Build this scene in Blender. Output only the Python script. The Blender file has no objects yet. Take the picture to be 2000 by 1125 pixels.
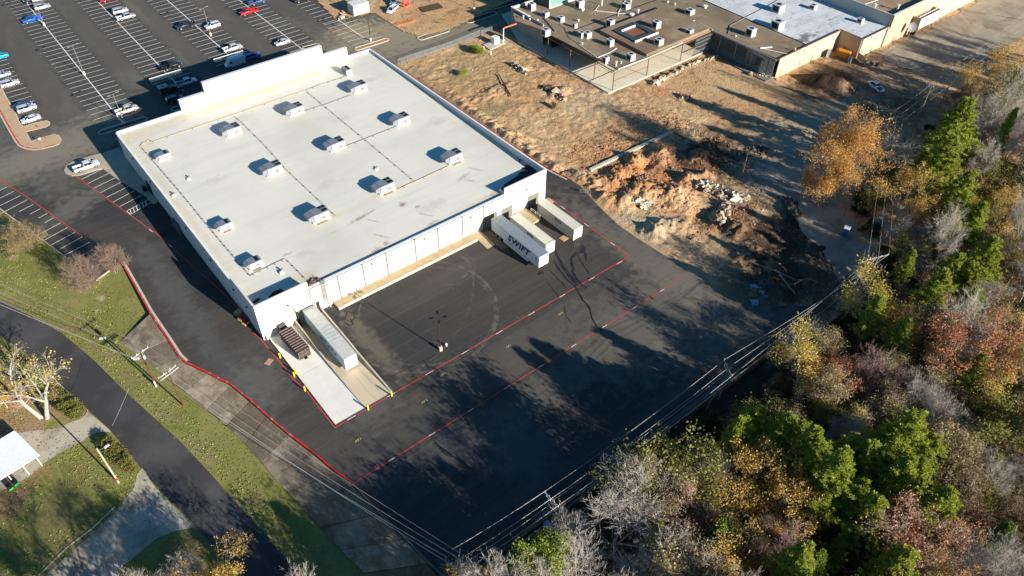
import bpy, bmesh, math, random
import numpy as np
from mathutils import Vector, Matrix, noise
rnd = random.Random(7)
C = bpy.context.scene
COL = C.collection
# ---------------------------------------------------------------- camera
FPX, TH, ROLL, PSI = 1473.96, 0.766102, 0.0158867, 0.688702
CAMZ = 108.0
_fw = Vector((math.sin(PSI)*math.cos(TH), math.cos(PSI)*math.cos(TH), -math.sin(TH)))
_rt = Vector((math.cos(PSI), -math.sin(PSI), 0)); _up = _rt.cross(_fw)
_r2 = _rt*math.cos(ROLL)+_up*math.sin(ROLL); _u2 = -_rt*math.sin(ROLL)+_up*math.cos(ROLL)
cd = bpy.data.cameras.new('camera'); cam = bpy.data.objects.new('camera', cd); COL.objects.link(cam)
m3 = Matrix((_r2, _u2, -_fw)).transposed()
cam.matrix_world = Matrix.Translation((0, 0, CAMZ)) @ m3.to_4x4()
cd.sensor_width = 36; cd.lens = FPX/2000*36; cd.clip_start = 1; cd.clip_end = 6000
C.camera = cam
# ---------------------------------------------------------------- light
SUN_EL, SUN_AZ = math.radians(19.5), math.radians(167.5)      # azimuth clockwise from +Y
w = bpy.data.worlds.new('World'); C.world = w; w.use_nodes = True
nt = w.node_tree; bg = nt.nodes['Background']
sky = nt.nodes.new('ShaderNodeTexSky'); sky.sky_type = 'NISHITA'; sky.sun_disc = False
sky.sun_elevation = SUN_EL; sky.sun_rotation = SUN_AZ; sky.air_density = 1.0; sky.dust_density = 0.3; sky.ozone_density = 2.0
hs = nt.nodes.new('ShaderNodeHueSaturation'); hs.inputs['Saturation'].default_value = 1.42; nt.links.new(sky.outputs[0], hs.inputs['Color']); nt.links.new(hs.outputs[0], bg.inputs[0]); bg.inputs[1].default_value = 0.06
sd = bpy.data.lights.new('sun', 'SUN'); sd.energy = 5.0; sd.angle = math.radians(0.5); sd.color = (1.0, 0.94, 0.84)
sun = bpy.data.objects.new('sun', sd); COL.objects.link(sun)
_sdir = Vector((math.sin(SUN_AZ)*math.cos(SUN_EL), math.cos(SUN_AZ)*math.cos(SUN_EL), math.sin(SUN_EL)))
sun.rotation_euler = _sdir.to_track_quat('Z', 'Y').to_euler(); sun.location = (100, -100, 150)
C.view_settings.view_transform = 'Standard'; C.view_settings.look = 'None'
C.view_settings.gamma = 1; C.view_settings.exposure = 1.08; C.view_settings.use_curve_mapping = False
C.render.engine = 'CYCLES'; C.cycles.max_bounces = 5; C.cycles.diffuse_bounces = 3
# ---------------------------------------------------------------- measuring: pixel of the survey photo -> point at height z
def G(px, py, z=0.0):
    d = _r2*((px-1000)/FPX) - _u2*((py-562.5)/FPX) + _fw
    t = (z-CAMZ)/d.z
    return Vector((d.x*t, d.y*t, z))
KL = 0.03
def zl(y): return -KL*max(0.0, 150.0-y)              # the low verge: level beyond y=150, falling towards the south
def GL(px, py, dz=0.0):
    p = G(px, py, dz)
    for _ in range(12): p = G(px, py, zl(p.y)+dz)
    return p
# ---------------------------------------------------------------- tags
def tag(o, label=None, cat=None, group=None, kind=None):
    if label: o['label'] = label
    if cat: o['category'] = cat
    if group: o['group'] = group
    if kind: o['kind'] = kind
    return o
def thing(name, label, cat, loc=(0, 0, 0), rz=0.0, group=None):
    o = bpy.data.objects.new(name, None); o.empty_display_size = 0.5
    COL.objects.link(o); o.location = loc; o.rotation_euler = (0, 0, rz)
    return tag(o, label, cat, group)
def copy_tree(o, loc=None, rz=None, label=None, group=None, parent=None):
    c = o.copy(); COL.objects.link(c)
    if parent is not None: c.parent = parent
    if loc is not None: c.location = loc
    if rz is not None: c.rotation_euler = (0, 0, rz)
    if label: c['label'] = label
    if group: c['group'] = group
    for ch in list(o.children): copy_tree(ch, parent=c)
    return c
# ---------------------------------------------------------------- mesh collector
class MB:
    def __init__(s): s.v = []; s.f = []
    def add(s, vs, fs):
        n = len(s.v); s.v += [tuple(v) for v in vs]; s.f += [tuple(i+n for i in f) for f in fs]; return s
    def box(s, x0, x1, y0, y1, z0, z1):
        return s.add([(x0,y0,z0),(x1,y0,z0),(x1,y1,z0),(x0,y1,z0),(x0,y0,z1),(x1,y0,z1),(x1,y1,z1),(x0,y1,z1)],
                     [(0,3,2,1),(4,5,6,7),(0,1,5,4),(1,2,6,5),(2,3,7,6),(3,0,4,7)])
    def rbox(s, cx, cy, lx, ly, z0, z1, a=0.0):
        ca, sa = math.cos(a), math.sin(a); P = []
        for z in (z0, z1):
            for u, v in ((-1,-1),(1,-1),(1,1),(-1,1)):
                X, Y = u*lx/2, v*ly/2; P.append((cx+X*ca-Y*sa, cy+X*sa+Y*ca, z))
        return s.add(P, [(0,3,2,1),(4,5,6,7),(0,1,5,4),(1,2,6,5),(2,3,7,6),(3,0,4,7)])
    def poly(s, pts): return s.add(pts, [tuple(range(len(pts)))])
    def prism(s, pts, z0, z1=None):
        """closed 2D outline, counter clockwise; z values may be per point"""
        n = len(pts)
        def zz(z, i): return z[i] if isinstance(z, (list, tuple)) else z
        P = [(p[0], p[1], zz(z0, i)) for i, p in enumerate(pts)]+[(p[0], p[1], zz(z1, i)) for i, p in enumerate(pts)]
        F = [tuple(range(n-1, -1, -1)), tuple(range(n, 2*n))]+[(i, (i+1) % n, n+(i+1) % n, n+i) for i in range(n)]
        return s.add(P, F)
    def bar(s, a, b, w, h=None):
        a = Vector(a); b = Vector(b); h = h or w; d = (b-a).normalized()
        u = d.cross(Vector((0, 0, 1)))
        u = Vector((1, 0, 0)) if u.length < 1e-3 else u.normalized()
        v = u.cross(d).normalized(); P = []
        for q in (a, b):
            for i, j in ((-1,-1),(1,-1),(1,1),(-1,1)): P.append(q+u*(i*w/2)+v*(j*h/2))
        return s.add(P, [(0,3,2,1),(4,5,6,7),(0,1,5,4),(1,2,6,5),(2,3,7,6),(3,0,4,7)])
    def tube(s, pts, r, n=6, cap=True):
        pts = [Vector(p) for p in pts]; m = len(pts)
        rr = r if isinstance(r, (list, tuple)) else [r]*m
        P = []; ref = None
        for i, p in enumerate(pts):
            d = (pts[min(i+1, m-1)]-pts[max(i-1, 0)]).normalized()
            if ref is None: ref = Vector((0, 0, 1)) if abs(d.z) < 0.9 else Vector((1, 0, 0))
            u = d.cross(ref).normalized(); v = d.cross(u).normalized()
            for k in range(n):
                a = 2*math.pi*k/n; P.append(p+(u*math.cos(a)+v*math.sin(a))*rr[i])
        F = [(i*n+k, i*n+(k+1) % n, (i+1)*n+(k+1) % n, (i+1)*n+k) for i in range(m-1) for k in range(n)]
        if cap: F += [tuple(range(n-1, -1, -1)), tuple((m-1)*n+k for k in range(n))]
        return s.add(P, F)
    def cyl(s, x, y, z0, z1, r, n=12, r1=None):
        return s.tube([(x, y, z0), (x, y, z1)], [r, r if r1 is None else r1], n)
    def ribbon(s, pts, wd, z=None):
        """flat strip along a line, width wd"""
        pts = [Vector(p) for p in pts]; m = len(pts); P = []
        for i, p in enumerate(pts):
            d = (pts[min(i+1, m-1)]-pts[max(i-1, 0)]); d.z = 0; d.normalize()
            nrm = Vector((-d.y, d.x, 0))*(wd/2)
            P += [p-nrm, p+nrm]
        return s.add(P, [(2*i, 2*i+2, 2*i+3, 2*i+1) for i in range(m-1)])
    def build(s, name, mat=None, parent=None, world=False, smooth=False, label=None, kind=None, cat=None, group=None, fixn=True):
        me = bpy.data.meshes.new(name)
        V = s.v
        if world and parent is not None:
            L = parent.location; V = [(x-L.x, y-L.y, z-L.z) for x, y, z in V]
        me.from_pydata(V, [], s.f)
        if fixn:
            bm = bmesh.new(); bm.from_mesh(me); bmesh.ops.recalc_face_normals(bm, faces=bm.faces); bm.to_mesh(me); bm.free()
        if smooth:
            for p in me.polygons: p.use_smooth = True
        if mat: me.materials.append(mat)
        me.update()
        o = bpy.data.objects.new(name, me); COL.objects.link(o)
        if parent is not None: o.parent = parent
        return tag(o, label, cat, group, kind)
def inst(name, me, loc, rz=0.0, parent=None, scale=None, **kw):
    o = bpy.data.objects.new(name, me); COL.objects.link(o); o.location = loc
    o.rotation_euler = rz if isinstance(rz, tuple) else (0, 0, rz)
    if scale is not None: o.scale = scale if isinstance(scale, tuple) else (scale,)*3
    if parent is not None: o.parent = parent
    return tag(o, **kw)
def np_mesh(name, V, F, mat, smooth=False):
    """fast mesh from arrays; F is (n,3) or (n,4)"""
    V = np.asarray(V, np.float32); F = np.asarray(F, np.int32); k = F.shape[1]
    me = bpy.data.meshes.new(name); me.vertices.add(len(V)); me.vertices.foreach_set('co', V.ravel())
    me.loops.add(F.size); me.loops.foreach_set('vertex_index', F.ravel())
    me.polygons.add(len(F)); me.polygons.foreach_set('loop_start', np.arange(0, F.size, k, dtype=np.int32))
    if smooth: me.polygons.foreach_set('use_smooth', np.ones(len(F), bool))
    me.materials.append(mat); me.update(calc_edges=True); return me
# ---------------------------------------------------------------- materials
def srgb(r, g=None, b=None):
    if g is None: r, g, b = r
    f = lambda c: ((c/255+0.055)/1.055)**2.4 if c > 10 else c/255/12.92
    return (f(r), f(g), f(b), 1)
class NM:
    """layered procedural material in world (object) metres"""
    def __init__(s, name, base, rough=0.85, metal=0.0, spec=0.3):
        s.m = bpy.data.materials.new(name); s.m.use_nodes = True; s.t = s.m.node_tree; s.n = s.t.nodes
        s.b = s.n['Principled BSDF']; s.b.inputs['Roughness'].default_value = rough; s.b.inputs['Metallic'].default_value = metal
        s.b.inputs['Specular IOR Level'].default_value = spec
        s.c = None; s.base = base if len(base) == 4 else (*base, 1)
        g = s.n.new('ShaderNodeNewGeometry'); s.pos = g.outputs['Position']; s.geo = g
        s.b.inputs['Base Color'].default_value = s.base
    def L(s, a, b): s.t.links.new(a, b)
    def objpos(s):
        tc = s.n.new('ShaderNodeTexCoord'); s.pos = tc.outputs['Object']; return s
    def noise(s, scale=1.0, detail=4, rough=0.6, dist=0.0, stretch=None, rot=0.0):
        v = s.pos
        if stretch or rot:
            mp = s.n.new('ShaderNodeMapping'); s.L(v, mp.inputs['Vector']); mp.inputs['Rotation'].default_value = (0, 0, rot)
            mp2 = s.n.new('ShaderNodeMapping'); s.L(mp.outputs[0], mp2.inputs['Vector']); mp2.inputs['Scale'].default_value = stretch or (1, 1, 1); v = mp2.outputs[0]
        t = s.n.new('ShaderNodeTexNoise'); t.inputs['Scale'].default_value = scale; t.inputs['Detail'].default_value = detail
        t.inputs['Roughness'].default_value = rough; t.inputs['Distortion'].default_value = dist
        s.L(v, t.inputs['Vector']); return t.outputs[0]
    def rng(s, v, lo, hi, a=0.0, b=1.0):
        r = s.n.new('ShaderNodeMapRange'); s.L(v, r.inputs[0])
        for i, x in enumerate((lo, hi, a, b)): r.inputs[i+1].default_value = x
        return r.outputs[0]
    def math(s, op, a, b):
        m = s.n.new('ShaderNodeMath'); m.operation = op
        for i, x in enumerate((a, b)):
            if isinstance(x, (int, float)): m.inputs[i].default_value = x
            else: s.L(x, m.inputs[i])
        return m.outputs[0]
    def mix(s, fac, col, mode='MIX'):
        mx = s.n.new('ShaderNodeMix'); mx.data_type = 'RGBA'; mx.blend_type = mode
        if s.c is None: mx.inputs[6].default_value = s.base
        else: s.L(s.c, mx.inputs[6])
        if isinstance(col, (tuple, list)): mx.inputs[7].default_value = tuple(col) if len(col) == 4 else (*col, 1)
        else: s.L(col, mx.inputs[7])
        if isinstance(fac, (int, float)): mx.inputs[0].default_value = fac
        else: s.L(fac, mx.inputs[0])
        s.c = mx.outputs[2]; s.L(s.c, s.b.inputs['Base Color']); return s
    def layer(s, col, scale, lo=0.45, hi=0.65, amt=1.0, **k):
        return s.mix(s.rng(s.noise(scale, **k), lo, hi, 0, amt), col)
    def blob(s, p, r, col, amt=1.0, rx=None, rot=0.0, ns=0.5, nd=0.5):
        """stain of its own shape about a point (rx: second radius)"""
        su = s.n.new('ShaderNodeVectorMath'); su.operation = 'SUBTRACT'; s.L(s.pos, su.inputs[0]); su.inputs[1].default_value = (p[0], p[1], 0)
        mp = s.n.new('ShaderNodeMapping'); s.L(su.outputs[0], mp.inputs['Vector']); mp.inputs['Rotation'].default_value = (0, 0, -rot)
        m2 = s.n.new('ShaderNodeMapping'); s.L(mp.outputs[0], m2.inputs['Vector']); m2.inputs['Scale'].default_value = (1/r, 1/(rx or r), 0)
        ln = s.n.new('ShaderNodeVectorMath'); ln.operation = 'LENGTH'; s.L(m2.outputs[0], ln.inputs[0])
        d = s.math('ADD', ln.outputs['Value'], s.rng(s.noise(ns, detail=5), 0.3, 0.7, -nd, nd))
        return s.mix(s.rng(d, 1.25, 0.45, 0, amt), col)
    def perpiece(s, amt=0.12, out='Random Per Island'):
        v = s.geo.outputs[out] if out != 'obj' else s.n.new('ShaderNodeObjectInfo').outputs['Random']
        h = s.n.new('ShaderNodeHueSaturation'); s.L(s.rng(v, 0, 1, 1-amt, 1+amt), h.inputs['Value'])
        if s.c is None: h.inputs['Color'].default_value = s.base
        else: s.L(s.c, h.inputs['Color'])
        s.c = h.outputs[0]; s.L(s.c, s.b.inputs['Base Color']); return s
    def bump(s, scale, depth=0.05, strength=0.5, **k):
        bp = s.n.new('ShaderNodeBump'); bp.inputs['Strength'].default_value = strength; bp.inputs["Distance"].default_value = depth
        s.L(s.noise(scale, **k), bp.inputs['Height']); s.L(bp.outputs[0], s.b.inputs['Normal']); return s
    def bands(s, axis, period, lo, hi, col, amt=1.0, off=0.0):
        """thin stripes at a regular spacing along one axis"""
        sp = s.n.new('ShaderNodeSeparateXYZ'); s.L(s.pos, sp.inputs[0]); v = sp.outputs[axis]
        v = s.math('ADD', v, off); v = s.math('DIVIDE', v, period); v = s.math('FRACT', v, 0)
        return s.mix(s.math('MULTIPLY', s.math('GREATER_THAN', v, lo), s.math('MULTIPLY', s.math('LESS_THAN', v, hi), amt)), col)
def plain(name, rgb, rough=0.7, metal=0.0, spec=0.3, var=0.08, scale=1.5):
    n = NM(name, srgb(*rgb), rough, metal, spec)
    d = tuple(c*(1-var*2) for c in n.base[:3])
    n.layer(d, scale, 0.4, 0.7); return n.m
def cc(rgb, k): return tuple(min(1, c*k) for c in srgb(*rgb)[:3])
# ================================================================ GROUND MATERIALS
def ringstain(n, p, r, wd, col, amt):
    su = n.n.new('ShaderNodeVectorMath'); su.operation = 'SUBTRACT'; n.L(n.pos, su.inputs[0]); su.inputs[1].default_value = (p[0], p[1], 0)
    ln = n.n.new('ShaderNodeVectorMath'); ln.operation = 'LENGTH'; n.L(su.outputs[0], ln.inputs[0])
    d = n.math('ABSOLUTE', n.math('SUBTRACT', ln.outputs['Value'], r), 0)
    d = n.math('ADD', d, n.rng(n.noise(0.4, detail=3), 0.3, 0.7, -wd*0.8, wd*0.8))
    return n.mix(n.math('MULTIPLY', n.rng(d, wd, 0.0, 0, amt*0.8), n.math('MULTIPLY', n.rng(n.noise(0.9, detail=4), 0.35, 0.6), n.rng(n.noise(0.06, detail=2), 0.44, 0.56))), col)
# yard asphalt
a = NM('asphalt_yard', (0.056, 0.049, 0.042), 0.86, spec=0.25)
a.layer((0.040, 0.038, 0.038), 0.035, 0.42, 0.6, 1.0, detail=3)
a.layer((0.098, 0.088, 0.075), 0.12, 0.5, 0.75, 0.8, detail=6, stretch=(0.12, 1, 1))
a.layer((0.035, 0.034, 0.034), 0.25, 0.52, 0.7, 0.5, detail=6, stretch=(0.1, 1, 1))
a.layer((0.10, 0.092, 0.08), 0.6, 0.55, 0.8, 0.5, detail=8, rough=0.7)
def B(px, py, r, col, amt=1.0, **k): p = G(px, py); a.blob(p, r, col, amt, **k)
tan = (0.21, 0.175, 0.125)
a.blob((92, 62), 26, (0.125, 0.112, 0.09), 0.85, rx=12)           # dusty wedge next to the dirt site
a.blob((62, 62), 30, (0.098, 0.089, 0.074), 0.75, rx=4.0, rot=0.02)
a.blob((58, 73), 34, (0.092, 0.084, 0.07), 0.55, rx=5)
a.blob((100, 74), 5, (0.15, 0.13, 0.10), 0.7, rx=30)
a.blob((98, 52), 16, (0.15, 0.125, 0.095), 0.8, rx=8)
a.blob((40.5, 92), 2.2, (0.15, 0.125, 0.09), 0.7, rx=12)          # worn strip beside the dock wall
a.blob((16.5, 100), 3.0, (0.075, 0.073, 0.072), 0.7, rx=40)
a.blob((20, 96), 5, (0.12, 0.115, 0.105), 0.6, rx=7)
B(330, 560, 3, (0.10, 0.098, 0.094), 0.5, rx=20)
B(150, 400, 9, (0.15, 0.14, 0.12), 0.6, rx=4, rot=0.5)
B(100, 340, 6, (0.14, 0.13, 0.11), 0.5, rx=14)
a.blob((4, 196), 30, (0.20, 0.175, 0.135), 0.9, rx=7, rot=-0.12)
B(60, 330, 10, (0.13, 0.12, 0.10), 0.5)
B(745, 815, 1.3, (0.02, 0.02, 0.02), 0.95, rx=0.7, rot=0.3, nd=0.8)
B(728, 822, 1.1, (0.02, 0.02, 0.02), 0.9, nd=0.8); B(720, 795, 5, (0.13, 0.12, 0.11), 0.5)
B(756, 905, 1.0, (0.025, 0.024, 0.024), 0.9, rx=0.4, rot=1.2, nd=0.8)
B(1020, 880, 7, (0.11, 0.10, 0.085), 0.6)
p = G(878, 522); ringstain(a, p, 4.2, 0.35, (0.16, 0.145, 0.12), 0.8); ringstain(a, p, 5.4, 0.25, (0.14, 0.125, 0.105), 0.6)
p = G(820, 610); ringstain(a, p, 15.5, 0.45, (0.18, 0.165, 0.13), 0.75); ringstain(a, (p.x+1, p.y-1), 13.6, 0.3, (0.16, 0.145, 0.12), 0.6)
ringstain(a, G(1010, 800), 11, 0.25, (0.13, 0.12, 0.10), 0.4); ringstain(a, G(640, 560), 30, 0.3, (0.15, 0.14, 0.12), 0.5)
ringstain(a, G(95, 390), 14, 0.25, (0.10, 0.1, 0.09), 0.5)
a.layer((0.13, 0.12, 0.105), 3.0, 0.66, 0.74, 0.5, detail=5, stretch=(0.25, 1, 1))
a.bands(1, 3.66, 0.0, 0.03, (0.125, 0.112, 0.094), 0.45, off=0.4); a.bands(1, 3.66, 0.03, 0.055, (0.03, 0.03, 0.03), 0.4, off=0.4)
a.layer((0.028, 0.027, 0.027), 0.45, 0.60, 0.64, 0.55, detail=10, rough=0.8, dist=1.5); a.layer((0.13, 0.12, 0.10), 0.9, 0.61, 0.66, 0.35, detail=9, rough=0.75, dist=0.8, stretch=(.4, 1, 1))
a.bump(6, 0.03, 0.35, detail=4)
M_YARD = a.m
# older lot
a = NM('asphalt_lot', (0.100, 0.092, 0.077), 0.9, spec=0.2)
a.layer((0.085, 0.078, 0.067), 0.03, 0.4, 0.62, 1.0, detail=4)
a.layer((0.165, 0.15, 0.122), 0.10, 0.52, 0.78, 0.8, detail=6, stretch=(1, 0.25, 1))
for cx, x0, x1, y0, y1 in ((30, 24, 36, 198, 330), (48.9, 43, 55, 203, 330), (67.8, 62, 73.6, 212, 330), (87, 81.5, 92.5, 205, 330), (105.7, 100.3, 111, 216, 330), (12.3, 9, 15, 222, 330)):
    sp = a.n.new('ShaderNodeSeparateXYZ'); a.L(a.pos, sp.inputs[0])
    nz = a.rng(a.noise(0.35, detail=6), 0.3, 0.7, -1.3, 1.3)
    dx = a.math('SUBTRACT', a.math('ABSOLUTE', a.math('SUBTRACT', sp.outputs[0], (x0+x1)/2), 0), (x1-x0)/2)
    dy = a.math('SUBTRACT', y0, sp.outputs[1])
    d = a.math('ADD', a.math('MAXIMUM', dx, dy), nz)
    a.mix(a.rng(d, 1.2, -0.8, 0, 0.85), (0.064, 0.059, 0.054))
a.blob((112, 199), 16, (0.29, 0.235, 0.155), 0.8, rx=14); a.blob((106, 208), 9, (0.30, 0.235, 0.14), 0.9, rx=9); a.blob((96, 200), 12, (0.22, 0.185, 0.13), 0.7)
a.blob((132, 188), 40, (0.235, 0.20, 0.14), 0.8, rx=6, rot=0.02); a.blob((20, 199), 16, (0.20, 0.175, 0.13), 0.8, rx=8); a.blob((4, 196), 30, (0.20, 0.175, 0.135), 0.9, rx=7, rot=-0.12)
a.blob((27, 210), 7, (0.16, 0.15, 0.13), 0.6, rx=2.5, rot=0.3); a.blob((38, 214), 5, (0.045, 0.043, 0.04), 0.5, rx=1.2, rot=-0.4)
a.blob((88, 228), 7, (0.14, 0.13, 0.11), 0.4, nd=1.0); a.blob((-14, 215), 18, (0.13, 0.125, 0.105), 0.9, rx=28)
a.layer((0.19, 0.18, 0.16), 1.6, 0.62, 0.72, 0.4, detail=7)
a.layer((0.05, 0.047, 0.044), 0.8, 0.60, 0.72, 0.5, detail=7)
a.bump(5, 0.03, 0.3, detail=4); M_LOT = a.m
# street
a = NM('asphalt_street', (0.042, 0.040, 0.040), 0.8, spec=0.3); a.layer((0.075, 0.071, 0.069), 0.1, 0.45, 0.65, 0.8)
a.layer((0.075, 0.07, 0.066), 0.22, 0.53, 0.66, 0.5, detail=8); a.layer((0.03, 0.029, 0.03), 0.8, 0.58, 0.66, 0.7, detail=9, rough=.75, dist=1.2); a.bump(8, 0.02, 0.3); M_STREET = a.m  # lighter sheen painted into the colour as patches, then dark crack lines
# concretes
a = NM('concrete_new', (0.78, 0.74, 0.64), 0.85); a.layer((0.68, 0.64, 0.55), 0.25, 0.45, 0.7, 0.8, detail=6); a.layer((0.82, 0.79, 0.7), 0.9, 0.55, 0.75, 0.5, detail=6, stretch=(1, 0.12, 1))
M_CONC_NEW = a.m
a = NM('concrete_dock', (0.66, 0.53, 0.36), 0.85); a.layer((0.52, 0.43, 0.31), 0.35, 0.45, 0.7, 0.9, detail=6, stretch=(1, 0.1, 1)); a.layer((0.70, 0.54, 0.33), 0.8, 0.5, 0.7, 0.6, detail=6, stretch=(1, 0.1, 1))
a.layer((0.10, 0.09, 0.075), 0.5, 0.58, 0.75, 0.5, detail=6, stretch=(1.5, 0.08, 1)); M_CONC_DOCK = a.m
a = NM('concrete_walk', (0.44, 0.335, 0.20), 0.85); a.layer((0.30, 0.235, 0.15), 0.7, 0.45, 0.7, 0.9, detail=8, rough=0.7); a.layer((0.5, 0.4, 0.27), 0.2, 0.5, 0.7, 0.6)
a.bump(3, 0.03, 0.4); M_WALK = a.m
a = NM('concrete_kerb', (0.52, 0.46, 0.36), 0.85); a.layer((0.40, 0.35, 0.27), 0.8, 0.45, 0.7, 0.8); M_KERB = a.m
a = NM('concrete_old', (0.27, 0.215, 0.155), 0.92); a.perpiece(0.55, 'obj')
a.layer((0.165, 0.125, 0.085), 0.5, 0.42, 0.62, 0.9, detail=8, rough=0.7, stretch=(1, 0.6, 1)); a.layer((0.38, 0.34, 0.27), 1.2, 0.56, 0.72, 0.6, detail=8)
a.layer((0.055, 0.05, 0.04), 0.9, 0.62, 0.72, 0.6, detail=9, rough=0.75, dist=1.0); a.layer((0.11, 0.078, 0.05), 0.16, 0.46, 0.62, 0.8, detail=8, rough=.7); a.layer((0.05, 0.06, 0.02), 0.6, 0.62, 0.68, 0.8, detail=9, rough=.8, dist=1.0); a.bump(2.5, 0.06, 0.5, detail=6); M_OLD = a.m
a = NM('kerb_red', srgb(184, 44, 42), 0.75); a.layer(srgb(190, 60, 50), 0.6, 0.5, 0.7, 0.7); a.layer((0.45, 0.38, 0.3), 1.1, 0.57, 0.66, 0.75, detail=8); a.layer((0.16, 0.09, 0.07), 0.7, 0.6, 0.7, 0.6, detail=7); M_RED = a.m
a = NM('line_red', srgb(186, 62, 58), 0.8); a.layer(srgb(150, 70, 62), 1.0, 0.5, 0.75, 0.7, detail=6); a.layer((0.07, 0.065, 0.06), 2.5, 0.60, 0.75, 0.5, detail=6); M_LRED = a.m
a = NM('line_white', (0.78, 0.76, 0.70), 0.8); a.layer((0.45, 0.43, 0.39), 0.8, 0.52, 0.78, 0.6, detail=6); M_LWHITE = a.m
a = NM('line_yellow', (0.5, 0.42, 0.14), 0.8); a.layer((0.2, 0.18, 0.1), 1.8, 0.45, 0.65, 0.8, detail=6); M_LYELL = a.m
# grass
a = NM('grass', (0.185, 0.185, 0.048), 0.95, spec=0.1)
a.layer((0.25, 0.225, 0.085), 0.09, 0.45, 0.68, 0.9, detail=5); a.layer((0.115, 0.145, 0.032), 0.5, 0.48, 0.7, 0.8, detail=7, rough=0.7)
a.layer((0.27, 0.23, 0.105), 1.4, 0.55, 0.75, 0.6, detail=6)
def BL(px, py, r, col, amt=1.0, **k): p = GL(px, py); a.blob(p, r, col, amt, **k)
or_ = (0.42, 0.19, 0.075)
BL(40, 780, 7, (0.40, 0.20, 0.09), 0.95, rx=5, rot=0.6); BL(110, 800, 6, (0.28, 0.2, 0.12), 0.8, rx=3, rot=-0.5); BL(150, 775, 7, (0.15, 0.115, 0.06), 0.85, rx=3, rot=-1.1)
BL(20, 850, 6, (0.3, 0.2, 0.12), 0.9); BL(130, 850, 3, or_, 0.5, rx=1.5); BL(60, 935, 6, (0.28, 0.18, 0.09), 0.6, rx=2.2, rot=0.6)
BL(235, 890, 4.2, (0.15, 0.11, 0.06), 0.9, rx=2.2, rot=-1.0); BL(215, 760, 5, (0.14, 0.115, 0.06), 0.7, rx=2, rot=-0.9); BL(10, 980, 4, (0.2, 0.12, 0.07), 0.8)
BL(195, 583, 0.8, (0.42, 0.33, 0.2), 0.8, nd=0.8); BL(192, 608, 0.6, (0.42, 0.33, 0.2), 0.8, nd=0.8); BL(160, 555, 2.5, (0.25, 0.18, 0.1), 0.6)
for px, py in ((50, 598), (140, 640), (200, 690), (260, 740), (330, 810), (400, 890), (470, 980)): BL(px, py, 4.5, (0.21, 0.165, 0.085), 0.65, rx=0.9, rot=-1.1 if px > 150 else -0.9)
BL(190, 655, 1.2, (0.16, 0.12, 0.06), 0.8, nd=0.8); BL(370, 1075, 4, (0.17, 0.12, 0.06), 0.7); BL(120, 1010, 7, (0.10, 0.085, 0.04), 0.6)
a.layer((0.20, 0.155, 0.075), 0.35, 0.53, 0.64, 0.75, detail=9, rough=.75); a.layer((0.05, 0.065, 0.018), 2.2, 0.58, 0.70, 0.6, detail=5); a.bump(3, 0.12, 0.6, detail=6); M_GRASS = a.m
# dirt site
a = NM('site_dirt', (0.53, 0.345, 0.18), 0.95, spec=0.1)
a.layer((0.47, 0.27, 0.13), 0.028, 0.42, 0.62, 0.9, detail=5)
a.layer((0.63, 0.46, 0.27), 0.07, 0.5, 0.70, 0.75, detail=6, stretch=(1, 0.6, 1), rot=0.5)
a.layer((0.50, 0.25, 0.11), 0.06, 0.55, 0.72, 0.8, detail=6)
a.layer((0.15, 0.095, 0.055), 0.30, 0.54, 0.66, 0.85, detail=9, rough=0.72, dist=0.8)
a.layer((0.22, 0.14, 0.08), 0.9, 0.52, 0.68, 0.7, detail=9, rough=0.75, dist=0.5, stretch=(1, 0.5, 1), rot=-0.4)
a.layer((0.62, 0.50, 0.35), 0.7, 0.62, 0.76, 0.6, detail=8, rough=0.7)
def BD(px, py, r, col, amt=1.0, **k): p = G(px, py); a.blob(p, r, col, amt, **k)
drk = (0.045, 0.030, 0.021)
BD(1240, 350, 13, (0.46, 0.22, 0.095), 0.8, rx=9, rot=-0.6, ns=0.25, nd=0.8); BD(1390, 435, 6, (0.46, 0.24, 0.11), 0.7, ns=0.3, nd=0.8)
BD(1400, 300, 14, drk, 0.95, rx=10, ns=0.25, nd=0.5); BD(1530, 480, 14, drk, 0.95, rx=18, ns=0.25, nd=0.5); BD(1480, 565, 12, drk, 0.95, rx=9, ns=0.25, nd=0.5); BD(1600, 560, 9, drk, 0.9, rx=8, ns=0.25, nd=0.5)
BD(1615, 162, 12, (0.05, 0.03, 0.02), 0.97, rx=9, ns=0.3, nd=0.35); BD(1640, 130, 16, (0.15, 0.09, 0.05), 0.8, rx=6, nd=0.8); BD(1150, 200, 10, (0.44, 0.34, 0.22), 0.5)
BD(1170, 160, 20, (0.36, 0.19, 0.095), 0.6, rx=4, rot=-1.2); BD(960, 215, 8, (0.20, 0.19, 0.10), 0.6, rx=3); BD(900, 130, 18, (0.35, 0.25, 0.13), 0.6)
BD(1300, 470, 12, (0.40, 0.32, 0.21), 0.7, rx=5, rot=-0.7, nd=0.7); BD(1235, 430, 12, (0.44, 0.36, 0.25), 0.7, rx=3, rot=-0.75); BD(1350, 510, 9, (0.36, 0.25, 0.15), 0.7)
BD(1430, 590, 12, (0.22, 0.16, 0.1), 0.7, rx=8); BD(1500, 235, 14, (0.22, 0.15, 0.09), 0.6, rx=6, ns=.3, nd=.8); BD(1700, 160, 22, (0.20, 0.125, 0.075), 0.8, rx=9, ns=.3, nd=.8); BD(1560, 350, 14, (0.34, 0.29, 0.22), 0.85, rx=10, nd=0.5); BD(1560, 250, 22, (0.36, 0.29, 0.2), 0.7, rx=9)
BD(1640, 560, 9, (0.13, 0.10, 0.075), 0.8); BD(1800, 130, 24, (0.30, 0.23, 0.16), 0.75, rx=10, nd=0.7); BD(1760, 210, 14, drk, 0.6, rx=8)
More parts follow.
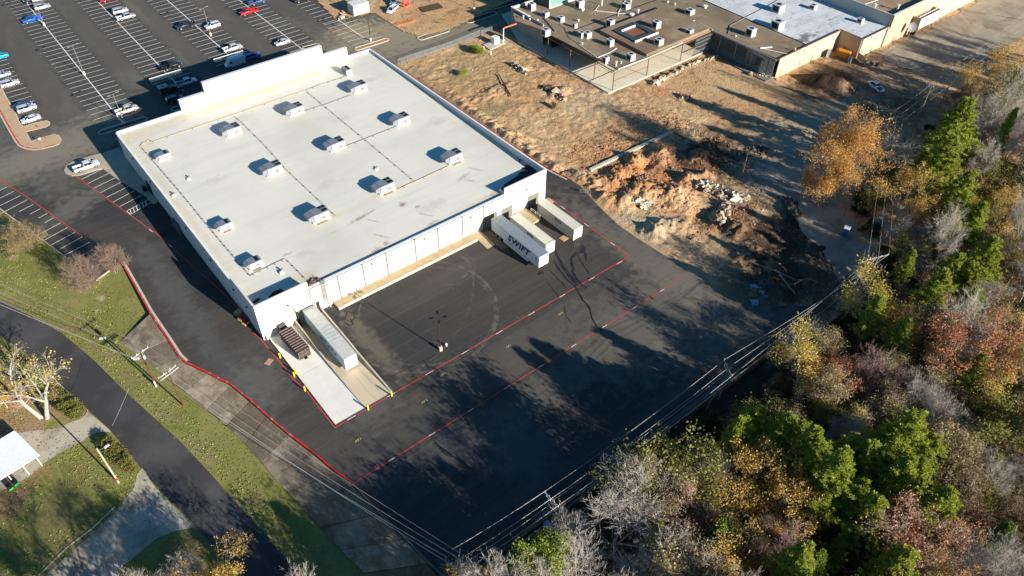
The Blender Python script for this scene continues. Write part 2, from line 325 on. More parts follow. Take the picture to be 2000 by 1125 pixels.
for px, py, r_ in ((1340, 165, 9), (1350, 170, 11.5), (1120, 230, 14), (1090, 215, 18), (1150, 250, 30), (960, 190, 10), (1200, 210, 40), (1240, 470, 9), (1420, 210, 26), (1480, 220, 33)):
    ringstain(a, G(px, py), r_, 0.35, (0.24, 0.135, 0.065), 0.9); ringstain(a, G(px, py), r_+1.8, 0.35, (0.62, 0.46, 0.28), 0.6)
a.layer((0.07, 0.045, 0.03), 2.4, 0.60, 0.70, 0.75, detail=6, rough=0.75)
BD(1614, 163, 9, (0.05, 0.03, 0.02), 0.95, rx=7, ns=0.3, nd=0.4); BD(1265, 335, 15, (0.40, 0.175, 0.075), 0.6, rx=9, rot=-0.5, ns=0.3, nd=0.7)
a.bump(1.6, 0.35, 0.9, detail=8, rough=0.7, dist=0.4); M_DIRT = a.m
a = NM('pad_concrete', (0.34, 0.28, 0.205), 0.9); a.layer((0.21, 0.18, 0.14), 0.12, 0.42, 0.65, 0.9, detail=7); a.layer((0.38, 0.34, 0.28), 0.5, 0.55, 0.75, 0.7, detail=7, stretch=(0.4, 1, 1))
a.layer((0.15, 0.10, 0.065), 0.09, 0.5, 0.66, 0.85, detail=9, rough=.7, dist=0.6); a.layer((0.30, 0.215, 0.13), 0.2, 0.52, 0.7, 0.7, detail=9, rough=.7); a.bump(2.5, 0.06, 0.5); M_PAD = a.m
a = NM('forest_litter', (0.075, 0.052, 0.030), 0.95, spec=0.1); a.layer((0.035, 0.028, 0.018), 0.3, 0.42, 0.6, 0.9, detail=8); a.layer((0.14, 0.085, 0.04), 1.2, 0.52, 0.7, 0.7, detail=8, rough=0.7)
a.bump(1.2, 0.3, 0.8, detail=8); M_LITTER = a.m
M_FAR = NM('far_ground', (0.09, 0.085, 0.05), 0.95).layer((0.05, 0.06, 0.03), 0.02, 0.45, 0.6).m
# ================================================================ NUMPY NOISE
_rg = np.random.RandomState(3); _LAT = _rg.rand(256, 256)
def vnoise(x, y):
    xi = np.floor(x).astype(int); yi = np.floor(y).astype(int); fx = x-xi; fy = y-yi
    fx = fx*fx*(3-2*fx); fy = fy*fy*(3-2*fy); g = lambda i, j: _LAT[(xi+i) % 256, (yi+j) % 256]
    return (g(0,0)*(1-fx)+g(1,0)*fx)*(1-fy)+(g(0,1)*(1-fx)+g(1,1)*fx)*fy
def fbm(x, y, sc, oct=4, gain=0.55):
    v = 0; a = 1; t = 0
    for i in range(oct): v = v+a*vnoise(x*sc*2**i+17.3*i, y*sc*2**i-9.1*i); t += a; a *= gain
    return v/t*2-1
def grid_sheet(name, x0, x1, y0, y1, st, fz, mat, smooth=True, keep=None):
    xs = np.arange(x0, x1+st/2, st); ys = np.arange(y0, y1+st/2, st); X, Y = np.meshgrid(xs, ys)
    Z = fz(X, Y); nx = len(xs); V = np.stack([X.ravel(), Y.ravel(), Z.ravel()], 1)
    i = np.arange((len(ys)-1)*nx).reshape(-1, nx)[:, :-1].ravel(); F = np.stack([i, i+1, i+nx+1, i+nx], 1)
    if keep is not None:
        c = V[F].mean(1); F = F[keep(c[:, 0], c[:, 1])]
    me = np_mesh(name, V, F, mat, smooth); o = bpy.data.objects.new(name, me); COL.objects.link(o); o['kind'] = 'structure'; return o
def inpoly(X, Y, P):
    r = np.zeros(X.shape, bool); n = len(P)
    for i in range(n):
        x1, y1 = P[i][:2]; x2, y2 = P[(i+1) % n][:2]
        c = ((y1 > Y) != (y2 > Y)) & (X < (x2-x1)*(Y-y1)/((y2-y1) or 1e-9)+x1); r ^= c
    return r
# ================================================================ GROUND SHEETS
def sheet(name, pts, mat, z=None):
    b = MB(); b.poly([(p[0], p[1], p[2] if z is None else z) for p in pts]); return b.build(name, mat, kind='structure')
# base far below, large enough to reach the horizon
b = MB(); b.poly([(-3000, -3000, -9), (3000, -3000, -9), (3000, 3000, -9), (-3000, 3000, -9)]); b.build('far_ground', M_FAR, kind='structure')
# low verge: two planes
b = MB(); b.poly([(-250, 150, -0.03), (30, 150, -0.03), (30, 330, -0.03), (-250, 330, -0.03)])
b.poly([(-250, -60, zl(-60)-0.03), (30, -60, zl(-60)-0.03), (30, 150, -0.03), (-250, 150, -0.03)]); b.build('grass_verge', M_GRASS, kind='structure')
KERB_W = [G(*p) for p in ((238, 513), (265, 560), (293, 610), (328, 662), (350, 696), (362, 707), (405, 727), (450, 750), (487, 780), (520, 810), (565, 848), (610, 882), (655, 920), (690, 945), (740, 1000), (790, 1050), (835, 1097), (865, 1125))]
KERB_W += [Vector((25.4, 42.6, 0))]
EDGE_E = [Vector(p) for p in ((25.4, 42.6, 0), (60, 43.1, 0), (90, 43.4, 0), (117, 43.6, 0), (113, 47.5, 0), (106.5, 52, 0), (103.5, 58, 0), (104.2, 66, 0), (103.8, 74, 0), (103.3, 81, 0), (103.2, 88, 0), (104.6, 96, 0), (106.4, 104, 0), (106.4, 110, 0), (104.6, 116, 0), (104.4, 130, 0), (104.3, 150, 0), (104.2, 170, 0), (103.6, 181, 0), (103.6, 187, 0))]
GR_EDGE = [G(*p) for p in ((238, 513), (214, 528), (190, 547), (170, 538), (130, 503), (75, 463), (0, 408))]
P = GR_EDGE[::-1]
yard = [(p.x, p.y) for p in KERB_W]+[(p.x, p.y) for p in EDGE_E[1:]]+[(-60, 187)]+[(-60, 205)][:0]
pe = [(p.x, p.y) for p in GR_EDGE]; dx = (pe[-1][0]-pe[-2][0])/(pe[-1][1]-pe[-2][1])
pe.append((pe[-1][0]+dx*(187-pe[-1][1]), 187)); yard = yard+pe[1:][::-1]
from mathutils.geometry import tessellate_polygon
yard = [(x, y) for x, y in yard if (x, y) != (-60, 187)]
hole = [(25.9, 79), (25.9, 105.8), (37.2, 105.8), (37.2, 79)]
tri = tessellate_polygon([[Vector((x, y, 0)) for x, y in yard], [Vector((x, y, 0)) for x, y in hole]])
b = MB(); b.add([(x, y, 0) for x, y in yard+hole], [tuple(t) for t in tri]); yo = b.build('yard_asphalt', M_YARD, kind='structure')
if yo.data.polygons[0].normal.z < 0: yo.data.flip_normals()
sheet('north_lot_asphalt', [(-80, 187, 0), (340, 187, 0), (340, 460, 0), (-80, 460, 0)], M_LOT)
sheet('service_road', [(103.7, 182.9, 0), (340, 182.9, 0), (340, 186.996, 0), (103.7, 186.996, 0)], M_LOT)
sheet('street_asphalt_margin', [(-60, 187, 0), (pe[-1][0], 187, 0), (pe[-2][0]-0.3, pe[-2][1], 0), (-60, 176, 0)][::-1], M_YARD).name = 'side_asphalt'
# street on the low plane
SR = [(-120, 528), (0, 588), (60, 617), (120, 650), (180, 700), (240, 760), (300, 815), (350, 860), (405, 918), (460, 980), (525, 1052), (590, 1125), (680, 1230)]
SL = [(-120, 590), (0, 655), (50, 690), (100, 735), (155, 785), (210, 835), (245, 875), (280, 920), (325, 970), (375, 1020), (430, 1080), (470, 1125), (560, 1230)]
b = MB(); R_ = [GL(*p) for p in SR]; L_ = [GL(*p) for p in SL]
for i in range(len(SR)-1): b.poly([L_[i], R_[i], R_[i+1], L_[i+1]])
b.build('street', M_STREET, kind='structure')
b = MB(); K = [GL(*p) for p in ((100, 735), (128, 762), (155, 787), (172, 803), (168, 811), (158, 818))]
b.ribbon([p+Vector((0, 0, 0.10)) for p in K], 0.18)
b.build('street_kerb', M_KERB, kind='structure')
# driveways left of the street
a = NM('drive_concrete', (0.42, 0.37, 0.29), 0.9); a.layer((0.23, 0.17, 0.11), 0.3, 0.45, 0.65, 0.9, detail=7); a.layer((0.42, 0.38, 0.31), 1.2, 0.5, 0.7, 0.7, detail=8)
a.layer((0.10, 0.08, 0.06), 0.9, 0.62, 0.7, 0.6, detail=9, dist=1.0); a.bump(3, 0.05, 0.4); M_DRIVE = a.m
def lowsheet(name, px, mat, dz=0.012): return sheet(name, [GL(*p, dz) for p in px], mat)
lowsheet('driveway', [(170, 803), (212, 838), (218, 844), (198, 843), (175, 850), (160, 862), (120, 882), (85, 905), (60, 930), (0, 960), (-60, 985), (-60, 880), (0, 850), (60, 842), (110, 836), (148, 820)], M_DRIVE)
lowsheet('driveway_apron', [(278, 914), (300, 948), (330, 980), (377, 1028), (380, 1030), (345, 1036), (308, 1050), (240, 1106), (150, 1200), (30, 1200), (92, 1120), (160, 1060), (225, 1000), (262, 952), (268, 925)], M_DRIVE)
b = MB(); b.ribbon([GL(*p, 0.10) for p in ((224, 990), (180, 1032), (130, 1070), (92, 1108), (50, 1150))], 0.22)
b.build('driveway_edging', M_KERB, kind='structure')
# concrete bank between the lot kerb and the verge, cast in panels
TOP = [(293, 612), (328, 664), (352, 698), (362, 709), (405, 729), (450, 752), (487, 783), (520, 813), (565, 851), (610, 885), (655, 923), (690, 948), (740, 1003), (790, 1053), (835, 1100), (880, 1150)]
BOT = [(233, 668), (265, 693), (300, 718), (322, 737), (360, 766), (403, 800), (441, 832), (478, 868), (508, 902), (532, 932), (560, 962), (588, 992), (625, 1032), (665, 1075), (710, 1120), (745, 1160)]
bank = bpy.data.objects.new('concrete_bank', None); COL.objects.link(bank); bank['kind'] = 'structure'
for i in range(len(TOP)-1):
    t0, t1 = G(*TOP[i]), G(*TOP[i+1]); b0, b1 = GL(*BOT[i]), GL(*BOT[i+1])
    jz = rnd.uniform(-0.02, 0.02)
    t0.z = t1.z = -0.04+jz; b0.z += 0.05+jz; b1.z += 0.05+jz
    n2 = 2 if i in (3, 4, 5, 8) else 1
    for k in range(n2):
        A, Bq, Cq, D = (b0.lerp(b1, k/n2), b0.lerp(b1, (k+1)/n2), t0.lerp(t1, (k+1)/n2), t0.lerp(t1, k/n2))
        ctr = (A+Bq+Cq+D)/4; q = [v+(ctr-v).normalized()*0.13 for v in (A, Bq, Cq, D)]
        MB().prism(q, [v.z-0.3 for v in q], [v.z for v in q]).build('slab', M_OLD, bank)
b = MB()
for i in range(len(TOP)-1):
    t0, t1 = G(*TOP[i]), G(*TOP[i+1]); b0, b1 = GL(*BOT[i]), GL(*BOT[i+1]); t0.z = t1.z = -0.14; b0.z -= 0.05; b1.z -= 0.05
    b.poly([b0, b1, t1, t0])
b.build('bank_soil', M_LITTER, bank)
# kerbs
def kerb(name, pts, w, h, mat, low=None):
    b = MB(); pts = [Vector(p) for p in pts]; m = len(pts); L = []; R = []
    for i, p in enumerate(pts):
        d = pts[min(i+1, m-1)]-pts[max(i-1, 0)]; d.z = 0; d.normalize(); nn = Vector((-d.y, d.x, 0))*w/2
        L.append(p+nn); R.append(p-nn)
    for i in range(m-1):
        q = [R[i], R[i+1], L[i+1], L[i]]
        zlow = [(-0.1 if low is None else low(v)) for v in q]
        b.prism(q, zlow, [v.z+h for v in q])
    return b.build(name, mat, kind='structure')
lowz = lambda v: zl(v.y)-0.25
kerb('red_kerb', KERB_W[:14], 0.27, 0.15, M_RED, lowz)
kerb('grey_kerb', KERB_W[13:], 0.3, 0.14, M_OLD, lowz)
kerb('gutter', [p+Vector((0.42, 0.1, -0.11)) for p in KERB_W[:6]], 0.44, 0.115+0.01, M_KERB, lambda v: -0.3)
kerb('parking_kerb', [G(*p) for p in ((0, 408), (75, 463), (130, 503), (134, 506))], 0.22, 0.13, M_KERB)
kerb('parking_kerb', [G(*p) for p in ((188, 548), (213, 529))], 0.25, 0.13, M_KERB)
kerb('south_kerb', [(25.4, 42.6, 0), (60, 43.1, 0), (90, 43.4, 0), (117, 43.6, 0)], 0.45, 0.25, M_OLD, lambda v: -2.5)
kerb('south_footing', [(28, 41.9, -0.2), (60, 42.4, -0.2), (90, 42.7, -0.2), (117, 42.9, -0.2)], 0.3, 0.25, M_OLD, lambda v: -2.5)
kerb('fence_kerb', [(103.3, 180.2, 0), (103.9, 172, 0), (104.2, 150, 0), (104.35, 130, 0), (105.1, 114, 0), (106.2, 108, 0)], 0.25, 0.16, M_RED, lambda v: -0.2)
kerb('fence_gutter', [(102.9, 180, -0.11), (103.5, 172, -0.11), (103.8, 150, -0.11), (103.95, 130, -0.11), (104.6, 114, -0.11), (105.7, 108, -0.11)], 0.4, 0.125, M_KERB, lambda v: -0.2)
# dirt site
MOUNDS = []
def mound(px, py, r, h, rx=None, rot=0.0): p = G(px, py); MOUNDS.append((p.x, p.y, r, rx or r, h, rot))
for t in ((1205,345,5,1.5,3,0.5),(1238,318,4.5,1.9,2.4,0.9),(1285,300,4.5,1.6,2.6,1.0),(1255,372,5,1.5),(1345,352,2.6,2.1),(1378,345,2.3,1.9),(1303,372,4,1.4),(1330,385,4,1.3),(1220,395,3.5,1.2),(1285,447,4.5,1.7,3),
          (1180,385,3,1.1),(1160,358,3.2,1.3),(1130,345,3,1.1),(1370,420,4,-0.7,2.5),(1400,425,3.2,1.2,1.4,0.6),(1330,440,3,0.8),(1232,350,3.2,-1.6,2),(1262,322,3,-1.3,1.6),
          (1612,165,6.5,3.6,4.2,-0.5),(1640,178,4.5,2.2,3),(1590,158,4,2.0),(1365,305,4,1.6),(1410,290,4,1.2),(1330,300,3,-1.0),(1500,560,5,1.4),(1460,505,5,0.9,3),(1545,560,6,-1.0),(1480,540,5,-1.2),(1540,420,5,-1.1),
          (1520,480,6,-1.0,4),(1590,520,5,1.0),(1095,180,3.4,0.9,2),(1015,132,3.2,0.8,1.4,-0.9),(1340,190,3,0.7,1.4),(1300,150,6,0.6,1.4,0.45),(960,180,8,0.4,3),(1000,262,4,0.9,2,-1.0),(1440,450,4,1.4,2.6,1.2)):
    mound(*t)
PAD = [G(*p) for p in ((1462, 330), (1530, 285), (1600, 262), (1640, 300), (1625, 350), (1640, 400), (1665, 440), (1702, 492), (1695, 520), (1640, 555), (1618, 520), (1600, 480), (1565, 440), (1540, 395), (1500, 385), (1475, 360))]
WALLLINE = [Vector(G(*p)) for p in ((1152, 333), (1312, 258))]
def dirt_z(X, Y):
    big = fbm(X, Y, 0.05, 3)*0.35; fine = fbm(X, Y, 0.55, 5, .62)*0.26; r = 1-np.abs(fbm(X*1.0+Y*0.35, Y*0.6-X*0.2, 0.30, 3)); rg = (r**3)*0.14+fbm(X*.25+Y*.9, Y*.12-X*.5, .55, 4, .6)*.13+fbm(X*.9-Y*.4, Y*.15+X*.1, .5, 3)*.08
    Z = big*0.5+fine+rg-0.15
    for (mx, my, rx, ry, h, rot) in MOUNDS:
        ca, sa = math.cos(rot), math.sin(rot); u = ((X-mx)*ca+(Y-my)*sa)/rx; v = (-(X-mx)*sa+(Y-my)*ca)/ry
        d = np.sqrt(u*u+v*v)+fbm(X+h*31, Y, 0.45, 3)*0.35; f = np.clip(1.25-d, 0, 1); Z = Z+h*(f**1.1)*(1+0.6*fbm(X, Y+h*7, 0.9, 4, .7))+np.where(f > .05, fbm(X+h, Y, 1.6, 3, .7)*0.3, 0)
    # spoil ridge along the fence
    e = X-106.5-1.2*fbm(X*0, Y, 0.12, 2); jag = np.clip(fbm(X*0.7, Y*1.6, 0.45, 3)+0.45, 0, 1.4)
    Z = Z+np.exp(-(e/1.9)**2)*jag*1.3*np.clip((172-Y)/25, 0, 1)*np.clip((Y-92)/8, 0, 1)
    flat = np.clip((X-150)/10, 0, 1)*np.clip((Y-95)/6, 0, 1); flat = np.maximum(flat, np.clip((X-205)/8, 0, 1))
    ip = inpoly(X, Y, PAD); Z = np.where(ip, -0.12+big*0.0, Z); Z = Z*(1-0.75*flat)
    near = np.clip((X-104.5)/1.6, 0, 1)                       # dies out at the asphalt edge
    near = np.where(Y < 110, np.clip((X-np.interp(Y, [40, 47, 52, 58, 66, 74, 88, 96, 104, 110], [119, 113, 106.5, 103.5, 104.2, 103.8, 103.3, 104.6, 106.4, 106.4]))/2.5, 0, 1), near)
    topf = np.clip((181.5-Y)/2, 0, 1)
    return Z*near*topf-0.06-(1-near)*0.05
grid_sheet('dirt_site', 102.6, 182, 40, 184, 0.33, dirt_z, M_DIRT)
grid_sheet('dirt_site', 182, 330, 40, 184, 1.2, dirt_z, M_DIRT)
def ragged(P, amp, st=1.2):
    Q = []
    for i in range(len(P)):
        a_, c_ = Vector(P[i]), Vector(P[(i+1) % len(P)]); n = max(1, int((c_-a_).length/st))
        for k in range(n): q = a_.lerp(c_, k/n); Q.append((q.x+rnd.uniform(-amp, amp)+amp*noise.noise(q*0.3)*2, q.y+rnd.uniform(-amp, amp)+amp*noise.noise(q*0.3+Vector((9, 0, 0)))*2, q.z))
    return Q
sheet('concrete_pad', [(x, y, -0.02) for x, y, z in ragged(PAD, 0.8)], M_PAD)
sheet('rear_apron', ragged([(225, 98.5, 0.06), (222, 88, 0.06), (250, 76, 0.06), (420, 76, 0.06), (420, 98.5, 0.06)], 0.9)[::-1], M_PAD)
b = MB(); b.bar(WALLLINE[0]+Vector((0, 0, 0.1)), WALLLINE[1]+Vector((0, 0, 0.1)), 0.9, 0.5); b.build('concrete_footing', M_KERB, kind='structure')
b = MB(); b.bar(G(1312, 257)+Vector((0, 0, 0.0)), G(1462, 330)+Vector((0, 0, 0.0)), 0.4, 0.5); b.build('concrete_footing', M_OLD, kind='structure')
# construction patch north-east of the lot
CP = [G(*p) for p in ((618, 0), (633, 15), (655, 38), (672, 32), (690, 35), (708, 30), (731, 25), (783, 60), (800, 66), (816, 70), (850, 66), (876, 59), (911, 43), (951, 22), (1000, 2), (1020, -12), (960, -60), (700, -60), (600, -30))]
cpb = (min(p.x for p in CP), max(p.x for p in CP), min(p.y for p in CP), max(p.y for p in CP))
grid_sheet('construction_dirt', cpb[0], cpb[1], cpb[2], cpb[3], 0.6, lambda X, Y: 0.05+0.12*(fbm(X, Y, 0.4, 4)+1), M_DIRT, keep=lambda X, Y: inpoly(X, Y, CP))
# forest floor (a metre or so below the yard) and its eastern reach
def forest_z(X, Y): return -1.1+fbm(X, Y, 0.07, 4)*0.5-np.clip((42-Y)/60, 0, 1)*1.5
grid_sheet('forest_floor', 20, 420, -120, 70, 1.6, lambda X, Y: np.where((Y > 42.0) & (X < 118), -1.2, forest_z(X, Y))-np.where(Y > 42, 0.9, 0), M_LITTER)
# ================================================================ MARKINGS
LW = 0.13
def line(b, a, c, w=LW, z=0.006): 
    a = Vector((a[0], a[1], z)); c = Vector((c[0], c[1], z)); return b.ribbon([a, c], w)
b = MB()
ROWS = [(29.9, 24.3, 35.6, 198.8, 330, 2.985, 0.55), (48.9, 43.2, 54.5, 211.5, 330, 2.985, 0.2), (67.7, 62.0, 73.5, 213, 330, 2.985, 1.1), (86.9, 81.8, 92.3, 207.3, 330, 2.985, 1.2), (105.7, 100.2, 110.9, 200.6, 222, 2.985, 0.4)]
for cx, x0, x1, y0, y1, st, off in ROWS:
    y = y0+off
    while y < y1-1:
        if y > y0+0.2: line(b, (x0, y), (x1, y), 0.16)
        y += st
    line(b, (cx, y0-(6 if cx < 60 else 0)), (cx, y1), 0.24, 0.010)
y = 222.4
while y < 330: line(b, (9.7, y), (14.8, y), 0.16); y += 2.985
y = 220.0
while y < 330: line(b, (100.3, y), (105.6, y), 0.16); y += 2.985
b.build('lot_stall_lines', M_LWHITE, kind='structure')
b = MB()
zA = lambda x, y: (x/4.0, 282+y/4.0)
for p, q in (((640,272),(800,192)),((688,306),(850,225)),((733,343),(905,258)),((783,378),(950,293)),((833,413),(1005,327)),((883,450),(1050,362)),((935,486),(1105,397)),
             ((0,360),(55,332)),((0,420),(108,367)),((0,480),(160,400)),((0,545),(212,433)),((150,525),(262,467)),((235,545),(315,503)),((300,575),(370,540)),((350,612),(418,574)),((285,715),(475,612)),((340,752),(530,648)),((400,786),(585,686)),((455,826),(642,722)),((512,862),(700,765)),((615,880),(715,828)),((700,975),(790,930))):
    line(b, G(*zA(*p)), G(*zA(*q)), 0.14)
H = [G(*zA(*p)) for p in ((990, 520), (1160, 430), (1185, 450), (1020, 548))]
for i in range(4): line(b, H[i], H[(i+1) % 4], 0.14)
for k in range(1, 7):
    u = H[0].lerp(H[1], k/7); v = H[3].lerp(H[2], max(0, (k-0.7)/7)); line(b, u, v, 0.14, 0.010)
b.build('side_stall_lines', M_LWHITE, kind='structure')
def pline(b, pts, w, z):
    for i in range(len(pts)-1): line(b, pts[i], pts[i+1], w, z)
b = MB()
pline(b, [G(148, 344), G(250, 417), G(307, 457), G(372, 515), G(430, 567), G(468, 607), G(505, 645)], 0.2, 0.014)
pline(b, [G(0, 352), G(50, 383), G(105, 422), G(160, 461)], 0.2, 0.014)
pline(b, [(97.5, 104.9), (97.65, 78.7), (25.55, 78.45)], 0.2, 0.014); pline(b, [(25.55, 78.3), (25.45, 89.5)], 0.2, 0.010)
pline(b, [(25.2, 89.6), (24.9, 92.8), (24.8, 98.5), (24.55, 104.6), (24.2, 108)], 0.2, 0.014)
pline(b, [(22.9, 66.95), (101.2, 67.0)], 0.16, 0.014)
b.build('fire_lane_line', M_LRED, kind='structure')
b = MB()
for i in range(9):
    x = 29+i*8.2; line(b, (x, 66.96), (x+1.3, 66.96), 0.12, 0.020)
    line(b, (x-1, 78.5), (x+0.6, 78.52), 0.12, 0.020)
for y in (101, 93, 84.6): line(b, (97.53, y), (97.56, y-1.4), 0.12, 0.020)
for p, q in (((291, 448), (298, 453)), ((330, 478), (336, 483))): line(b, G(*p), G(*q), 0.12, 0.020)
b.build('fire_lane_lettering', M_LWHITE, kind='structure')
b = MB()
def mark(px, py, s=1.0):
    p = G(px, py)
    for k, (dx, dy, ex, ey) in enumerate(((0,0,0.3,0.6),(0.3,0.6,0.6,0),(0.9,0,0.9,0.6),(0.9,0.6,1.3,0.6),(1.6,0,1.6,0.55))):
        line(b, (p.x+dx*s, p.y+dy*s), (p.x+ex*s, p.y+ey*s), 0.13, 0.008)
for px, py in ((825, 788), (862, 735), (990, 680), (695, 864), (1092, 616)): mark(px, py, 0.62)
b.build('yellow_survey_marks', M_LYELL, kind='structure')
# wet trails running from the containers
M_WET = NM('wet_asphalt', (0.018, 0.017, 0.017), 0.35, spec=0.5).m
b = MB()
z7 = lambda x, y: (940+x/6.945, 380+y/6.945)
z7b = lambda x, y: (1000+x/4, 282+y/4)
def trail(pts, w):
    P = []; 
    for i in range(len(pts)-1):
        a0, a1 = G(*pts[i]), G(*pts[i+1])
        for k in range(4):
            q = a0.lerp(a1, k/4); P.append(Vector((q.x+rnd.uniform(-.12, .12), q.y+rnd.uniform(-.12, .12), 0)))
    q = G(*pts[-1]); P.append(Vector((q.x, q.y, 0)))
    for i in range(len(P)-1):
        w0 = w*rnd.uniform(0.6, 1.3); d = (P[i+1]-P[i]).normalized(); nn = Vector((-d.y, d.x, 0))*w0/2
        z = 0.016+0.0002*(len(b.f) % 40); b.poly([(v.x, v.y, z) for v in (P[i]-nn, P[i+1]-nn*0.95, P[i+1]+nn*0.95, P[i]+nn)])
trail([z7b(*p) for p in ((490,765),(520,800),(550,820),(560,840),(500,850),(470,880),(460,905),(480,960),(475,1000),(500,1050),(540,1090),(580,1124))], 0.55)
trail([z7b(*p) for p in ((565,840),(575,880),(580,905))], 0.35); trail([z7b(*p) for p in ((560,835),(590,870))], 0.3); trail([z7b(*p) for p in ((510,860),(540,920),(570,960),(598,1010))], 0.22)
trail([z7b(*p) for p in ((335,830),(360,880),(385,920),(400,960),(440,1000),(480,1060),(520,1110))], 0.5)
trail([z7b(*p) for p in ((310,890),(340,930),(375,990),(430,1050),(495,1115),(540,1200),(600,1270),(630,1360),(663,1425))], 0.4)
trail([z7b(*p) for p in ((370,930),(410,985),(450,1040),(480,1080))], 0.3); trail([z7b(*p) for p in ((285,975),(330,1020),(380,1070),(420,1124))], 0.18); trail([z7b(*p) for p in ((250,1020),(290,1100),(350,1170),(400,1240),(420,1340),(465,1400))], 0.12)
p = G(*z7b(228, 1008)); b.poly([(p.x+0.75*math.cos(t)*(1+.2*math.sin(3*t)), p.y+0.55*math.sin(t), 0.016) for t in [k*math.pi/8 for k in range(16)]])
p = G(*z7b(530, 805)); b.poly([(p.x+1.1*math.cos(t)*(1+.2*math.sin(3*t)), p.y+1.5*math.sin(t), 0.0135) for t in [k*math.pi/8 for k in range(16)]])
b.build('wet_trails', M_WET, kind='structure')
M_TAR = plain('tar_patch', (34, 32, 32), 0.5, var=0.1)
b = MB()
for pts in (((634,590),(650,586),(655,592)), ((665,603),(678,612),(672,622),(684,628),(694,622),(690,612),(676,608)), ((672,628),(681,636),(690,634),(684,622)), ((690,600),(705,592),(715,600)), ((720,580),(740,570),(746,578))):
    trail(pts, 0.22)
b.build('tar_squiggle', M_TAR, kind='structure')
b = MB(); trail([(672, 658), (698, 680), (715, 705), (735, 725), (752, 742), (762, 745), (775, 752)], 0.14); trail([(760, 738), (800, 718), (858, 690)], 0.1); trail([(740, 600), (745, 590)], 0.1)
b.build('pavement_crack', M_TAR, kind='structure')
# ================================================================ RAMPS AT THE DOCK
RX0, RX1, RXM, RY0, RY1 = 25.9, 37.2, 31.85, 79.0, 105.3
b = MB()
b.add([(RX0, RY0, 0.0), (RXM, RY0, 0.0), (RXM, 93.0, -0.5), (RX0, 93.0, -0.5)], [(0, 1, 2, 3)])
b.build('ramp_slab', M_CONC_NEW, kind='structure')
b = MB(); b.add([(RX0, 93.04, -0.5), (RXM, 93.04, -0.5), (RXM, RY1, -0.55), (RX0, RY1, -0.55)], [(0, 1, 2, 3)]); b.build('ramp_slab', M_CONC_NEW, kind='structure')
b = MB(); b.add([(RXM, RY0, 0), (RX1, RY0, 0), (RX1, 92.0, -0.75), (RXM, 92.0, -0.75), (RX1, RY1, -1.2), (RXM, RY1, -1.2)], [(0, 1, 2, 3), (3, 2, 4, 5)]); b.build('dock_ramp', M_CONC_DOCK, kind='structure')
b = MB(); b.prism([(RX0-0.25, RY0), (RX0, RY0), (RX0, RY1), (RX0-0.25, RY1)], -1.5, 0.02); b.build('ramp_wall', plain('ramp_edge_dark', (38, 36, 36)), kind='structure')
b = MB(); b.prism([(RX1, RY0+0.1), (RX1+0.3, RY0+0.1), (RX1+0.3, 92.5), (RX1, 92.5)], -1.6, [0.12, 0.12, 0.35, 0.35]); b.prism([(RX1, 92.5), (RX1+0.3, 92.5), (RX1+0.3, RY1), (RX1, RY1)], -1.6, [0.5, 0.5, 1.0, 1.0])
b.build('ramp_wall', M_KERB, kind='structure')
b = MB(); b.prism([(RXM-0.15, RY0), (RXM+0.1, RY0), (RXM+0.1, 93.4), (RXM-0.15, 93.4)], -1.6, [0.05, 0.05, -0.05, -0.05]); b.prism([(RXM-0.15, 93.4), (RXM+0.1, 93.4), (RXM+0.1, RY1), (RXM-0.15, RY1)], -1.8, [0.0, 0.0, 0.75, 0.75])
b.build('ramp_wall', M_KERB, kind='structure')
# walk along the south wall and the pads between the docks
b = MB(); b.prism([(40.2, 103.25), (74.8, 103.25), (74.8, 105.3), (40.2, 105.3)], -0.2, 0.55); b.build('south_walk', M_WALK, kind='structure')
b = MB(); b.prism([(40.2, 102.95), (74.8, 102.95), (74.8, 103.24), (40.2, 103.24)], -0.2, 0.57); b.build('walk_edge', M_KERB, kind='structure')
b = MB(); b.prism([(74.85, 99.6), (77.0, 99.6), (77.0, 105.3), (74.85, 105.3)], -0.2, [0.05, 0.05, 0.5, 0.5]); b.build('walk_ramp', M_WALK, kind='structure')
b = MB(); b.prism([(86.9, 99.9), (90.3, 99.9), (90.3, 105.3), (86.9, 105.3)], -0.2, 0.45); b.build('dock_pad', M_WALK, kind='structure')
b = MB(); b.prism([(94.3, 103.2), (97.3, 103.2), (97.3, 105.3), (94.3, 105.3)], -0.2, 0.12); b.build('dock_pad', M_WALK, kind='structure')
b = MB(); b.prism([(77.2, 97.3), (79, 97.3), (79, 105.3), (77.2, 105.3)], -0.2, 0.03); b.build('dock_pad', M_OLD, kind='structure')
# west walk beside the building
W1 = [G(*zA(*p)) for p in ((500, 205), (520, 165), (590, 125), (800, 70), (935, 25))]
b = MB(); q = [(p.x, p.y) for p in W1]+[(24.95, 182), (24.95, 160.0), (23.6, 159.6)]+[(G(*zA(*p)).x, G(*zA(*p)).y) for p in ((1140, 408), (900, 262), (800, 190), (620, 245), (560, 248), (515, 232))]
q = [v for i, v in enumerate(q)]
b.prism(q, -0.1, 0.14); b.build('west_walk', NM('concrete_pale', (0.40, 0.35, 0.27), 0.85).layer((0.32, 0.28, 0.21), 0.3, 0.45, 0.65, 0.8, detail=6).m, kind='structure')
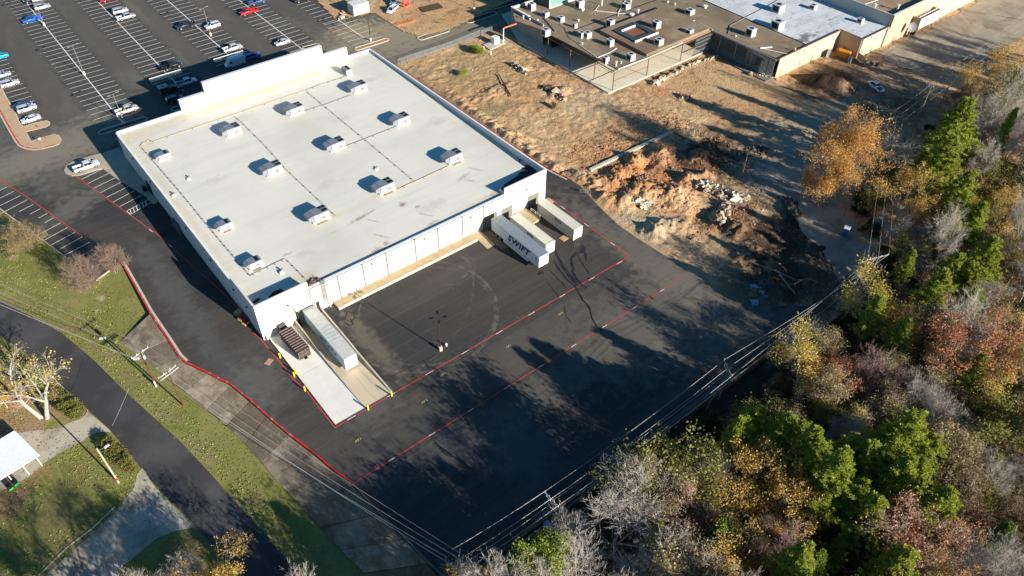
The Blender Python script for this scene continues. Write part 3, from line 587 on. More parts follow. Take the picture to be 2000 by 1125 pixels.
# parking islands
def island(name, a, c, w, fill, h=0.14, mat=None):
    """capsule shaped kerbed island from a to c"""
    a = Vector((a[0], a[1], 0)); c = Vector((c[0], c[1], 0)); d = (c-a).normalized(); ang = math.atan2(d.y, d.x)
    def ring(r):
        P = []
        for k in range(9): t = ang-math.pi/2+math.pi*k/8; P.append((c.x+r*math.cos(t), c.y+r*math.sin(t)))
        for k in range(9): t = ang+math.pi/2+math.pi*k/8; P.append((a.x+r*math.cos(t), a.y+r*math.sin(t)))
        return P
    o, i_ = ring(w/2), ring(w/2-0.3); n = len(o); b = MB()
    V = [(x, y, -0.1) for x, y in o]+[(x, y, h) for x, y in o]+[(x, y, h) for x, y in i_]+[(x, y, 0.03) for x, y in i_]
    F = []
    for k in range(n):
        m = (k+1) % n; F += [(k, m, n+m, n+k), (n+k, n+m, 2*n+m, 2*n+k), (2*n+k, 2*n+m, 3*n+m, 3*n+k)]
    b.add(V, F); b.build(name, mat or M_KERB, kind='structure')
    b = MB(); b.poly([(x, y, 0.05) for x, y in i_]); b.build(name+'_bed', fill, kind='structure')
M_GRAV = NM('island_gravel', (0.24, 0.20, 0.16), 0.95).layer((0.06, 0.045, 0.035), 1.2, 0.45, 0.6, 1, detail=8).bump(4, 0.1, 0.8).m
q1 = lambda x, y: (x/3.99, y/3.99); q2 = lambda x, y: (500+x/3.99, y/3.99)
island('lot_island', G(*q1(800, 1030)), G(*q1(1120, 932)), 2.2, M_YARD)
island('lot_island', G(*q1(1365, 850)), G(*q1(1600, 790)), 2.2, M_YARD)
island('lot_island', G(*q2(795, 380)), G(*q2(1010, 312)), 2.2, NM('bare_soil', (0.36, 0.24, 0.13), 0.95).layer((0.2, 0.13, 0.08), 1.5, 0.45, 0.65).m, mat=plain('kerb_pink', (212, 190, 170)))
island('road_island', G(*q2(1290, 297)), G(*q2(1475, 238)), 2.9, M_GRAV)
island('road_island', G(*q2(1665, 165)), G(*q2(1845, 105)), 2.9, M_YARD)
island('road_island', G(*q2(385, 372)), G(*q2(470, 352)), 2.0, M_YARD)
island('road_island', G(960, 16), G(1010, 2), 2.6, M_YARD)
# kerbed promenade at the left edge with its two noses
M_BUFF = NM('concrete_buff', (0.50, 0.34, 0.20), 0.85).layer((0.40, 0.27, 0.16), 0.4, 0.45, 0.65, 0.6, detail=6).m
z2 = lambda x, y: (x/6.62, 150+y/6.62)
PR = [(0, 105), (70, 245), (165, 410), (215, 500), (255, 590), (300, 650), (470, 600), (600, 572), (640, 590), (645, 620), (600, 650), (460, 685), (335, 715), (400, 840), (520, 800), (700, 750), (760, 765), (795, 825), (770, 870), (700, 900), (560, 935), (430, 950), (320, 935), (240, 895), (200, 840), (120, 700), (40, 560), (0, 490), (-120, 280), (-300, -60), (-200, -250)]
PR = [G(*z2(*p)) for p in PR]
b = MB(); b.prism([(p.x, p.y) for p in PR], -0.1, 0.15); b.build('promenade', M_BUFF, kind='structure')
b = MB(); loop = PR[:28]; b.ribbon([p+Vector((0, 0, 0.165)) for p in loop], 0.34); b.build('promenade_kerb', NM('kerb_cream', (0.52, 0.44, 0.32), 0.85).m, kind='structure')
b = MB(); rp = [G(*z2(*p)) for p in ((-60, 330), (0, 430), (60, 540), (140, 690), (225, 835), (262, 885), (320, 915), (400, 927))]
b.ribbon([p+Vector((0, 0, 0.172)) for p in rp], 0.3)
for s_ in (((430, 935), (530, 932)), ((590, 912), (735, 875)), ((450, 625), (490, 655)), ((540, 765), (590, 795))): b.ribbon([G(*z2(*s_[0]))+Vector((0, 0, 0.172)), G(*z2(*s_[1]))+Vector((0, 0, 0.172))], 0.28)
b.build('promenade_red_line', M_RED, kind='structure')
# ================================================================ STORE BUILDING
BX0, BX1, BY0, BY1 = 25.0, 96.3, 105.3, 182.5
M_WALL = NM('wall_cream', (0.66, 0.63, 0.52), 0.8).layer((0.60, 0.57, 0.46), 0.25, 0.45, 0.7, 0.6, detail=6).m
M_WALLW = NM('wall_white', (0.60, 0.60, 0.58), 0.8).layer((0.54, 0.53, 0.5), 0.3, 0.45, 0.7, 0.6).m
M_TRIM = plain('trim_white', (225, 225, 220), 0.5)
M_DARK = plain('dark_metal', (42, 42, 44), 0.5, 0.3)
M_GREYM = plain('grey_metal', (150, 152, 155), 0.45, 0.5)
a = NM('roof_membrane', (0.67, 0.635, 0.545), 0.6)
a.layer((0.62, 0.595, 0.515), 0.06, 0.4, 0.65, 0.8, detail=5); a.layer((0.52, 0.52, 0.48), 0.5, 0.5, 0.75, 0.5, detail=8, stretch=(0.12, 1, 1), rot=0.0)
a.layer((0.58, 0.55, 0.44), 0.12, 0.55, 0.75, 0.5, detail=6)
st = (0.36, 0.26, 0.19); ye = (0.58, 0.49, 0.31)
for px, py, r, rx, rot, am in ((702,425,2.2,0.5,0.15,0.9),(723,414,1.2,0.25,0.2,0.8),(727,430,1.6,0.2,-1.0,0.7),(745,460,1.6,0.25,-1.0,0.7),(754,474,0.7,0.5,0,0.8),(739,488,1.5,0.9,0,0.85),(762,484,1.8,0.8,0.1,0.7),(786,398,1.0,0.8,0,1.0),(815,403,0.7,0.4,0,0.9),
                           (830,418,2.0,0.25,-1.0,0.6),(845,435,1.5,0.6,0.2,0.6),(970,380,2.8,1.3,0.1,0.9),(905,345,2.2,0.5,0.25,0.6),(920,352,1.5,0.4,-0.9,0.5),(930,330,2,0.4,-1.0,0.4),(674,521,0.9,0.5,0,0.6),(606,553,2.6,1.2,0,0.85),(560,496,1.0,0.4,0,0.5),(653,452,1.2,0.4,0,0.3)):
    p = G(px, py, 6.7); a.blob(p, r, st, am, rx=rx, rot=rot, ns=1.2, nd=0.6)
for p, r, rx, am in (((60, 180.3), 24, 1.8, 0.9), ((29, 176), 3.5, 9, 0.35), ((26.2, 145), 1.0, 40, 0.5), ((36.6, 108.5), 3.2, 2.5, 0.8), ((33, 179), 9, 3, 0.4), ((80, 107), 12, 1.2, 0.4), ((58, 122), 10, 1.5, 0.25)): a.blob(p, r, ye, am, rx=rx, ns=0.5, nd=0.5)
for x, y in ((62.5,165.0),(80.9,164.9),(81.1,144.5),(46.0,165.6),(62.7,144.5),(46.5,144.7),(81.8,123.1),(63.1,123.2),(46.5,122.8)): a.blob((x+1.8, y-0.9), 3.6, ye, 0.45, rx=1.3, ns=0.8)
a.bands(1, 3.05, 0.0, 0.022, (0.50, 0.49, 0.45), 0.45); a.layer((0.46, 0.42, 0.34), 0.7, 0.60, 0.72, 0.45, detail=9, rough=.75, stretch=(.35, 1, 1)); a.layer((0.50, 0.47, 0.40), 0.035, 0.52, 0.66, 0.5, detail=4)
for x, y, r in ((36, 150, 2.5), (55, 133, 3), (72, 155, 2.2), (90, 140, 3), (70, 112, 3.2), (40, 115, 2), (87, 168, 2.4), (52, 171, 3)): a.blob((x, y), r, (0.50, 0.46, 0.38), .5, rx=r*.6, ns=.6, nd=.7)
M_ROOF = a.m
store = thing('store_building', 'large flat-roofed store with cream walls and a pale roof, standing between the lots', 'store', ((BX0+BX1)/2, (BY0+BY1)/2, 0))
def rz_(y): return 6.55+(y-BY0)/(BY1-BY0)*0.3
H0 = -1.6
def SB(b, name, mat, parent=store, **k): return b.build(name, mat, parent, world=True, **k)
b = MB(); b.add([(BX0+0.05, BY0+0.05, rz_(BY0)), (BX1-0.05, BY0+0.05, rz_(BY0)), (BX1-0.05, BY1-0.05, rz_(BY1)), (BX0+0.05, BY1-0.05, rz_(BY1))], [(0, 1, 2, 3)]); roof = SB(b, 'roof', M_ROOF)
# walls, south one panel at a time between the downspouts
XS = [BX0]+[round(G(*p).x, 2) for p in ((617, 592), (665, 582), (712.5, 559.5), (757.5, 538), (812.5, 511.5), (856, 490), (902.5, 467), (944, 447))]+[84.1, BX1]
XS[1] = 36.0
seq = [(BX0, 35.95, 8.4), (35.95, XS[2], 6.9)]+[(XS[i], XS[i+1], 6.9) for i in range(2, len(XS)-3)]+[(XS[-3], 84.1, 6.9), (84.1, BX1, 8.45)]
for x0, x1, h in seq:
    b = MB(); b.box(x0+0.03, x1-0.03, BY0, BY0+0.3, H0, h)
    if h > 8: b.box(x0+0.03, x1-0.03, BY0-0.03, BY0+0.36, h, h+0.08)
    SB(b, 'wall_panel', M_WALL)
for x in [35.95]+XS[2:-2]:
    b = MB(); b.box(x-0.12, x+0.12, BY0-0.16, BY0-0.01, 0.6, 6.6); SB(b, 'downspout', M_GREYM)
b = MB(); b.box(35.98, 84.07, BY0-0.22, BY0-0.01, 6.62, 6.78); SB(b, 'gutter', M_DARK)
b = MB(); b.box(35.98, 84.07, BY0-0.28, BY0+0.34, 6.91, 7.0); SB(b, 'coping', M_TRIM)
b = MB(); b.box(BX0, BX0+0.3, BY0+0.31, BY1, H0, 7.0); SB(b, 'west_wall', M_WALLW)
b = MB(); b.add([(BX0-0.04, 116, 7.0), (BX0+0.36, 116, 7.0), (BX0+0.36, BY1, 7.2), (BX0-0.04, BY1, 7.2), (BX0-0.04, 116, 6.8), (BX0+0.36, 116, 6.8), (BX0+0.36, BY1, 6.95), (BX0-0.04, BY1, 6.95)], [(0,1,2,3),(0,4,5,1),(1,5,6,2),(2,6,7,3),(3,7,4,0)]); SB(b, 'coping', M_TRIM)
b = MB(); b.box(BX0, BX0+0.3, BY0+0.31, 115.9, 7.0, 8.4); b.box(BX0-0.03, BX0+0.36, BY0+0.4, 115.9, 8.4, 8.48); SB(b, 'parapet', M_WALLW)
b = MB(); b.add([(BX1-0.3, BY0+0.31, H0), (BX1, BY0+0.31, H0), (BX1, BY1, H0), (BX1-0.3, BY1, H0), (BX1-0.3, BY0+0.31, 8.45), (BX1, BY0+0.31, 8.45), (BX1, BY1, 7.45), (BX1-0.3, BY1, 7.45)], [(0,3,2,1),(4,5,6,7),(0,1,5,4),(1,2,6,5),(2,3,7,6),(3,0,4,7)]); SB(b, 'east_wall', M_WALLW)
b = MB(); b.add([(BX1-0.36, BY0+0.31, 8.46), (BX1+0.05, BY0+0.31, 8.46), (BX1+0.05, BY1, 7.46), (BX1-0.36, BY1, 7.46), (BX1-0.36, BY0+0.31, 8.54), (BX1+0.05, BY0+0.31, 8.54), (BX1+0.05, BY1, 7.54), (BX1-0.36, BY1, 7.54)], [(0,3,2,1),(4,5,6,7),(0,1,5,4),(1,2,6,5),(2,3,7,6),(3,0,4,7)]); SB(b, 'coping', M_TRIM)
# short parapet behind the raised south corners
b = MB(); b.box(84.1, 84.35, BY0+0.37, BY0+2.0, rz_(BY0), 7.6); SB(b, 'parapet', M_WALLW)
for x0, x1, h in ((BX0+0.3, 41.3, 7.35), (41.3, 48.0, 10.4), (48.0, 81.35, 13.05), (81.35, 88.7, 10.3), (88.7, BX1-0.3, 7.45)):
    b = MB(); t = 0.9 if h > 8 else 0.35; b.box(x0+0.004, x1-0.004, BY1-t, BY1-0.004, H0, h); b.box(x0+0.01, x1-0.01, BY1-t-0.05, BY1+0.05, h+0.002, h+0.1); SB(b, 'north_parapet', M_WALLW)
# kicker braces
for k in range(15):
    x = 49.5+k*2.12; b = MB(); b.bar((x, BY1-0.95, 10.6), (x+0.15, BY1-3.6, rz_(179)+0.05), 0.035); b.bar((x, BY1-0.95, 8.6), (x+0.1, BY1-2.6, rz_(179)+0.05), 0.035); b.rbox(x+0.15, BY1-3.6, 0.2, 0.2, rz_(179)+0.01, rz_(179)+0.08); SB(b, 'brace', M_TRIM)
# wall packs, doors
def wpack(x, y, z): b = MB(); b.rbox(x, y, 0.3, 0.25, z, z+0.28); SB(b, 'wall_lamp', M_DARK)
for px, py in ((562, 597), (725.5, 516), (828, 467), (919, 425.5), (1027, 371)):
    z_ = min([k*0.05 for k in range(30, 170)], key=lambda z: abs(G(px, py, z).y-BY0)); wpack(G(px, py, z_).x, BY0-0.13, z_)
for y in (172, 160.5, 139.5, 126.5, 115.5, 109.5): wpack(BX0-0.13, y, 5.2)
b = MB(); b.box(77.9, 81.9, BY0-0.12, BY0-0.005, 0.0, 3.4); SB(b, 'dock_door', plain('door_grey', (120, 118, 105)))
b = MB(); b.box(83.4, 86.4, BY0-0.12, BY0-0.005, 0.0, 3.2); SB(b, 'dock_door', plain('door_grey', (120, 118, 105)))
b = MB(); b.box(91.0, 94.2, BY0-0.12, BY0-0.005, 0.0, 3.2); SB(b, 'dock_door', plain('door_grey', (120, 118, 105)))
b = MB(); b.box(42.6, 43.7, BY0-0.08, BY0-0.005, 0.56, 2.7); SB(b, 'door', M_TRIM)
b = MB(); b.box(88.5, 89.6, BY0-0.08, BY0-0.005, 0.46, 2.6); SB(b, 'door', M_TRIM)
b = MB(); b.box(32.4, 37.1, BY0-0.9, BY0-0.01, 3.3, 3.55); b.box(32.4, 32.65, BY0-0.8, BY0-0.01, -1.2, 3.3); b.box(36.85, 37.1, BY0-0.8, BY0-0.01, -1.2, 3.3); SB(b, 'dock_shelter', M_DARK)
b = MB(); b.box(32.2, 37.3, BY0-1.0, BY0-0.01, 3.56, 3.72); SB(b, 'dock_canopy', M_TRIM)
b = MB(); b.box(43.9, 46.6, BY0-0.06, BY0-0.01, 0.95, 1.0); [b.rbox(x, BY0-0.3, 0.06, 0.06, 0.55, 1.5) for x in (43.9, 45.2, 46.6)]; b.bar((43.9, BY0-0.3, 1.5), (46.6, BY0-0.3, 1.5), 0.06); SB(b, 'handrail', M_TRIM)
# caged ladder
b = MB()
for x in (38.6, 39.2): b.bar((x, BY0-0.25, 0.8), (x, BY0-0.25, 7.9), 0.07)
for k in range(22): b.bar((38.6, BY0-0.25, 1.0+k*0.31), (39.2, BY0-0.25, 1.0+k*0.31), 0.04)
SB(b, 'ladder', M_GREYM)
b = MB()
for k in range(9):
    z = 2.6+k*0.66; P = [(38.9+0.42*math.cos(t), BY0-0.3-0.75*math.sin(t), z) for t in [j*math.pi/6 for j in range(7)]]
    for i in range(6): b.bar(P[i], P[i+1], 0.05)
for t in [j*math.pi/6 for j in (1, 2, 3, 4, 5)]: b.bar((38.9+0.42*math.cos(t), BY0-0.3-0.75*math.sin(t), 2.6), (38.9+0.42*math.cos(t), BY0-0.3-0.75*math.sin(t), 7.9), 0.04)
SB(b, 'ladder_cage', M_GREYM)
# canopy columns / meters on the west wall
b = MB(); b.box(24.1, 24.95, 144.8, 149.8, 0.05, 0.5); b.box(24.35, 24.95, 146, 147.2, 0.5, 2.1); b.box(24.35, 24.95, 148.2, 149.4, 0.5, 1.8); SB(b, 'meter_bank', plain('meter_grey', (96, 100, 104)))
b = MB(); b.box(24.7, 24.95, 163.4, 166, 0.15, 2.6); b.rbox(24.0, 165.8, 0.9, 0.8, 0.15, 1.3); SB(b, 'west_door', M_DARK)
# flat membranes left loose on the roof corner
M_BLK = NM('black_membrane', (0.012, 0.012, 0.014), 0.45, spec=0.4).m
def blotch(name, px, z, mat, th=0.05, **k):
    P = [G(x, y, z) for x, y in px]; c = sum(P, Vector())/len(P); t = thing(name, loc=(c.x, c.y, z), **k)
    b = MB(); b.prism([(p.x, p.y) for p in P], z, z+th); b.build('sheet', mat, t, world=True); return t
z3 = lambda x, y: (960+x/10, 310+y/10)
blotch('black_roofing_sheet', [z3(*p) for p in ((180,600),(260,500),(420,390),(520,320),(560,260),(640,240),(700,230),(600,195),(600,180),(690,165),(640,130),(720,120),(780,160),(840,200),(880,245),(900,265),(820,300),(700,350),(500,450),(300,560),(240,680),(190,660))], 6.62, M_BLK, label='torn black roofing sheet spread in the store roof corner above the docks', cat='roofing sheet')
blotch('black_roofing_sheet', [z3(*p) for p in ((530, 10), (640, 15), (560, 40), (535, 70))], 6.62, M_BLK, label='small loose scrap of black roofing by the parapet', cat='roofing sheet')
def heap(name, p, rx, ry, h, mat, rot=0.0, seed=1, **k):
    t = thing(name, loc=tuple(p), **k); V = []; F = []; n = 14; m = 5; r_ = random.Random(seed)
    for j in range(m):
        f = j/(m-1); r = math.cos(f*math.pi/2)**0.7 if j < m-1 else 0.02
        for i in range(n):
            t_ = 2*math.pi*i/n; q = r*(1+r_.uniform(-.18, .18)); X, Y = rx*q*math.cos(t_), ry*q*math.sin(t_)
            V.append((X*math.cos(rot)-Y*math.sin(rot), X*math.sin(rot)+Y*math.cos(rot), h*math.sin(f*math.pi/2)*(1+r_.uniform(-.15, .15))-(0.15 if j == 0 else 0)))
    for j in range(m-1):
        for i in range(n): F.append((j*n+i, j*n+(i+1) % n, (j+1)*n+(i+1) % n, (j+1)*n+i))
    F.append(tuple((m-1)*n+i for i in range(n))); MB().add(V, F).build('heap', mat, t); return t
heap('leaf_heap', G(539, 574, 6.6), 1.5, 0.75, 0.25, plain('leaf_litter', (52, 40, 32)), 0.25, 3, label='dark oval heap of leaves on the shaded store roof corner', cat='leaf heap')
heap('leaf_heap', G(501, 587, 6.6), 0.8, 0.35, 0.15, plain('leaf_litter', (52, 40, 32)), 0.25, 4, label='small dark heap of leaves tucked in the roof corner', cat='leaf heap')
# ================================================================ ROOFTOP UNITS AND GAS LINES
M_HVAC = plain('hvac_panel', (178, 178, 184), 0.5, 0.0, var=0.06, scale=4); M_HVC = plain('hvac_seam', (120, 120, 126), 0.6); M_HVTOP = plain('hvac_top', (128, 132, 140), 0.55, 0.2); M_FAN = plain('fan_black', (18, 19, 22), 0.5)
M_WOOD = plain('curb_wood', (150, 135, 105), 0.9)
def rooftop_unit(x, y, z, L=3.5, D=2.4, H=1.95, hood=1.2, fans=4, rz=0, **k):
    t = thing('rooftop_unit', loc=(x, y, z), rz=rz, **k)
    MB().box(-hood*0.3, L+0.15, -0.12, D+0.12, 0, 0.32).build('roof_curb', M_TRIM, t)
    MB().box(0, L, 0, D, 0.33, H).build('cabinet', M_HVC, t)
    for i in range(4):
        if i == 2: MB().box(L*(i+0.05)/4, L*(i+0.95)/4, -0.03, -0.002, 0.5, H*0.55).build('access_panel', M_HVC, t); MB().box(L*(i+0.05)/4, L*(i+0.95)/4, -0.03, -0.002, H*0.6, H-0.1).build('access_panel', M_HVAC, t)
        else: MB().box(L*(i+0.05)/4, L*(i+0.95)/4, -0.03, -0.002, 0.45, H-0.1).build('access_panel', M_HVAC, t)
    MB().box(-0.02, L+0.02, -0.03, D+0.03, H+0.003, H+0.07).build('lid', M_HVTOP, t)
    if hood: MB().add([(-hood, 0.1, 0.75), (-0.005, 0.1, 0.45), (-0.005, 0.1, H), (-hood, 0.1, H-0.25), (-hood, D-0.1, 0.75), (-0.005, D-0.1, 0.45), (-0.005, D-0.1, H), (-hood, D-0.1, H-0.25)], [(0,1,2,3),(7,6,5,4),(3,2,6,7),(0,3,7,4),(0,4,5,1)]).build('intake_hood', M_HVTOP, t)
    n = {4: ((0.72, .25), (0.66, .75), (0.9, .25), (0.89, .75)), 2: ((.72, .3), (.72, .7)), 1: ((.6, .5),)}[fans]
    for u, v in n:
        r = 0.36 if fans > 1 else 0.42
        f = MB().cyl(L*u, D*v, H+0.07, H+0.17, r, 12).build('fan', M_FAN, t)
    b = MB(); b.box(0.3, L*0.75, -0.85, -0.2, 0, 0.06)
    b.build('walk_pad', M_WOOD, t); return t
AC = ((744.9,379.5,'beside the south gas line, right of the round stain'), (615.5,436,'nearest the long cream south wall'), (879.5,320.5,'nearest the black sheeting in the east corner'), (649.5,296.5,'in the very middle of the roof'), (525.5,344.5,'left of the middle row where the pipe passes'), (777.5,247,'on the right side of the middle row'),
      (694.5,182.8,'between two pipe runs near the back, to the right'), (569.5,227,'in the centre of the back row'), (446,268,'on the left of the back row'))
for i, (px, py, s_) in enumerate(AC):
    p = G(px, py, 6.75); rooftop_unit(p.x, p.y, 6.62, label='big grey rooftop air conditioner '+s_, cat='air conditioner', group='large air conditioners on the store roof')
for px, py, s_ in ((431.5,452,'on the west strip halfway down'), (489.5,526.5,'on the west strip closest to the docks'), (312.5,314.5,'at the back of the west strip')):
    p = G(px, py, 6.75); rooftop_unit(p.x, p.y, 6.62, L=2.6, D=1.8, H=1.35, hood=0.7, fans=2, label='small grey rooftop air conditioner '+s_, cat='air conditioner', group='small air conditioners on the store roof')
p = G(677.5, 150, 6.8); rooftop_unit(p.x, p.y, 6.75, L=1.6, D=2.6, H=1.8, hood=0, fans=2, label='narrow grey rooftop air conditioner alone near the tall white parapet', cat='air conditioner')
M_GAS = plain('gas_yellow', (196, 168, 96), 0.6); M_GASG = plain('gas_grey', (140, 135, 118), 0.6)
blk = MB().box(-0.17, 0.17, -0.09, 0.09, 0, 0.12).build('support_block', plain('block_dark', (96, 92, 84), 0.9)); BLKM = blk.data; bpy.data.objects.remove(blk)
def gas(name_s, px, mat, step, rot, lab):
    P = [G(x, y, 6.78) for x, y in px]; t = thing('gas_pipe', lab, 'roof pipe', (P[0].x, P[0].y, 6.6), group='gas pipes on the store roof')
    MB().tube([(p.x, p.y, rz_(p.y)+0.19) for p in P], 0.045, 6).build('pipe', mat, t, world=True)
    for i in range(len(P)-1):
        d = (P[i+1]-P[i]); n = max(1, int(d.length/step))
        for k in range(n):
            q = P[i]+d*((k+0.5)/n); inst('support_block', BLKM, (q.x-P[0].x, q.y-P[0].y, rz_(q.y)+0.004-6.6), 0 if abs(d.x) < abs(d.y) else math.pi/2, parent=t)
zr = lambda x, y: (200+x/10, 180+y/10)
gas('a', [zr(*p) for p in ((740,1075),(800,1000),(920,945),(970,975),(1010,975))]+[(400, 244), (500, 210.5), (596.5, 177.5)], M_GAS, 4.5, 0, 'yellow gas pipe running beside the back parapet of the store roof')
gas('b', [(597, 177.5), (625, 166.7), (656, 157), (676, 150)], M_GASG, 4.5, 0, 'short grey gas pipe reaching the narrow unit by the back parapet')
gas('c', [(597, 178), (631, 206), (720.6, 279.4), (811, 355)], M_GASG, 3.0, 0, 'longest grey gas pipe crossing the middle of the store roof front to back')
gas('d', [(766, 375), (811, 355), (878, 324)], M_GAS, 4.0, 0, 'gas pipe joining the two front right air conditioners')
gas('e', [(592, 219), (633, 206), (686, 187)], M_GASG, 4.0, 0, 'gas pipe joining the centre and right units of the back row')
gas('f', [(674, 287), (713, 272), (774, 248)], M_GASG, 4.0, 0, 'gas pipe joining the centre and right units of the middle row')
gas('g', [(457, 228), (470, 238)], M_GASG, 4.0, 0, 'shortest stub of gas pipe behind the left unit of the back row')
gas('h', [(470, 238), (515, 282), (560, 332), (656, 422)], M_GASG, 3.0, 0, 'grey gas pipe on the left half of the roof ending near the front unit')
gas('i', [(277, 289), (350, 373), (420, 458), (489, 539)], M_GASG, 1.8, 0, 'closely supported gas pipe along the west strip of the store roof')
gas('j', [(489, 539), (500, 533), (557.5, 505), (575, 522), (597.5, 545)], M_GASG, 1.6, 0, 'bent gas pipe round the patch behind the roof ladder')
def vent(px, py, h, s_):
    p = G(px, py, 6.8); t = thing('roof_vent', 'small white roof vent '+s_, 'roof vent', (p.x, p.y, 6.65), group='small vents on the store roof')
    MB().box(-0.35, 0.35, -0.3, 0.3, 0, 0.3).cyl(0, 0, 0.3, h, 0.14, 8).build('flue', M_TRIM, t); MB().cyl(0.35, 0.5, 0, h+0.1, 0.2, 10).build('cap', M_GREYM, t)
vent(368, 350, 0.5, 'on the open roof left of the middle'); vent(339, 383, 0.6, 'near the west edge above the loading apron'); vent(550, 532, 0.5, 'in the corner above the compactor'); vent(735, 330, 0.25, 'between the middle units')
# debris by the ladder
def rubble(name, pts, n, s0, s1, mats, seed=1, spread=1.0, zf=None, h=0.5, kind='stuff', **k):
    """a pile of angular broken lumps scattered along a world polyline; one object per pile"""
    r_ = random.Random(seed); V = []; F = []; P = [Vector(p) for p in pts]
    L = [(P[i+1]-P[i]).length for i in range(len(P)-1)]; T = sum(L) or 1; MI = []
    for _ in range(n):
        t_ = r_.uniform(0, T); i = 0
        while i < len(L)-1 and t_ > L[i]: t_ -= L[i]; i += 1
        c = P[i].lerp(P[i+1], t_/(L[i] or 1)) if len(P) > 1 else P[0].copy()
        d = abs(r_.gauss(0, 0.45)); a_ = r_.uniform(0, 6.28); c = c+Vector((math.cos(a_), math.sin(a_), 0))*d*spread
        s_ = r_.uniform(s0, s1)*(1.0 if r_.random() < 0.85 else 1.6); c.z += max(0, h*(1-d))*r_.uniform(0.2, 1.0)
        sx, sy, sz = s_*r_.uniform(.6, 1.3), s_*r_.uniform(.4, 1), s_*r_.uniform(.2, .55)
        M = Matrix.Rotation(r_.uniform(0, 6.28), 3, 'Z') @ Matrix.Rotation(r_.uniform(-.7, .7), 3, 'X') @ Matrix.Rotation(r_.uniform(-.7, .7), 3, 'Y')
        o = len(V)
        for Z in (-1, 1):
            for X, Y in ((-1,-1),(1,-1),(1,1),(-1,1)): V.append(tuple(c+M @ Vector((X*sx*r_.uniform(.3, .55), Y*sy*r_.uniform(.3, .55), Z*sz*0.5))))
        for f in [(0,3,2,1),(4,5,6,7),(0,1,5,4),(1,2,6,5),(2,3,7,6),(3,0,4,7)]: F.append(tuple(q+o for q in f)); 
        MI += [r_.randrange(len(mats))]*6
    me = bpy.data.meshes.new(name); me.from_pydata(V, [], F)
    for m in mats: me.materials.append(m)
    me.polygons.foreach_set('material_index', MI); me.update()
    o = bpy.data.objects.new(name, me); COL.objects.link(o); return tag(o, kind=kind, **k)
M_RUB = [NM('rubble_pale', (0.50, 0.43, 0.33), 0.9).perpiece(0.45).m, NM('rubble_tan', (0.40, 0.27, 0.17), 0.9).perpiece(0.4).m, NM('rubble_dark', (0.10, 0.08, 0.065), 0.9).perpiece(0.4).m, NM('rubble_brick', (0.42, 0.17, 0.10), 0.9).perpiece(0.3).m]
rubble('roof_debris', [G(602, 556, 6.6), G(622, 547, 6.6)], 46, 0.25, 0.8, [M_RUB[2], M_RUB[3], plain('scrap_rust', (120, 70, 50))], 5, 1.0, h=0.25)
# ================================================================ TRAILERS AND CONTAINERS
def text_mesh(body, size, mat, name, parent, M, bold=0.02, shear=0.0, ext=0.01, spacing=1.0, **k):
    cu = bpy.data.curves.new('t', 'FONT'); cu.body = body; cu.size = size; cu.offset = bold; cu.shear = shear; cu.extrude = ext; cu.align_x = 'CENTER'; cu.align_y = 'CENTER'; cu.space_character = spacing; cu.resolution_u = 2
    o = bpy.data.objects.new('t', cu); COL.objects.link(o); bpy.context.view_layer.update()
    me = bpy.data.meshes.new_from_object(o); bpy.data.objects.remove(o); me.name = name; me.materials.clear(); me.materials.append(mat)
    me.transform(M); q = bpy.data.objects.new(name, me); COL.objects.link(q); q.parent = parent; return tag(q, **k)
M_BOXW = plain('trailer_white', (215, 218, 220), 0.45, var=0.05); M_BOXB = plain('trailer_side', (190, 202, 212), 0.4, var=0.04); M_ALU = plain('trailer_alu', (150, 158, 160), 0.4, 0.3)
M_TYRE = plain('tyre', (24, 24, 25), 0.85); M_RIM = plain('rim', (170, 172, 175), 0.4, 0.5); M_NAVY = plain('navy_lettering', (22, 38, 92), 0.5, var=0.02); M_BLACK = plain('black_paint', (22, 22, 24), 0.5)
def wheel(parent, x, y, r, w, side):
    o = MB().tube([(x, y-w/2, r), (x, y+w/2, r)], r, 14).build('wheel', M_TYRE, parent)
    MB().tube([(x, y+side*(w/2+0.004), r), (x, y+side*(w/2+0.03), r)], r*0.58, 10).build('rim', M_RIM, o); return o
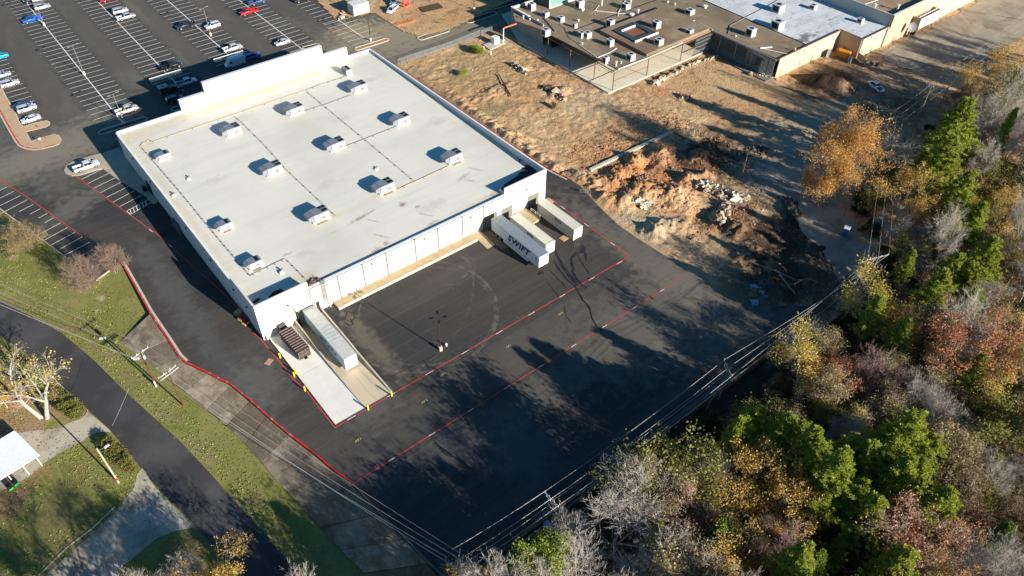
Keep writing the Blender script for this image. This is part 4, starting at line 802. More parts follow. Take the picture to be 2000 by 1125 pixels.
def trailer(loc, L, Wd, zt, zb, label, side, roofm, front, rz=math.pi/2, ribs=False, text=None, legs=True):
    """nose at local +x (points south when rz=-90deg)"""
    t = thing('box_trailer', label, 'trailer', loc, rz); h = Wd/2
    MB().box(0.05, L-0.05, -h, h, zb, zt-0.04).build('box', side, t)
    MB().box(0, L, -h-0.02, h+0.02, zt-0.037, zt+0.03).build('roof', roofm, t)
    MB().box(L-0.045, L+0.04, -h+0.08, h-0.08, zb+0.05, zt-0.1).build('nose_panel', front, t)
    b = MB()
    for s in (-1, 1): b.box(0, L, s*(h+0.012)-0.02, s*(h+0.012)+0.02, zb-0.08, zb+0.08)
    for s in (-1, 1):
        for x in (0.03, L-0.06): b.box(x-0.06, x+0.06, s*(h-0.02)-0.05, s*(h-0.02)+0.05, zb, zt-0.05)
    b.build('frame_rail', M_ALU, t)
    if ribs:
        b = MB()
        for i in range(5): b.box(L*0.42+i*0.95, L*0.42+i*0.95+0.06, -h+0.1, h-0.1, zt+0.031, zt+0.06)
        b.build('roof_bow', M_ALU, t)
    for x in (1.6, 2.9):
        for s in (-1, 1): wheel(t, x, s*(h-0.35), 0.5, 0.55, s)
    if legs:
        for s in (-1, 1):
            MB().rbox(L-2.6, s*(h-0.45), 0.16, 0.16, 0, zb).rbox(L-2.6, s*(h-0.45), 0.35, 0.35, 0, 0.08).build('landing_leg', M_DARK, t)
    MB().box(4.2, L-3.4, -h+0.02, -h+0.06, 0.45, zb-0.1).build('side_skirt', side, t); MB().box(4.2, L-3.4, h-0.06, h-0.02, 0.45, zb-0.1).build('side_skirt', side, t)
    MB().box(-0.12, 0.03, -h+0.2, h-0.2, 0.5, 0.65).build('rear_bumper', M_DARK, t); return t
# nose faces south: local +x -> world -y
def sidetext(t, body, x, z, size, mat, h, **k):
    # on the side that faces west: local -y side, read towards the nose
    M = Matrix.Translation((x, -h-0.03, z)) @ Matrix.Rotation(math.pi/2, 4, 'X'); return text_mesh(body, size, mat, 'lettering', t, M, **k)
sw = trailer((80.1, 103.2, 0), 16.2, 2.7, 4.1, 1.15, 'long white box trailer with blue SWIFT lettering backed to the store dock', M_BOXB, M_ALU, M_BOXW, rz=-math.pi/2)
sidetext(sw, 'SWIFT', 9.3, 2.85, 2.3, M_NAVY, 1.35, bold=0.09, shear=0.35, spacing=1.12)
MB().box(5.2, 8.0, -1.39, -1.375, 1.62, 1.74).build('stripe', M_NAVY, sw)
for z_ in (3.3, 2.9, 2.2): MB().box(15.0, 15.7, -1.39, -1.375, z_, z_+0.16).build('lettering', M_NAVY, sw)
MB().box(11.6, 11.9, -1.39, -1.375, 1.5, 1.75).build('placard', M_BLACK, sw)
for k_ in range(5): MB().box(16.241, 16.248, 0.3-0.1*k_, 0.36-0.1*k_, 2.0, 2.08).build('lettering', M_NAVY, sw) if k_ < 3 else None
dk = trailer((34.75, 104.6, -1.15), 16.1, 2.6, 4.05, 1.15, 'long grey-roofed box trailer down in the dock beside the compactor', M_BOXB, plain('trailer_roof_grey', (196, 196, 188), 0.5), M_BOXW, rz=-math.pi/2, ribs=True)
for k_, (x, z_, w_) in enumerate(((6.6, 2.2, 1.3), (8.4, 2.5, 0.7), (9.6, 2.2, 1.0), (11.2, 2.6, 0.7), (12.3, 2.3, 0.6))): MB().box(x, x+w_, -1.345, -1.325, z_, z_+0.55).build('lettering', M_NAVY, dk)
def container(loc, label, ribroof, wheels=False):
    t = thing('shipping_container', label, 'container', loc, -math.pi/2, group=None); L, h, H = 12.2, 1.22, 2.95
    cm = NM('container_cream_%d' % ribroof, (0.60, 0.565, 0.46), 0.6).layer((0.52, 0.48, 0.38), 0.5, 0.45, 0.7, 0.6).m
    b = MB(); n = 48     # corrugated sides
    for s in (-1, 1):
        V = []; 
        for i in range(n*4+1):
            x = L*i/(n*4); off = 0.0 if i % 4 in (0, 1) else -0.045; V += [(x, s*(h+off), 0.16), (x, s*(h+off), H-0.06)]
        b.add(V, [(2*i, 2*i+2, 2*i+3, 2*i+1) for i in range(n*4)])
    b.build('side_wall', cm, t, fixn=False)
    b = MB()
    if ribroof:
        V = []
        for i in range(n*2+1): x = L*i/(n*2); V += [(x, -h+0.03, H-(0.0 if i % 4 in (0, 1) else 0.06)), (x, h-0.03, H-(0.0 if i % 4 in (0, 1) else 0.06))]
        b.add(V, [(2*i, 2*i+2, 2*i+3, 2*i+1) for i in range(n*2)])
        b.build('roof', cm, t, fixn=False)
    else: b.box(0.02, L-0.02, -h+0.02, h-0.02, H-0.05, H).build('roof', cm, t)
    b = MB()
    for s in (-1, 1): b.box(0, L, s*h-0.05, s*h+0.05, 0.02, 0.16); b.box(0, L, s*h-0.05, s*h+0.05, H-0.06, H+0.03)
    for x in (0.06, L-0.06):
        b.box(x-0.06, x+0.06, -h, h, 0.02, 0.15); b.box(x-0.06, x+0.06, -h, h, H-0.05, H+0.04)
        for s in (-1, 1): b.box(x-0.08, x+0.08, s*h-0.08, s*h+0.08, 0.0, H+0.05)
    b.build('frame', cm, t)
    for s in (-1, 1): MB().box(L-0.03, L+0.03, min(s*0.02, s*(h-0.09)), max(s*0.02, s*(h-0.09)), 0.18, H-0.08).build('door', plain('container_door', (226, 224, 206), 0.6), t)
    for y in (-0.85, -0.35, 0.35, 0.85): MB().cyl(L+0.06, y, 0.2, H-0.1, 0.025, 6).build('lock_rod', M_GREYM, t)
    p = MB().box(5.9, 7.9, -h-0.08, -h-0.052, 1.85, 2.45).build('placard', M_BLACK, t); MB().box(6.1, 7.7, -h-0.09, -h-0.082, 2.06, 2.2).build('lettering', M_TRIM, p)
    MB().box(L+0.031, L+0.035, -0.9, -0.35, 1.9, 2.1).build('lettering', M_GREYM, t)
    return t
container((84.65, 102.3, 0), 'cream container with a ribbed roof and black placard beside the white semi trailer', 1)
container((92.75, 102.3, 0), 'cream container with a smooth roof and black placard near the east corner of the store', 0)
# ---- compactor / roll-off box
cp = thing('trash_compactor', 'dark brown ribbed trash compactor box on the pale ramp', 'compactor', (28.9, 105.2, -0.53), -math.pi/2+0.03)
M_BRN = plain('compactor_brown', (74, 60, 56), 0.6, 0.1, var=0.12)
MB().box(1.9, 8.8, -1.2, 1.2, 0.25, 2.35).build('box', M_BRN, cp)
for i in range(10): MB().box(2.1+i*0.68, 2.26+i*0.68, -1.32, 1.32, 0.3, 2.5).build('rib', plain('compactor_rib', (120, 104, 96), 0.55) if i == 0 else bpy.data.materials['compactor_rib'], cp)
MB().box(0.3, 1.85, -0.85, 0.85, 0.2, 1.7).box(0.05, 0.9, -0.7, 0.7, 1.7, 2.3).build('hopper', plain('compactor_grey', (88, 84, 92), 0.6), cp)
g_ = MB().box(8.81, 8.95, -1.2, 1.2, 0.25, 2.35); g_.build('gate', M_BRN, cp)
b = MB()
for y in (-1.15, -0.4, 0.4, 1.15): b.box(8.96, 9.05, y-0.05, y+0.05, 0.25, 2.35)
for z_ in (0.35, 1.3, 2.3): b.box(8.96, 9.06, -1.2, 1.2, z_-0.05, z_+0.05)
b.build('gate_frame', bpy.data.materials['compactor_rib'], cp)
for s in (-1, 1): MB().box(0.3, 8.8, s*0.5-0.08, s*0.5+0.08, 0.02, 0.24).build('skid', M_DARK, cp)
MB().box(8.96, 9.5, -0.3, 0.3, 0.3, 0.5).build('hook', M_DARK, cp)
# ---- bollards
M_YEL = plain('bollard_yellow', (236, 200, 40), 0.5); 
def bollard(x, y, mat, label, h=1.2, r=0.16, z=0):
    t = thing('bollard', label, 'bollard', (x, y, z)); MB().cyl(0, 0, 0, h, r, 10).build('post', mat, t); MB().cyl(0, 0, h, h+0.1, r, 10, r1=r*0.4).build('cap', mat, t); return t
bollard(25.35, 98.8, M_YEL, 'yellow bollard nearest the store corner beside the pale ramp')
bollard(25.3, 93.0, M_YEL, 'yellow bollard halfway down the pale ramp, left one of a close pair')
bollard(25.9, 93.6, M_YEL, 'yellow bollard halfway down the pale ramp, right one of a close pair')
bollard(25.3, 88.9, M_YEL, 'yellow bollard at the red corner of the pale ramp edge')
bollard(32.0, 78.2, M_YEL, 'yellow bollard at the foot of the wall between the two ramps')
bollard(36.9, 78.25, M_YEL, 'yellow bollard at the outer foot of the brown dock ramp')
bollard(25.05, 104.85, M_TRIM, 'white bollard at the south-west corner of the store', 1.3)
bollard(25.6, 104.5, M_TRIM, 'shorter white bollard just inside the corner one by the ramp', 0.9)
for i, (px, py) in enumerate(((637, 598), (644, 597))): q = G(px, py); bollard(q.x, q.y-0.3, M_TRIM, 'white bollard under the caged ladder, %s' % ('left' if i == 0 else 'right'), 0.9)
# ---- light poles
M_POLE = plain('pole_dark', (58, 48, 44), 0.6); M_POLEG = plain('pole_grey', (122, 120, 116), 0.5); M_CBASE = plain('pole_base', (222, 208, 176), 0.8)
def light_pole(px, py, H, label, heads=2, mat=M_POLE, base=1.0, rot=0.3):
    p = G(px, py) if not isinstance(px, Vector) else px; t = thing('light_pole', label, 'light pole', (p.x, p.y, 0), rot)
    MB().cyl(0, 0, -0.05, base, 0.33, 12).build('base', M_CBASE, t); MB().tube([(0, 0, base), (0, 0, H)], [0.11, 0.07], 8).build('pole', mat, t)
    for k in range(heads):
        a_ = 2*math.pi*k/heads+(math.pi/4 if heads == 4 else 0); d = Vector((math.cos(a_), math.sin(a_), 0))
        ar = MB().bar(Vector((0, 0, H-0.1)), d*0.95+Vector((0, 0, H+0.05)), 0.07).build('arm', mat, t)
        h_ = MB().rbox(d.x*1.25, d.y*1.25, 0.75, 0.42, H-0.02, H+0.16, a_).build('lamp_head', M_DARK if heads == 4 else mat, t)
    return t
light_pole(860.8, 684, 8.9, 'dark four-headed light pole on a white base in the truck yard', 4)
light_pole(165, 146, 8.9, 'slim double light pole in the first stall row, between the dark stalls', 2, M_POLEG)
light_pole(243, 241, 8.6, 'slim double light pole on the shaded island next to the store', 2, M_POLEG)
light_pole(724, 80, 8.2, 'dark light pole on the kerbed island in the tan stalls behind the store', 2)
light_pole(87, 50, 8.9, 'slim double light pole beside the blue pickup', 2, M_POLEG)
light_pole(412, 70, 8.9, 'slim double light pole beside the white open car in the third row', 2, M_POLEG)
light_pole(926, 20, 8.0, 'dark light pole on the shaded road island far behind the store', 2)
# small items in the yard
pl_w = plain('pallet_wood', (205, 160, 110), 0.9, var=0.12)
def pallet(loc, rz, label, L=1.3, W=1.1, z=0.15, mat=pl_w):
    t = thing('pallet', label, 'pallet', loc, rz)
    for i in range(6): MB().box(-L/2+i*L/6+0.02, -L/2+(i+1)*L/6-0.03, -W/2, W/2, z-0.03, z).build('board', mat, t)
    for y in (-W/2+0.06, 0, W/2-0.06): MB().box(-L/2, L/2, y-0.05, y+0.05, 0, z-0.032).build('stringer', mat, t)
    return t
p = G(1101, 466); pallet((p.x, p.y, 0), 0.1, 'pale wooden pallet lying between the containers', 1.7, 1.5)
p = G(525, 707); pallet((p.x, p.y, 0), 0.5, 'broken pinkish pallet lying west of the compactor', 1.5, 1.0, 0.1, plain('pallet_pink', (190, 140, 120)))
p = G(472, 621); 
for i, (px, py, z_) in enumerate(((466, 614, 0.9), (473, 625, 0.6), (480, 632, 0.35))):
    q = G(px, py); s_ = thing('pallet_stack', ('tallest', 'middle', 'lowest')[i]+' stack of wooden pallets beside the west wall', 'pallet stack', (q.x, q.y, 0), 0.3, group='pallet stacks by the west wall')
    for k in range(int(z_/0.15)):
        MB().box(-0.6, 0.6, -0.5, 0.5, k*0.15+0.1, k*0.15+0.14).build('pallet_deck', pl_w, s_); MB().box(-0.6, 0.6, -0.5, -0.4, k*0.15, k*0.15+0.098).box(-0.6, 0.6, 0.4, 0.5, k*0.15, k*0.15+0.098).build('pallet_stringer', pl_w, s_)
q = G(474, 602); t = thing('steel_cage', 'grey wire cage cart in the shade of the west wall', 'cage cart', (q.x, q.y, 0), 0.2)
for x in (-0.6, 0, 0.6): MB().bar((x, -0.5, 0), (x, -0.5, 1.5), 0.05).bar((x, 0.5, 0), (x, 0.5, 1.5), 0.05).bar((x, -0.5, 1.5), (x, 0.5, 1.5), 0.05).build('frame', M_GREYM, t)
MB().box(-0.6, 0.6, -0.5, 0.5, 0.2, 0.25).build('shelf', M_GREYM, t)
q = G(489, 623); t = thing('red_bin', 'dark red bin against the shaded west wall', 'bin', (24.3, q.y, 0)); MB().prism([(-0.4, -0.7), (0.4, -0.7), (0.4, 0.7), (-0.4, 0.7)], 0, 1.0).build('body', plain('bin_red', (110, 20, 40), 0.5), t); MB().box(-0.45, 0.45, -0.75, 0.75, 1.003, 1.08).build('lid', plain('bin_red2', (130, 30, 50), 0.5), t)
q = G(872, 676); t = thing('yard_hydrant', 'small white standpipe beside the yard light pole', 'standpipe', (q.x, q.y, 0)); MB().cyl(0, 0, 0, 0.8, 0.14, 10).build('pipe', M_TRIM, t); MB().rbox(0, 0, 0.45, 0.2, 0.45, 0.62).build('outlet', M_TRIM, t)
t = thing('dock_railing', 'white railing on the pad between the two containers', 'railing', (90.3, 101.7, 0.45))
for y in (-1.6, 0, 1.6): MB().bar((0, y, 0), (0, y, 1.05), 0.07).build('post', M_TRIM, t)
for z_ in (0.55, 1.05): MB().bar((0, -1.6, z_), (0, 1.6, z_), 0.06).build('rail', M_TRIM, t)
# cart corrals
def corral(px, py, label):
    p = G(px, py); t = thing('cart_corral', label, 'cart corral', (p.x, p.y, 0))
    for y in (-0.35, 0.35):
        for z_ in (0.55, 0.95, 1.25): MB().box(-4.6, 4.6, y-0.05, y+0.05, z_-0.07, z_+0.07).build('rail', M_TRIM, t)
        for x in (-4.5, -1.5, 1.5, 4.5): MB().rbox(x, y, 0.1, 0.09, 0, 1.3).build('post', M_GREYM, t)
    return t
corral(q1(1300, 612)[0], q1(1300, 612)[1], 'white-railed cart corral under the black pickup'); corral(q1(1790, 462)[0], q1(1790, 462)[1], 'white-railed cart corral under the silver-topped pickup')
p = G(*q1(1265, 672)); t = thing('manhole_pad', 'square concrete pad with a dark lid in the store shade', 'manhole pad', (p.x, p.y, 0)); MB().box(-1.4, 1.4, -1.2, 1.2, 0, 0.03).build('pad', M_KERB, t); MB().cyl(0, 0, 0.03, 0.05, 0.35, 12).build('lid', M_DARK, t)
# ================================================================ VEHICLES
GLASS = NM('car_glass', (0.012, 0.016, 0.022), 0.08, spec=0.6).m; LIGHTR = plain('tail_red', (150, 16, 14), 0.3); LIGHTW = plain('head_lamp', (225, 228, 230), 0.2)
_paint = {}
def paint(rgb, met=0.25):
    if rgb not in _paint:
        n = NM('car_paint_%d' % len(_paint), srgb(*rgb), 0.32, met, 0.5); n.b.inputs['Coat Weight'].default_value = 0.4; _paint[rgb] = n.m
    return _paint[rgb]
def loft(b, st, n=10):
    """st: list of (x, halfwidth, z0, z1, tuck) rounded body sections"""
    V = []
    for x, w_, z0, z1, tk in st:
        h = z1-z0
        V += [(x, -w_*0.9, z0), (x, -w_, z0+h*0.22), (x, -w_, z0+h*0.62), (x, -w_*(1-tk*0.5), z0+h*0.88), (x, -w_*(1-tk*1.6), z1), (x, w_*(1-tk*1.6), z1), (x, w_*(1-tk*0.5), z0+h*0.88), (x, w_, z0+h*0.62), (x, w_, z0+h*0.22), (x, w_*0.9, z0)]
    m = len(st); F = [(i*n+k, i*n+(k+1) % n, (i+1)*n+(k+1) % n, (i+1)*n+k) for i in range(m-1) for k in range(n)]
    F += [tuple(range(n-1, -1, -1)), tuple((m-1)*n+k for k in range(n))]; return b.add(V, F)
def vehicle(kind, loc, rz, rgb, label, name=None, extra=None):
    cat = {'sedan': 'car', 'suv': 'car', 'pickup': 'pickup truck', 'van': 'van', 'jeep': 'car'}[kind]
    t = thing('parked_'+kind if not name else name, label, cat, loc, rz, group='vehicles parked on the lots'); P = paint(rgb); D = 0.055
    if kind == 'sedan':
        L, W, wb, r = 4.75, 0.91, 1.38, 0.33
        loft(b := MB(), [(-2.37, .72, .42, .80, .05), (-2.25, .84, .25, .95, .06), (-1.7, .9, .2, 1.03, .05), (-0.9, .91, .18, .98, .04), (.9, .91, .18, .96, .04), (1.5, .9, .2, .9, .06), (2.15, .84, .25, .76, .08), (2.37, .66, .38, .6, .08)]).build('body', P, t, smooth=False)
        gl = [(-1.75, .66, .97, 1.02, .1), (-1.05, .72, .97, 1.40, .1), (.2, .74, .96, 1.44, .1), (.55, .73, .95, 1.36, .1), (1.25, .68, .9, .97, .1)]; rf = [(-1.0, .6, 1.41, 1.455, .05), (-.3, .63, 1.44, 1.49, .05), (.35, .6, 1.41, 1.455, .05)]
    elif kind in ('suv', 'jeep'):
        L, W, wb, r = 4.85, 0.96, 1.43, 0.38
        loft(b := MB(), [(-2.42, .82, .45, 1.05, .03), (-2.3, .93, .3, 1.12, .03), (-1.6, .96, .26, 1.12, .03), (1.0, .96, .26, 1.10, .03), (1.6, .95, .28, 1.06, .05), (2.25, .9, .32, .92, .06), (2.42, .74, .45, .75, .06)]).build('body', P, t)
        gl = [(-2.3, .76, 1.10, 1.3, .06), (-2.0, .8, 1.10, 1.70, .06), (.25, .8, 1.09, 1.72, .06), (.6, .79, 1.08, 1.62, .06), (1.2, .74, 1.05, 1.14, .08)]; rf = [(-2.1, .68, 1.70, 1.76, .04), (-.9, .72, 1.72, 1.80, .04), (.35, .68, 1.69, 1.75, .04)]
    elif kind == 'pickup':
        L, W, wb, r = 5.85, 0.99, 1.78, 0.40
        loft(b := MB(), [(-.62, .98, .42, 1.17, .02), (0, .99, .38, 1.17, .02), (1.35, .99, .38, 1.15, .03), (1.8, .98, .4, 1.12, .05), (2.7, .94, .42, 1.02, .06), (2.92, .82, .5, .86, .05)]).build('body', P, t)
        bed = MB(); bed.box(-2.92, -.66, -.98, -.90, .55, 1.2); bed.box(-2.92, -.66, .90, .98, .55, 1.2); bed.box(-.74, -.66, -.896, .896, .6, 1.2); bed.build('bed', P, t)
        MB().box(-2.94, -2.85, -.896, .896, .6, 1.18).build('tailgate', P, t); MB().box(-2.84, -.75, -.895, .895, .55, .62).build('bed_liner', M_BLACK, t)
        MB().box(-3.02, -2.95, -.9, .9, .45, .6).build('bumper', M_RIM, t)
        gl = [(-.6, .78, 1.16, 1.22, .05), (-.45, .8, 1.16, 1.78, .06), (.9, .81, 1.15, 1.81, .06), (1.15, .79, 1.14, 1.7, .06), (1.75, .74, 1.12, 1.18, .08)]; rf = [(-.5, .68, 1.79, 1.86, .04), (.3, .72, 1.81, 1.9, .04), (1.0, .68, 1.78, 1.85, .04)]
    else:
        L, W, wb, r = 5.9, 1.0, 1.85, 0.36
        loft(b := MB(), [(-2.95, .93, .4, 2.5, .03), (-2.85, 1.0, .3, 2.6, .04), (1.2, 1.0, .3, 2.62, .04), (1.75, .99, .3, 2.3, .06), (2.2, .98, .32, 1.5, .05), (2.75, .92, .36, 1.15, .05), (2.95, .78, .45, .9, .05)]).build('body', P, t)
        MB().add([(1.80, -.86, 2.28), (1.80, .86, 2.28), (2.28, .84, 1.50), (2.28, -.84, 1.50)], [(0, 1, 2, 3)]).build('windscreen', GLASS, t)
        for s in (-1, 1): MB().box(1.0, 1.75, min(s*1.0, s*1.012), max(s*1.0, s*1.012), 1.45, 2.05).build('window', GLASS, t)
        gl = rf = None
    if gl:
        loft(MB(), gl).build('windows', GLASS, t); loft(MB(), rf).build('roof', P, t)
        x0, x1 = gl[1][0], gl[-2][0]; zt_ = rf[0][2]
        for s in (-1, 1):
            for x in (x0+0.05, (x0+x1)/2): MB().bar((x, s*(gl[1][1]+.012), gl[1][2]), (x, s*(gl[1][1]*.86), zt_), 0.09).build('pillar', P, t)
            MB().bar((gl[-1][0]-0.1, s*gl[-1][1]*.98, gl[-1][3]), (x1+0.05, s*gl[1][1]*.84, zt_), 0.08).build('pillar', P, t)
            MB().bar((gl[0][0]+0.05, s*gl[0][1]*.98, gl[0][3]), (x0-0.02, s*gl[1][1]*.84, zt_), 0.08).build('pillar', P, t)
    for sx in (-1, 1):
        for sy in (-1, 1): wheel(t, sx*wb+(0.12 if kind == 'pickup' else 0), sy*(W-0.1), r, 0.24, sy)
    xe = L/2
    for s in (-1, 1):
        MB().box(xe-.28, xe-.06, s*(W-.28)-.14, s*(W-.28)+.14, .62 if kind == 'sedan' else .78, .76 if kind == 'sedan' else .95).build('headlight', LIGHTW, t)
        MB().box(-xe-(.06 if kind == 'pickup' else 0.03), -xe+.08, s*(W-.16)-.1, s*(W-.16)+.1, .7, .95).build('tail_light', LIGHTR, t)
        MB().rbox((gl[-1][0]-0.35 if gl else 1.9), s*(W+.1), .14, .22, 1.0 if kind == 'sedan' else 1.2, 1.16 if kind == 'sedan' else 1.4).build('mirror', P, t)
    return t
def park(kind, x, y, rz, rgb, label, k=1, **kw):
    p = G(x, y); return vehicle(kind, (p.x, p.y, kw.pop('z', 0)), rz, rgb, label, **kw)
PI = math.pi
park('pickup', 65, 42, PI, (20, 90, 190), 'bright blue pickup beside the slim light pole, far left of the lot')
park('suv', 84, 17, 0, (175, 180, 188), 'silver wagon two stalls behind the blue pickup')
park('suv', 62, 3, PI, (26, 30, 40), 'dark car at the top edge behind the silver wagon, left half of the row'); park('pickup', 82, 1, 0, (200, 200, 200), 'white truck cut by the top edge behind the silver wagon')
park('pickup', 214, 1, 0, (200, 20, 40), 'red truck at the top edge, second stall row')
park('suv', 236, 25, 0, (190, 190, 188), 'pale silver people carrier, upper of two side by side in the second row'); park('pickup', 247, 37, 0, (175, 178, 182), 'silver car with a dark bonnet, lower of two side by side in the second row')
park('pickup', 364, 54, PI, (30, 34, 44), 'dark car with a bright windscreen glint in the third row'); park('jeep', 416, 54, PI, (225, 225, 225), 'white off-roader facing left beside the third row light pole')
park('pickup', 487, 27, PI, (205, 18, 36), 'red pickup straddling the fourth row centre line'); park('pickup', 503, 7, 0, (60, 80, 120), 'blue and white pickup above the red one at the top edge')
park('pickup', 455, 98, 0, (205, 205, 208), 'white pickup with a covered bed next to the right cart corral'); park('pickup', 336, 133, 0, (18, 20, 30), 'glossy black pickup next to the left cart corral')
park('pickup', 365, 165, 0, (190, 205, 215), 'white pickup in the shade just below the left cart corral'); park('pickup', 336, 180, 0, (28, 34, 44), 'black pickup in the shade by the manhole pad')
park('jeep', 343, 198, 0, (48, 60, 62), 'dark green off-roader closest to the tall parapet, in the shade'); park('van', 460, 128, PI, (190, 205, 218), 'white panel van in the shade against the tall parapet'); park('suv', 494, 114, 0, (50, 90, 170), 'blue car in the shade behind the white panel van')
park('pickup', 249, 219, 0, (205, 198, 190), 'silver-white pickup beside the shaded island by the store')
park('sedan', 1, 114, PI, (0, 160, 205), 'turquoise car cut by the left edge'); park('sedan', 5, 150, 0, (170, 178, 188), 'silver saloon cut by the left edge above the white hatchback'); park('suv', 21, 167, 0, (205, 205, 206), 'white hatchback parked against the buff promenade')
park('suv', 54, 216, 0, (200, 203, 208), 'silver crossover beside the last white saloon by the promenade'); park('sedan', 46, 209, 0, (66, 88, 126), 'slate blue saloon hidden behind the silver crossover'); park('sedan', 62, 236, PI, (228, 230, 234), 'white saloon with a dark sunroof at the end of the promenade row')
park('sedan', 552, 86, PI, (205, 203, 200), 'pearl saloon alone behind the store parapet')
park('pickup', 767, 22, -2.55, (228, 230, 232), 'white crew pickup on the orange building dirt'); park('pickup', 772, 6, -2.5, (140, 148, 158), 'grey truck parked behind the white one on the orange dirt'); park('pickup', 591, 2, PI, (30, 32, 34), 'dark work truck at the top edge by the dirt bank')
park('pickup', 171, 330, 0, (232, 234, 236), 'large white pickup with black bed on the walk beside the store', z=0.14)
park('pickup', 1708, 173, 1.18, (225, 228, 232), 'lone white pickup on the dirt behind the old mall')
# ================================================================ OLD MALL BEHIND THE SITE
M_MALLR = NM('mall_roof_brown', (0.235, 0.175, 0.11), 0.95).layer((0.15, 0.11, 0.07), 0.06, 0.42, 0.64, 0.9, detail=6).layer((0.34, 0.26, 0.165), 0.15, 0.52, 0.72, 0.8, detail=7).layer((0.11, 0.08, 0.055), 0.8, 0.58, 0.72, 0.6, detail=8)
M_MALLR.blob((165, 140), 11, (0.17, 0.10, 0.06), 0.8, rx=9, ns=0.15); M_MALLR = M_MALLR.m
a = NM('mall_roof_white', (0.55, 0.57, 0.57), 0.85); a.layer((0.40, 0.42, 0.42), 0.2, 0.45, 0.7, 0.9, detail=7); a.layer((0.09, 0.09, 0.09), 0.35, 0.56, 0.64, 0.85, detail=9, rough=0.75, dist=1.2, stretch=(1, 2.2, 1)); a.layer((0.2, 0.2, 0.19), 1.2, 0.62, 0.7, 0.6, detail=6)
a.blob((203, 112), 6, (0.07, 0.07, 0.065), 0.8, rx=1.8, ns=0.5, nd=0.9); a.bands(1, 3.1, 0.0, 0.04, (0.25, 0.26, 0.26), 0.6); M_MALLW = a.m
a = NM('mall_cream', (0.52, 0.43, 0.295), 0.85); a.layer((0.44, 0.34, 0.22), 0.3, 0.45, 0.7, 0.7, detail=6); a.layer((0.30, 0.22, 0.15), 0.7, 0.62, 0.74, 0.6, detail=8, stretch=(1, 1, 0.3)); M_CREAM = a.m
M_PEACH = NM('mall_peach', (0.50, 0.36, 0.225), 0.85).layer((0.5, 0.36, 0.25), 0.3, 0.45, 0.65, 0.6).m
M_SLAB = NM('slab_cream', (0.66, 0.60, 0.46), 0.85).layer((0.55, 0.49, 0.37), 0.15, 0.45, 0.65, 0.8, detail=7).layer((0.3, 0.25, 0.17), 0.5, 0.58, 0.72, 0.6, detail=8).m
M_TEAL = plain('teal_metal', (118, 152, 142), 0.5); M_STUD = plain('steel_stud', (128, 134, 134), 0.6, 0.2); M_PRIMER = plain('primer_red', (124, 82, 64), 0.7); M_GWALL = plain('wall_grey_plain', (150, 150, 142), 0.85)
MZ = 6.0
sheet('mall_slab', [(142.4, 131.5, 0.30), (186, 131.5, 0.30), (186, 190, 0.30), (150, 190, 0.30), (142.4, 172, 0.30)], M_SLAB)
b = MB(); b.prism([(142.35, 131.45), (186, 131.45), (186, 131.6), (142.5, 131.6), (142.5, 172), (142.35, 172)], -0.4, 0.32); b.build('mall_slab_edge', M_KERB, kind='structure')
sheet('mall_slab', [(186, 109, 0.31), (216.6, 109, 0.31), (216.6, 190, 0.31), (186, 190, 0.31)], M_SLAB)
mall = thing('old_mall', 'part-demolished old mall with brown and white flat roofs and stripped stud walls', 'mall building', (190, 140, 0))
def MBd(b, name, mat, par=mall, **k): return b.build(name, mat, par, world=True, **k)
b = MB(); b.prism([(146.0, 132.3), (158.0, 131.9), (185.6, 132.3), (187.0, 108.3), (201.0, 108.3), (201.0, 181), (147.3, 181), (142.8, 174), (145, 165)], MZ-0.35, MZ); MBd(b, 'brown_roof', M_MALLR)
b = MB(); b.prism([(201.05, 108.3), (217.3, 108.3), (217.3, 100.6), (233.5, 100.6), (233.5, 230), (201.05, 230)], MZ-0.35, MZ+0.01); MBd(b, 'white_roof', M_MALLW)
b = MB(); b.box(200.85, 201.1, 108.4, 180, MZ+0.02, MZ+0.14); MBd(b, 'expansion_joint', M_DARK)
b = MB(); b.bar((153, 158, MZ+0.04), (200, 158, MZ+0.04), 0.25, 0.1); MBd(b, 'expansion_joint', M_DARK)
# raised court with its square lantern
b = MB(); b.box(157.7, 185.0, 132.6, 152.0, MZ+0.003, MZ+0.9); MBd(b, 'raised_roof', M_MALLR)
cf = MB(); z0 = MZ+0.903
for x0, x1, y0, y1 in ((160.2, 169.6, 139.8, 141.4), (160.2, 169.6, 147.2, 148.8), (160.2, 161.9, 141.41, 147.19), (167.9, 169.6, 141.41, 147.19)): cf.box(x0, x1, y0, y1, z0, z0+0.35)
MBd(cf, 'lantern_frame', plain('lantern_dark', (62, 66, 72), 0.4))
b = MB(); b.box(160.0, 169.8, 139.45, 139.75, z0, z0+0.55); MBd(b, 'lantern_rim', M_TRIM); b = MB(); b.box(161.95, 167.8, 147.0, 147.18, z0, z0+0.6); MBd(b, 'lantern_rim', M_TRIM)
b = MB(); b.poly([(161.92, 141.42, z0+0.01), (167.88, 141.42, z0+0.01), (167.88, 147.18, z0+0.01), (161.92, 147.18, z0+0.01)]); MBd(b, 'lantern_deck', M_PRIMER)
b = MB(); b.bar((158.2, 131.85, MZ+0.12), (172.5, 132.1, MZ+0.12), 0.18); b.bar((146, 132.2, MZ+0.1), (157.9, 131.8, MZ+0.1), 0.2); MBd(b, 'roof_edge', M_TRIM)
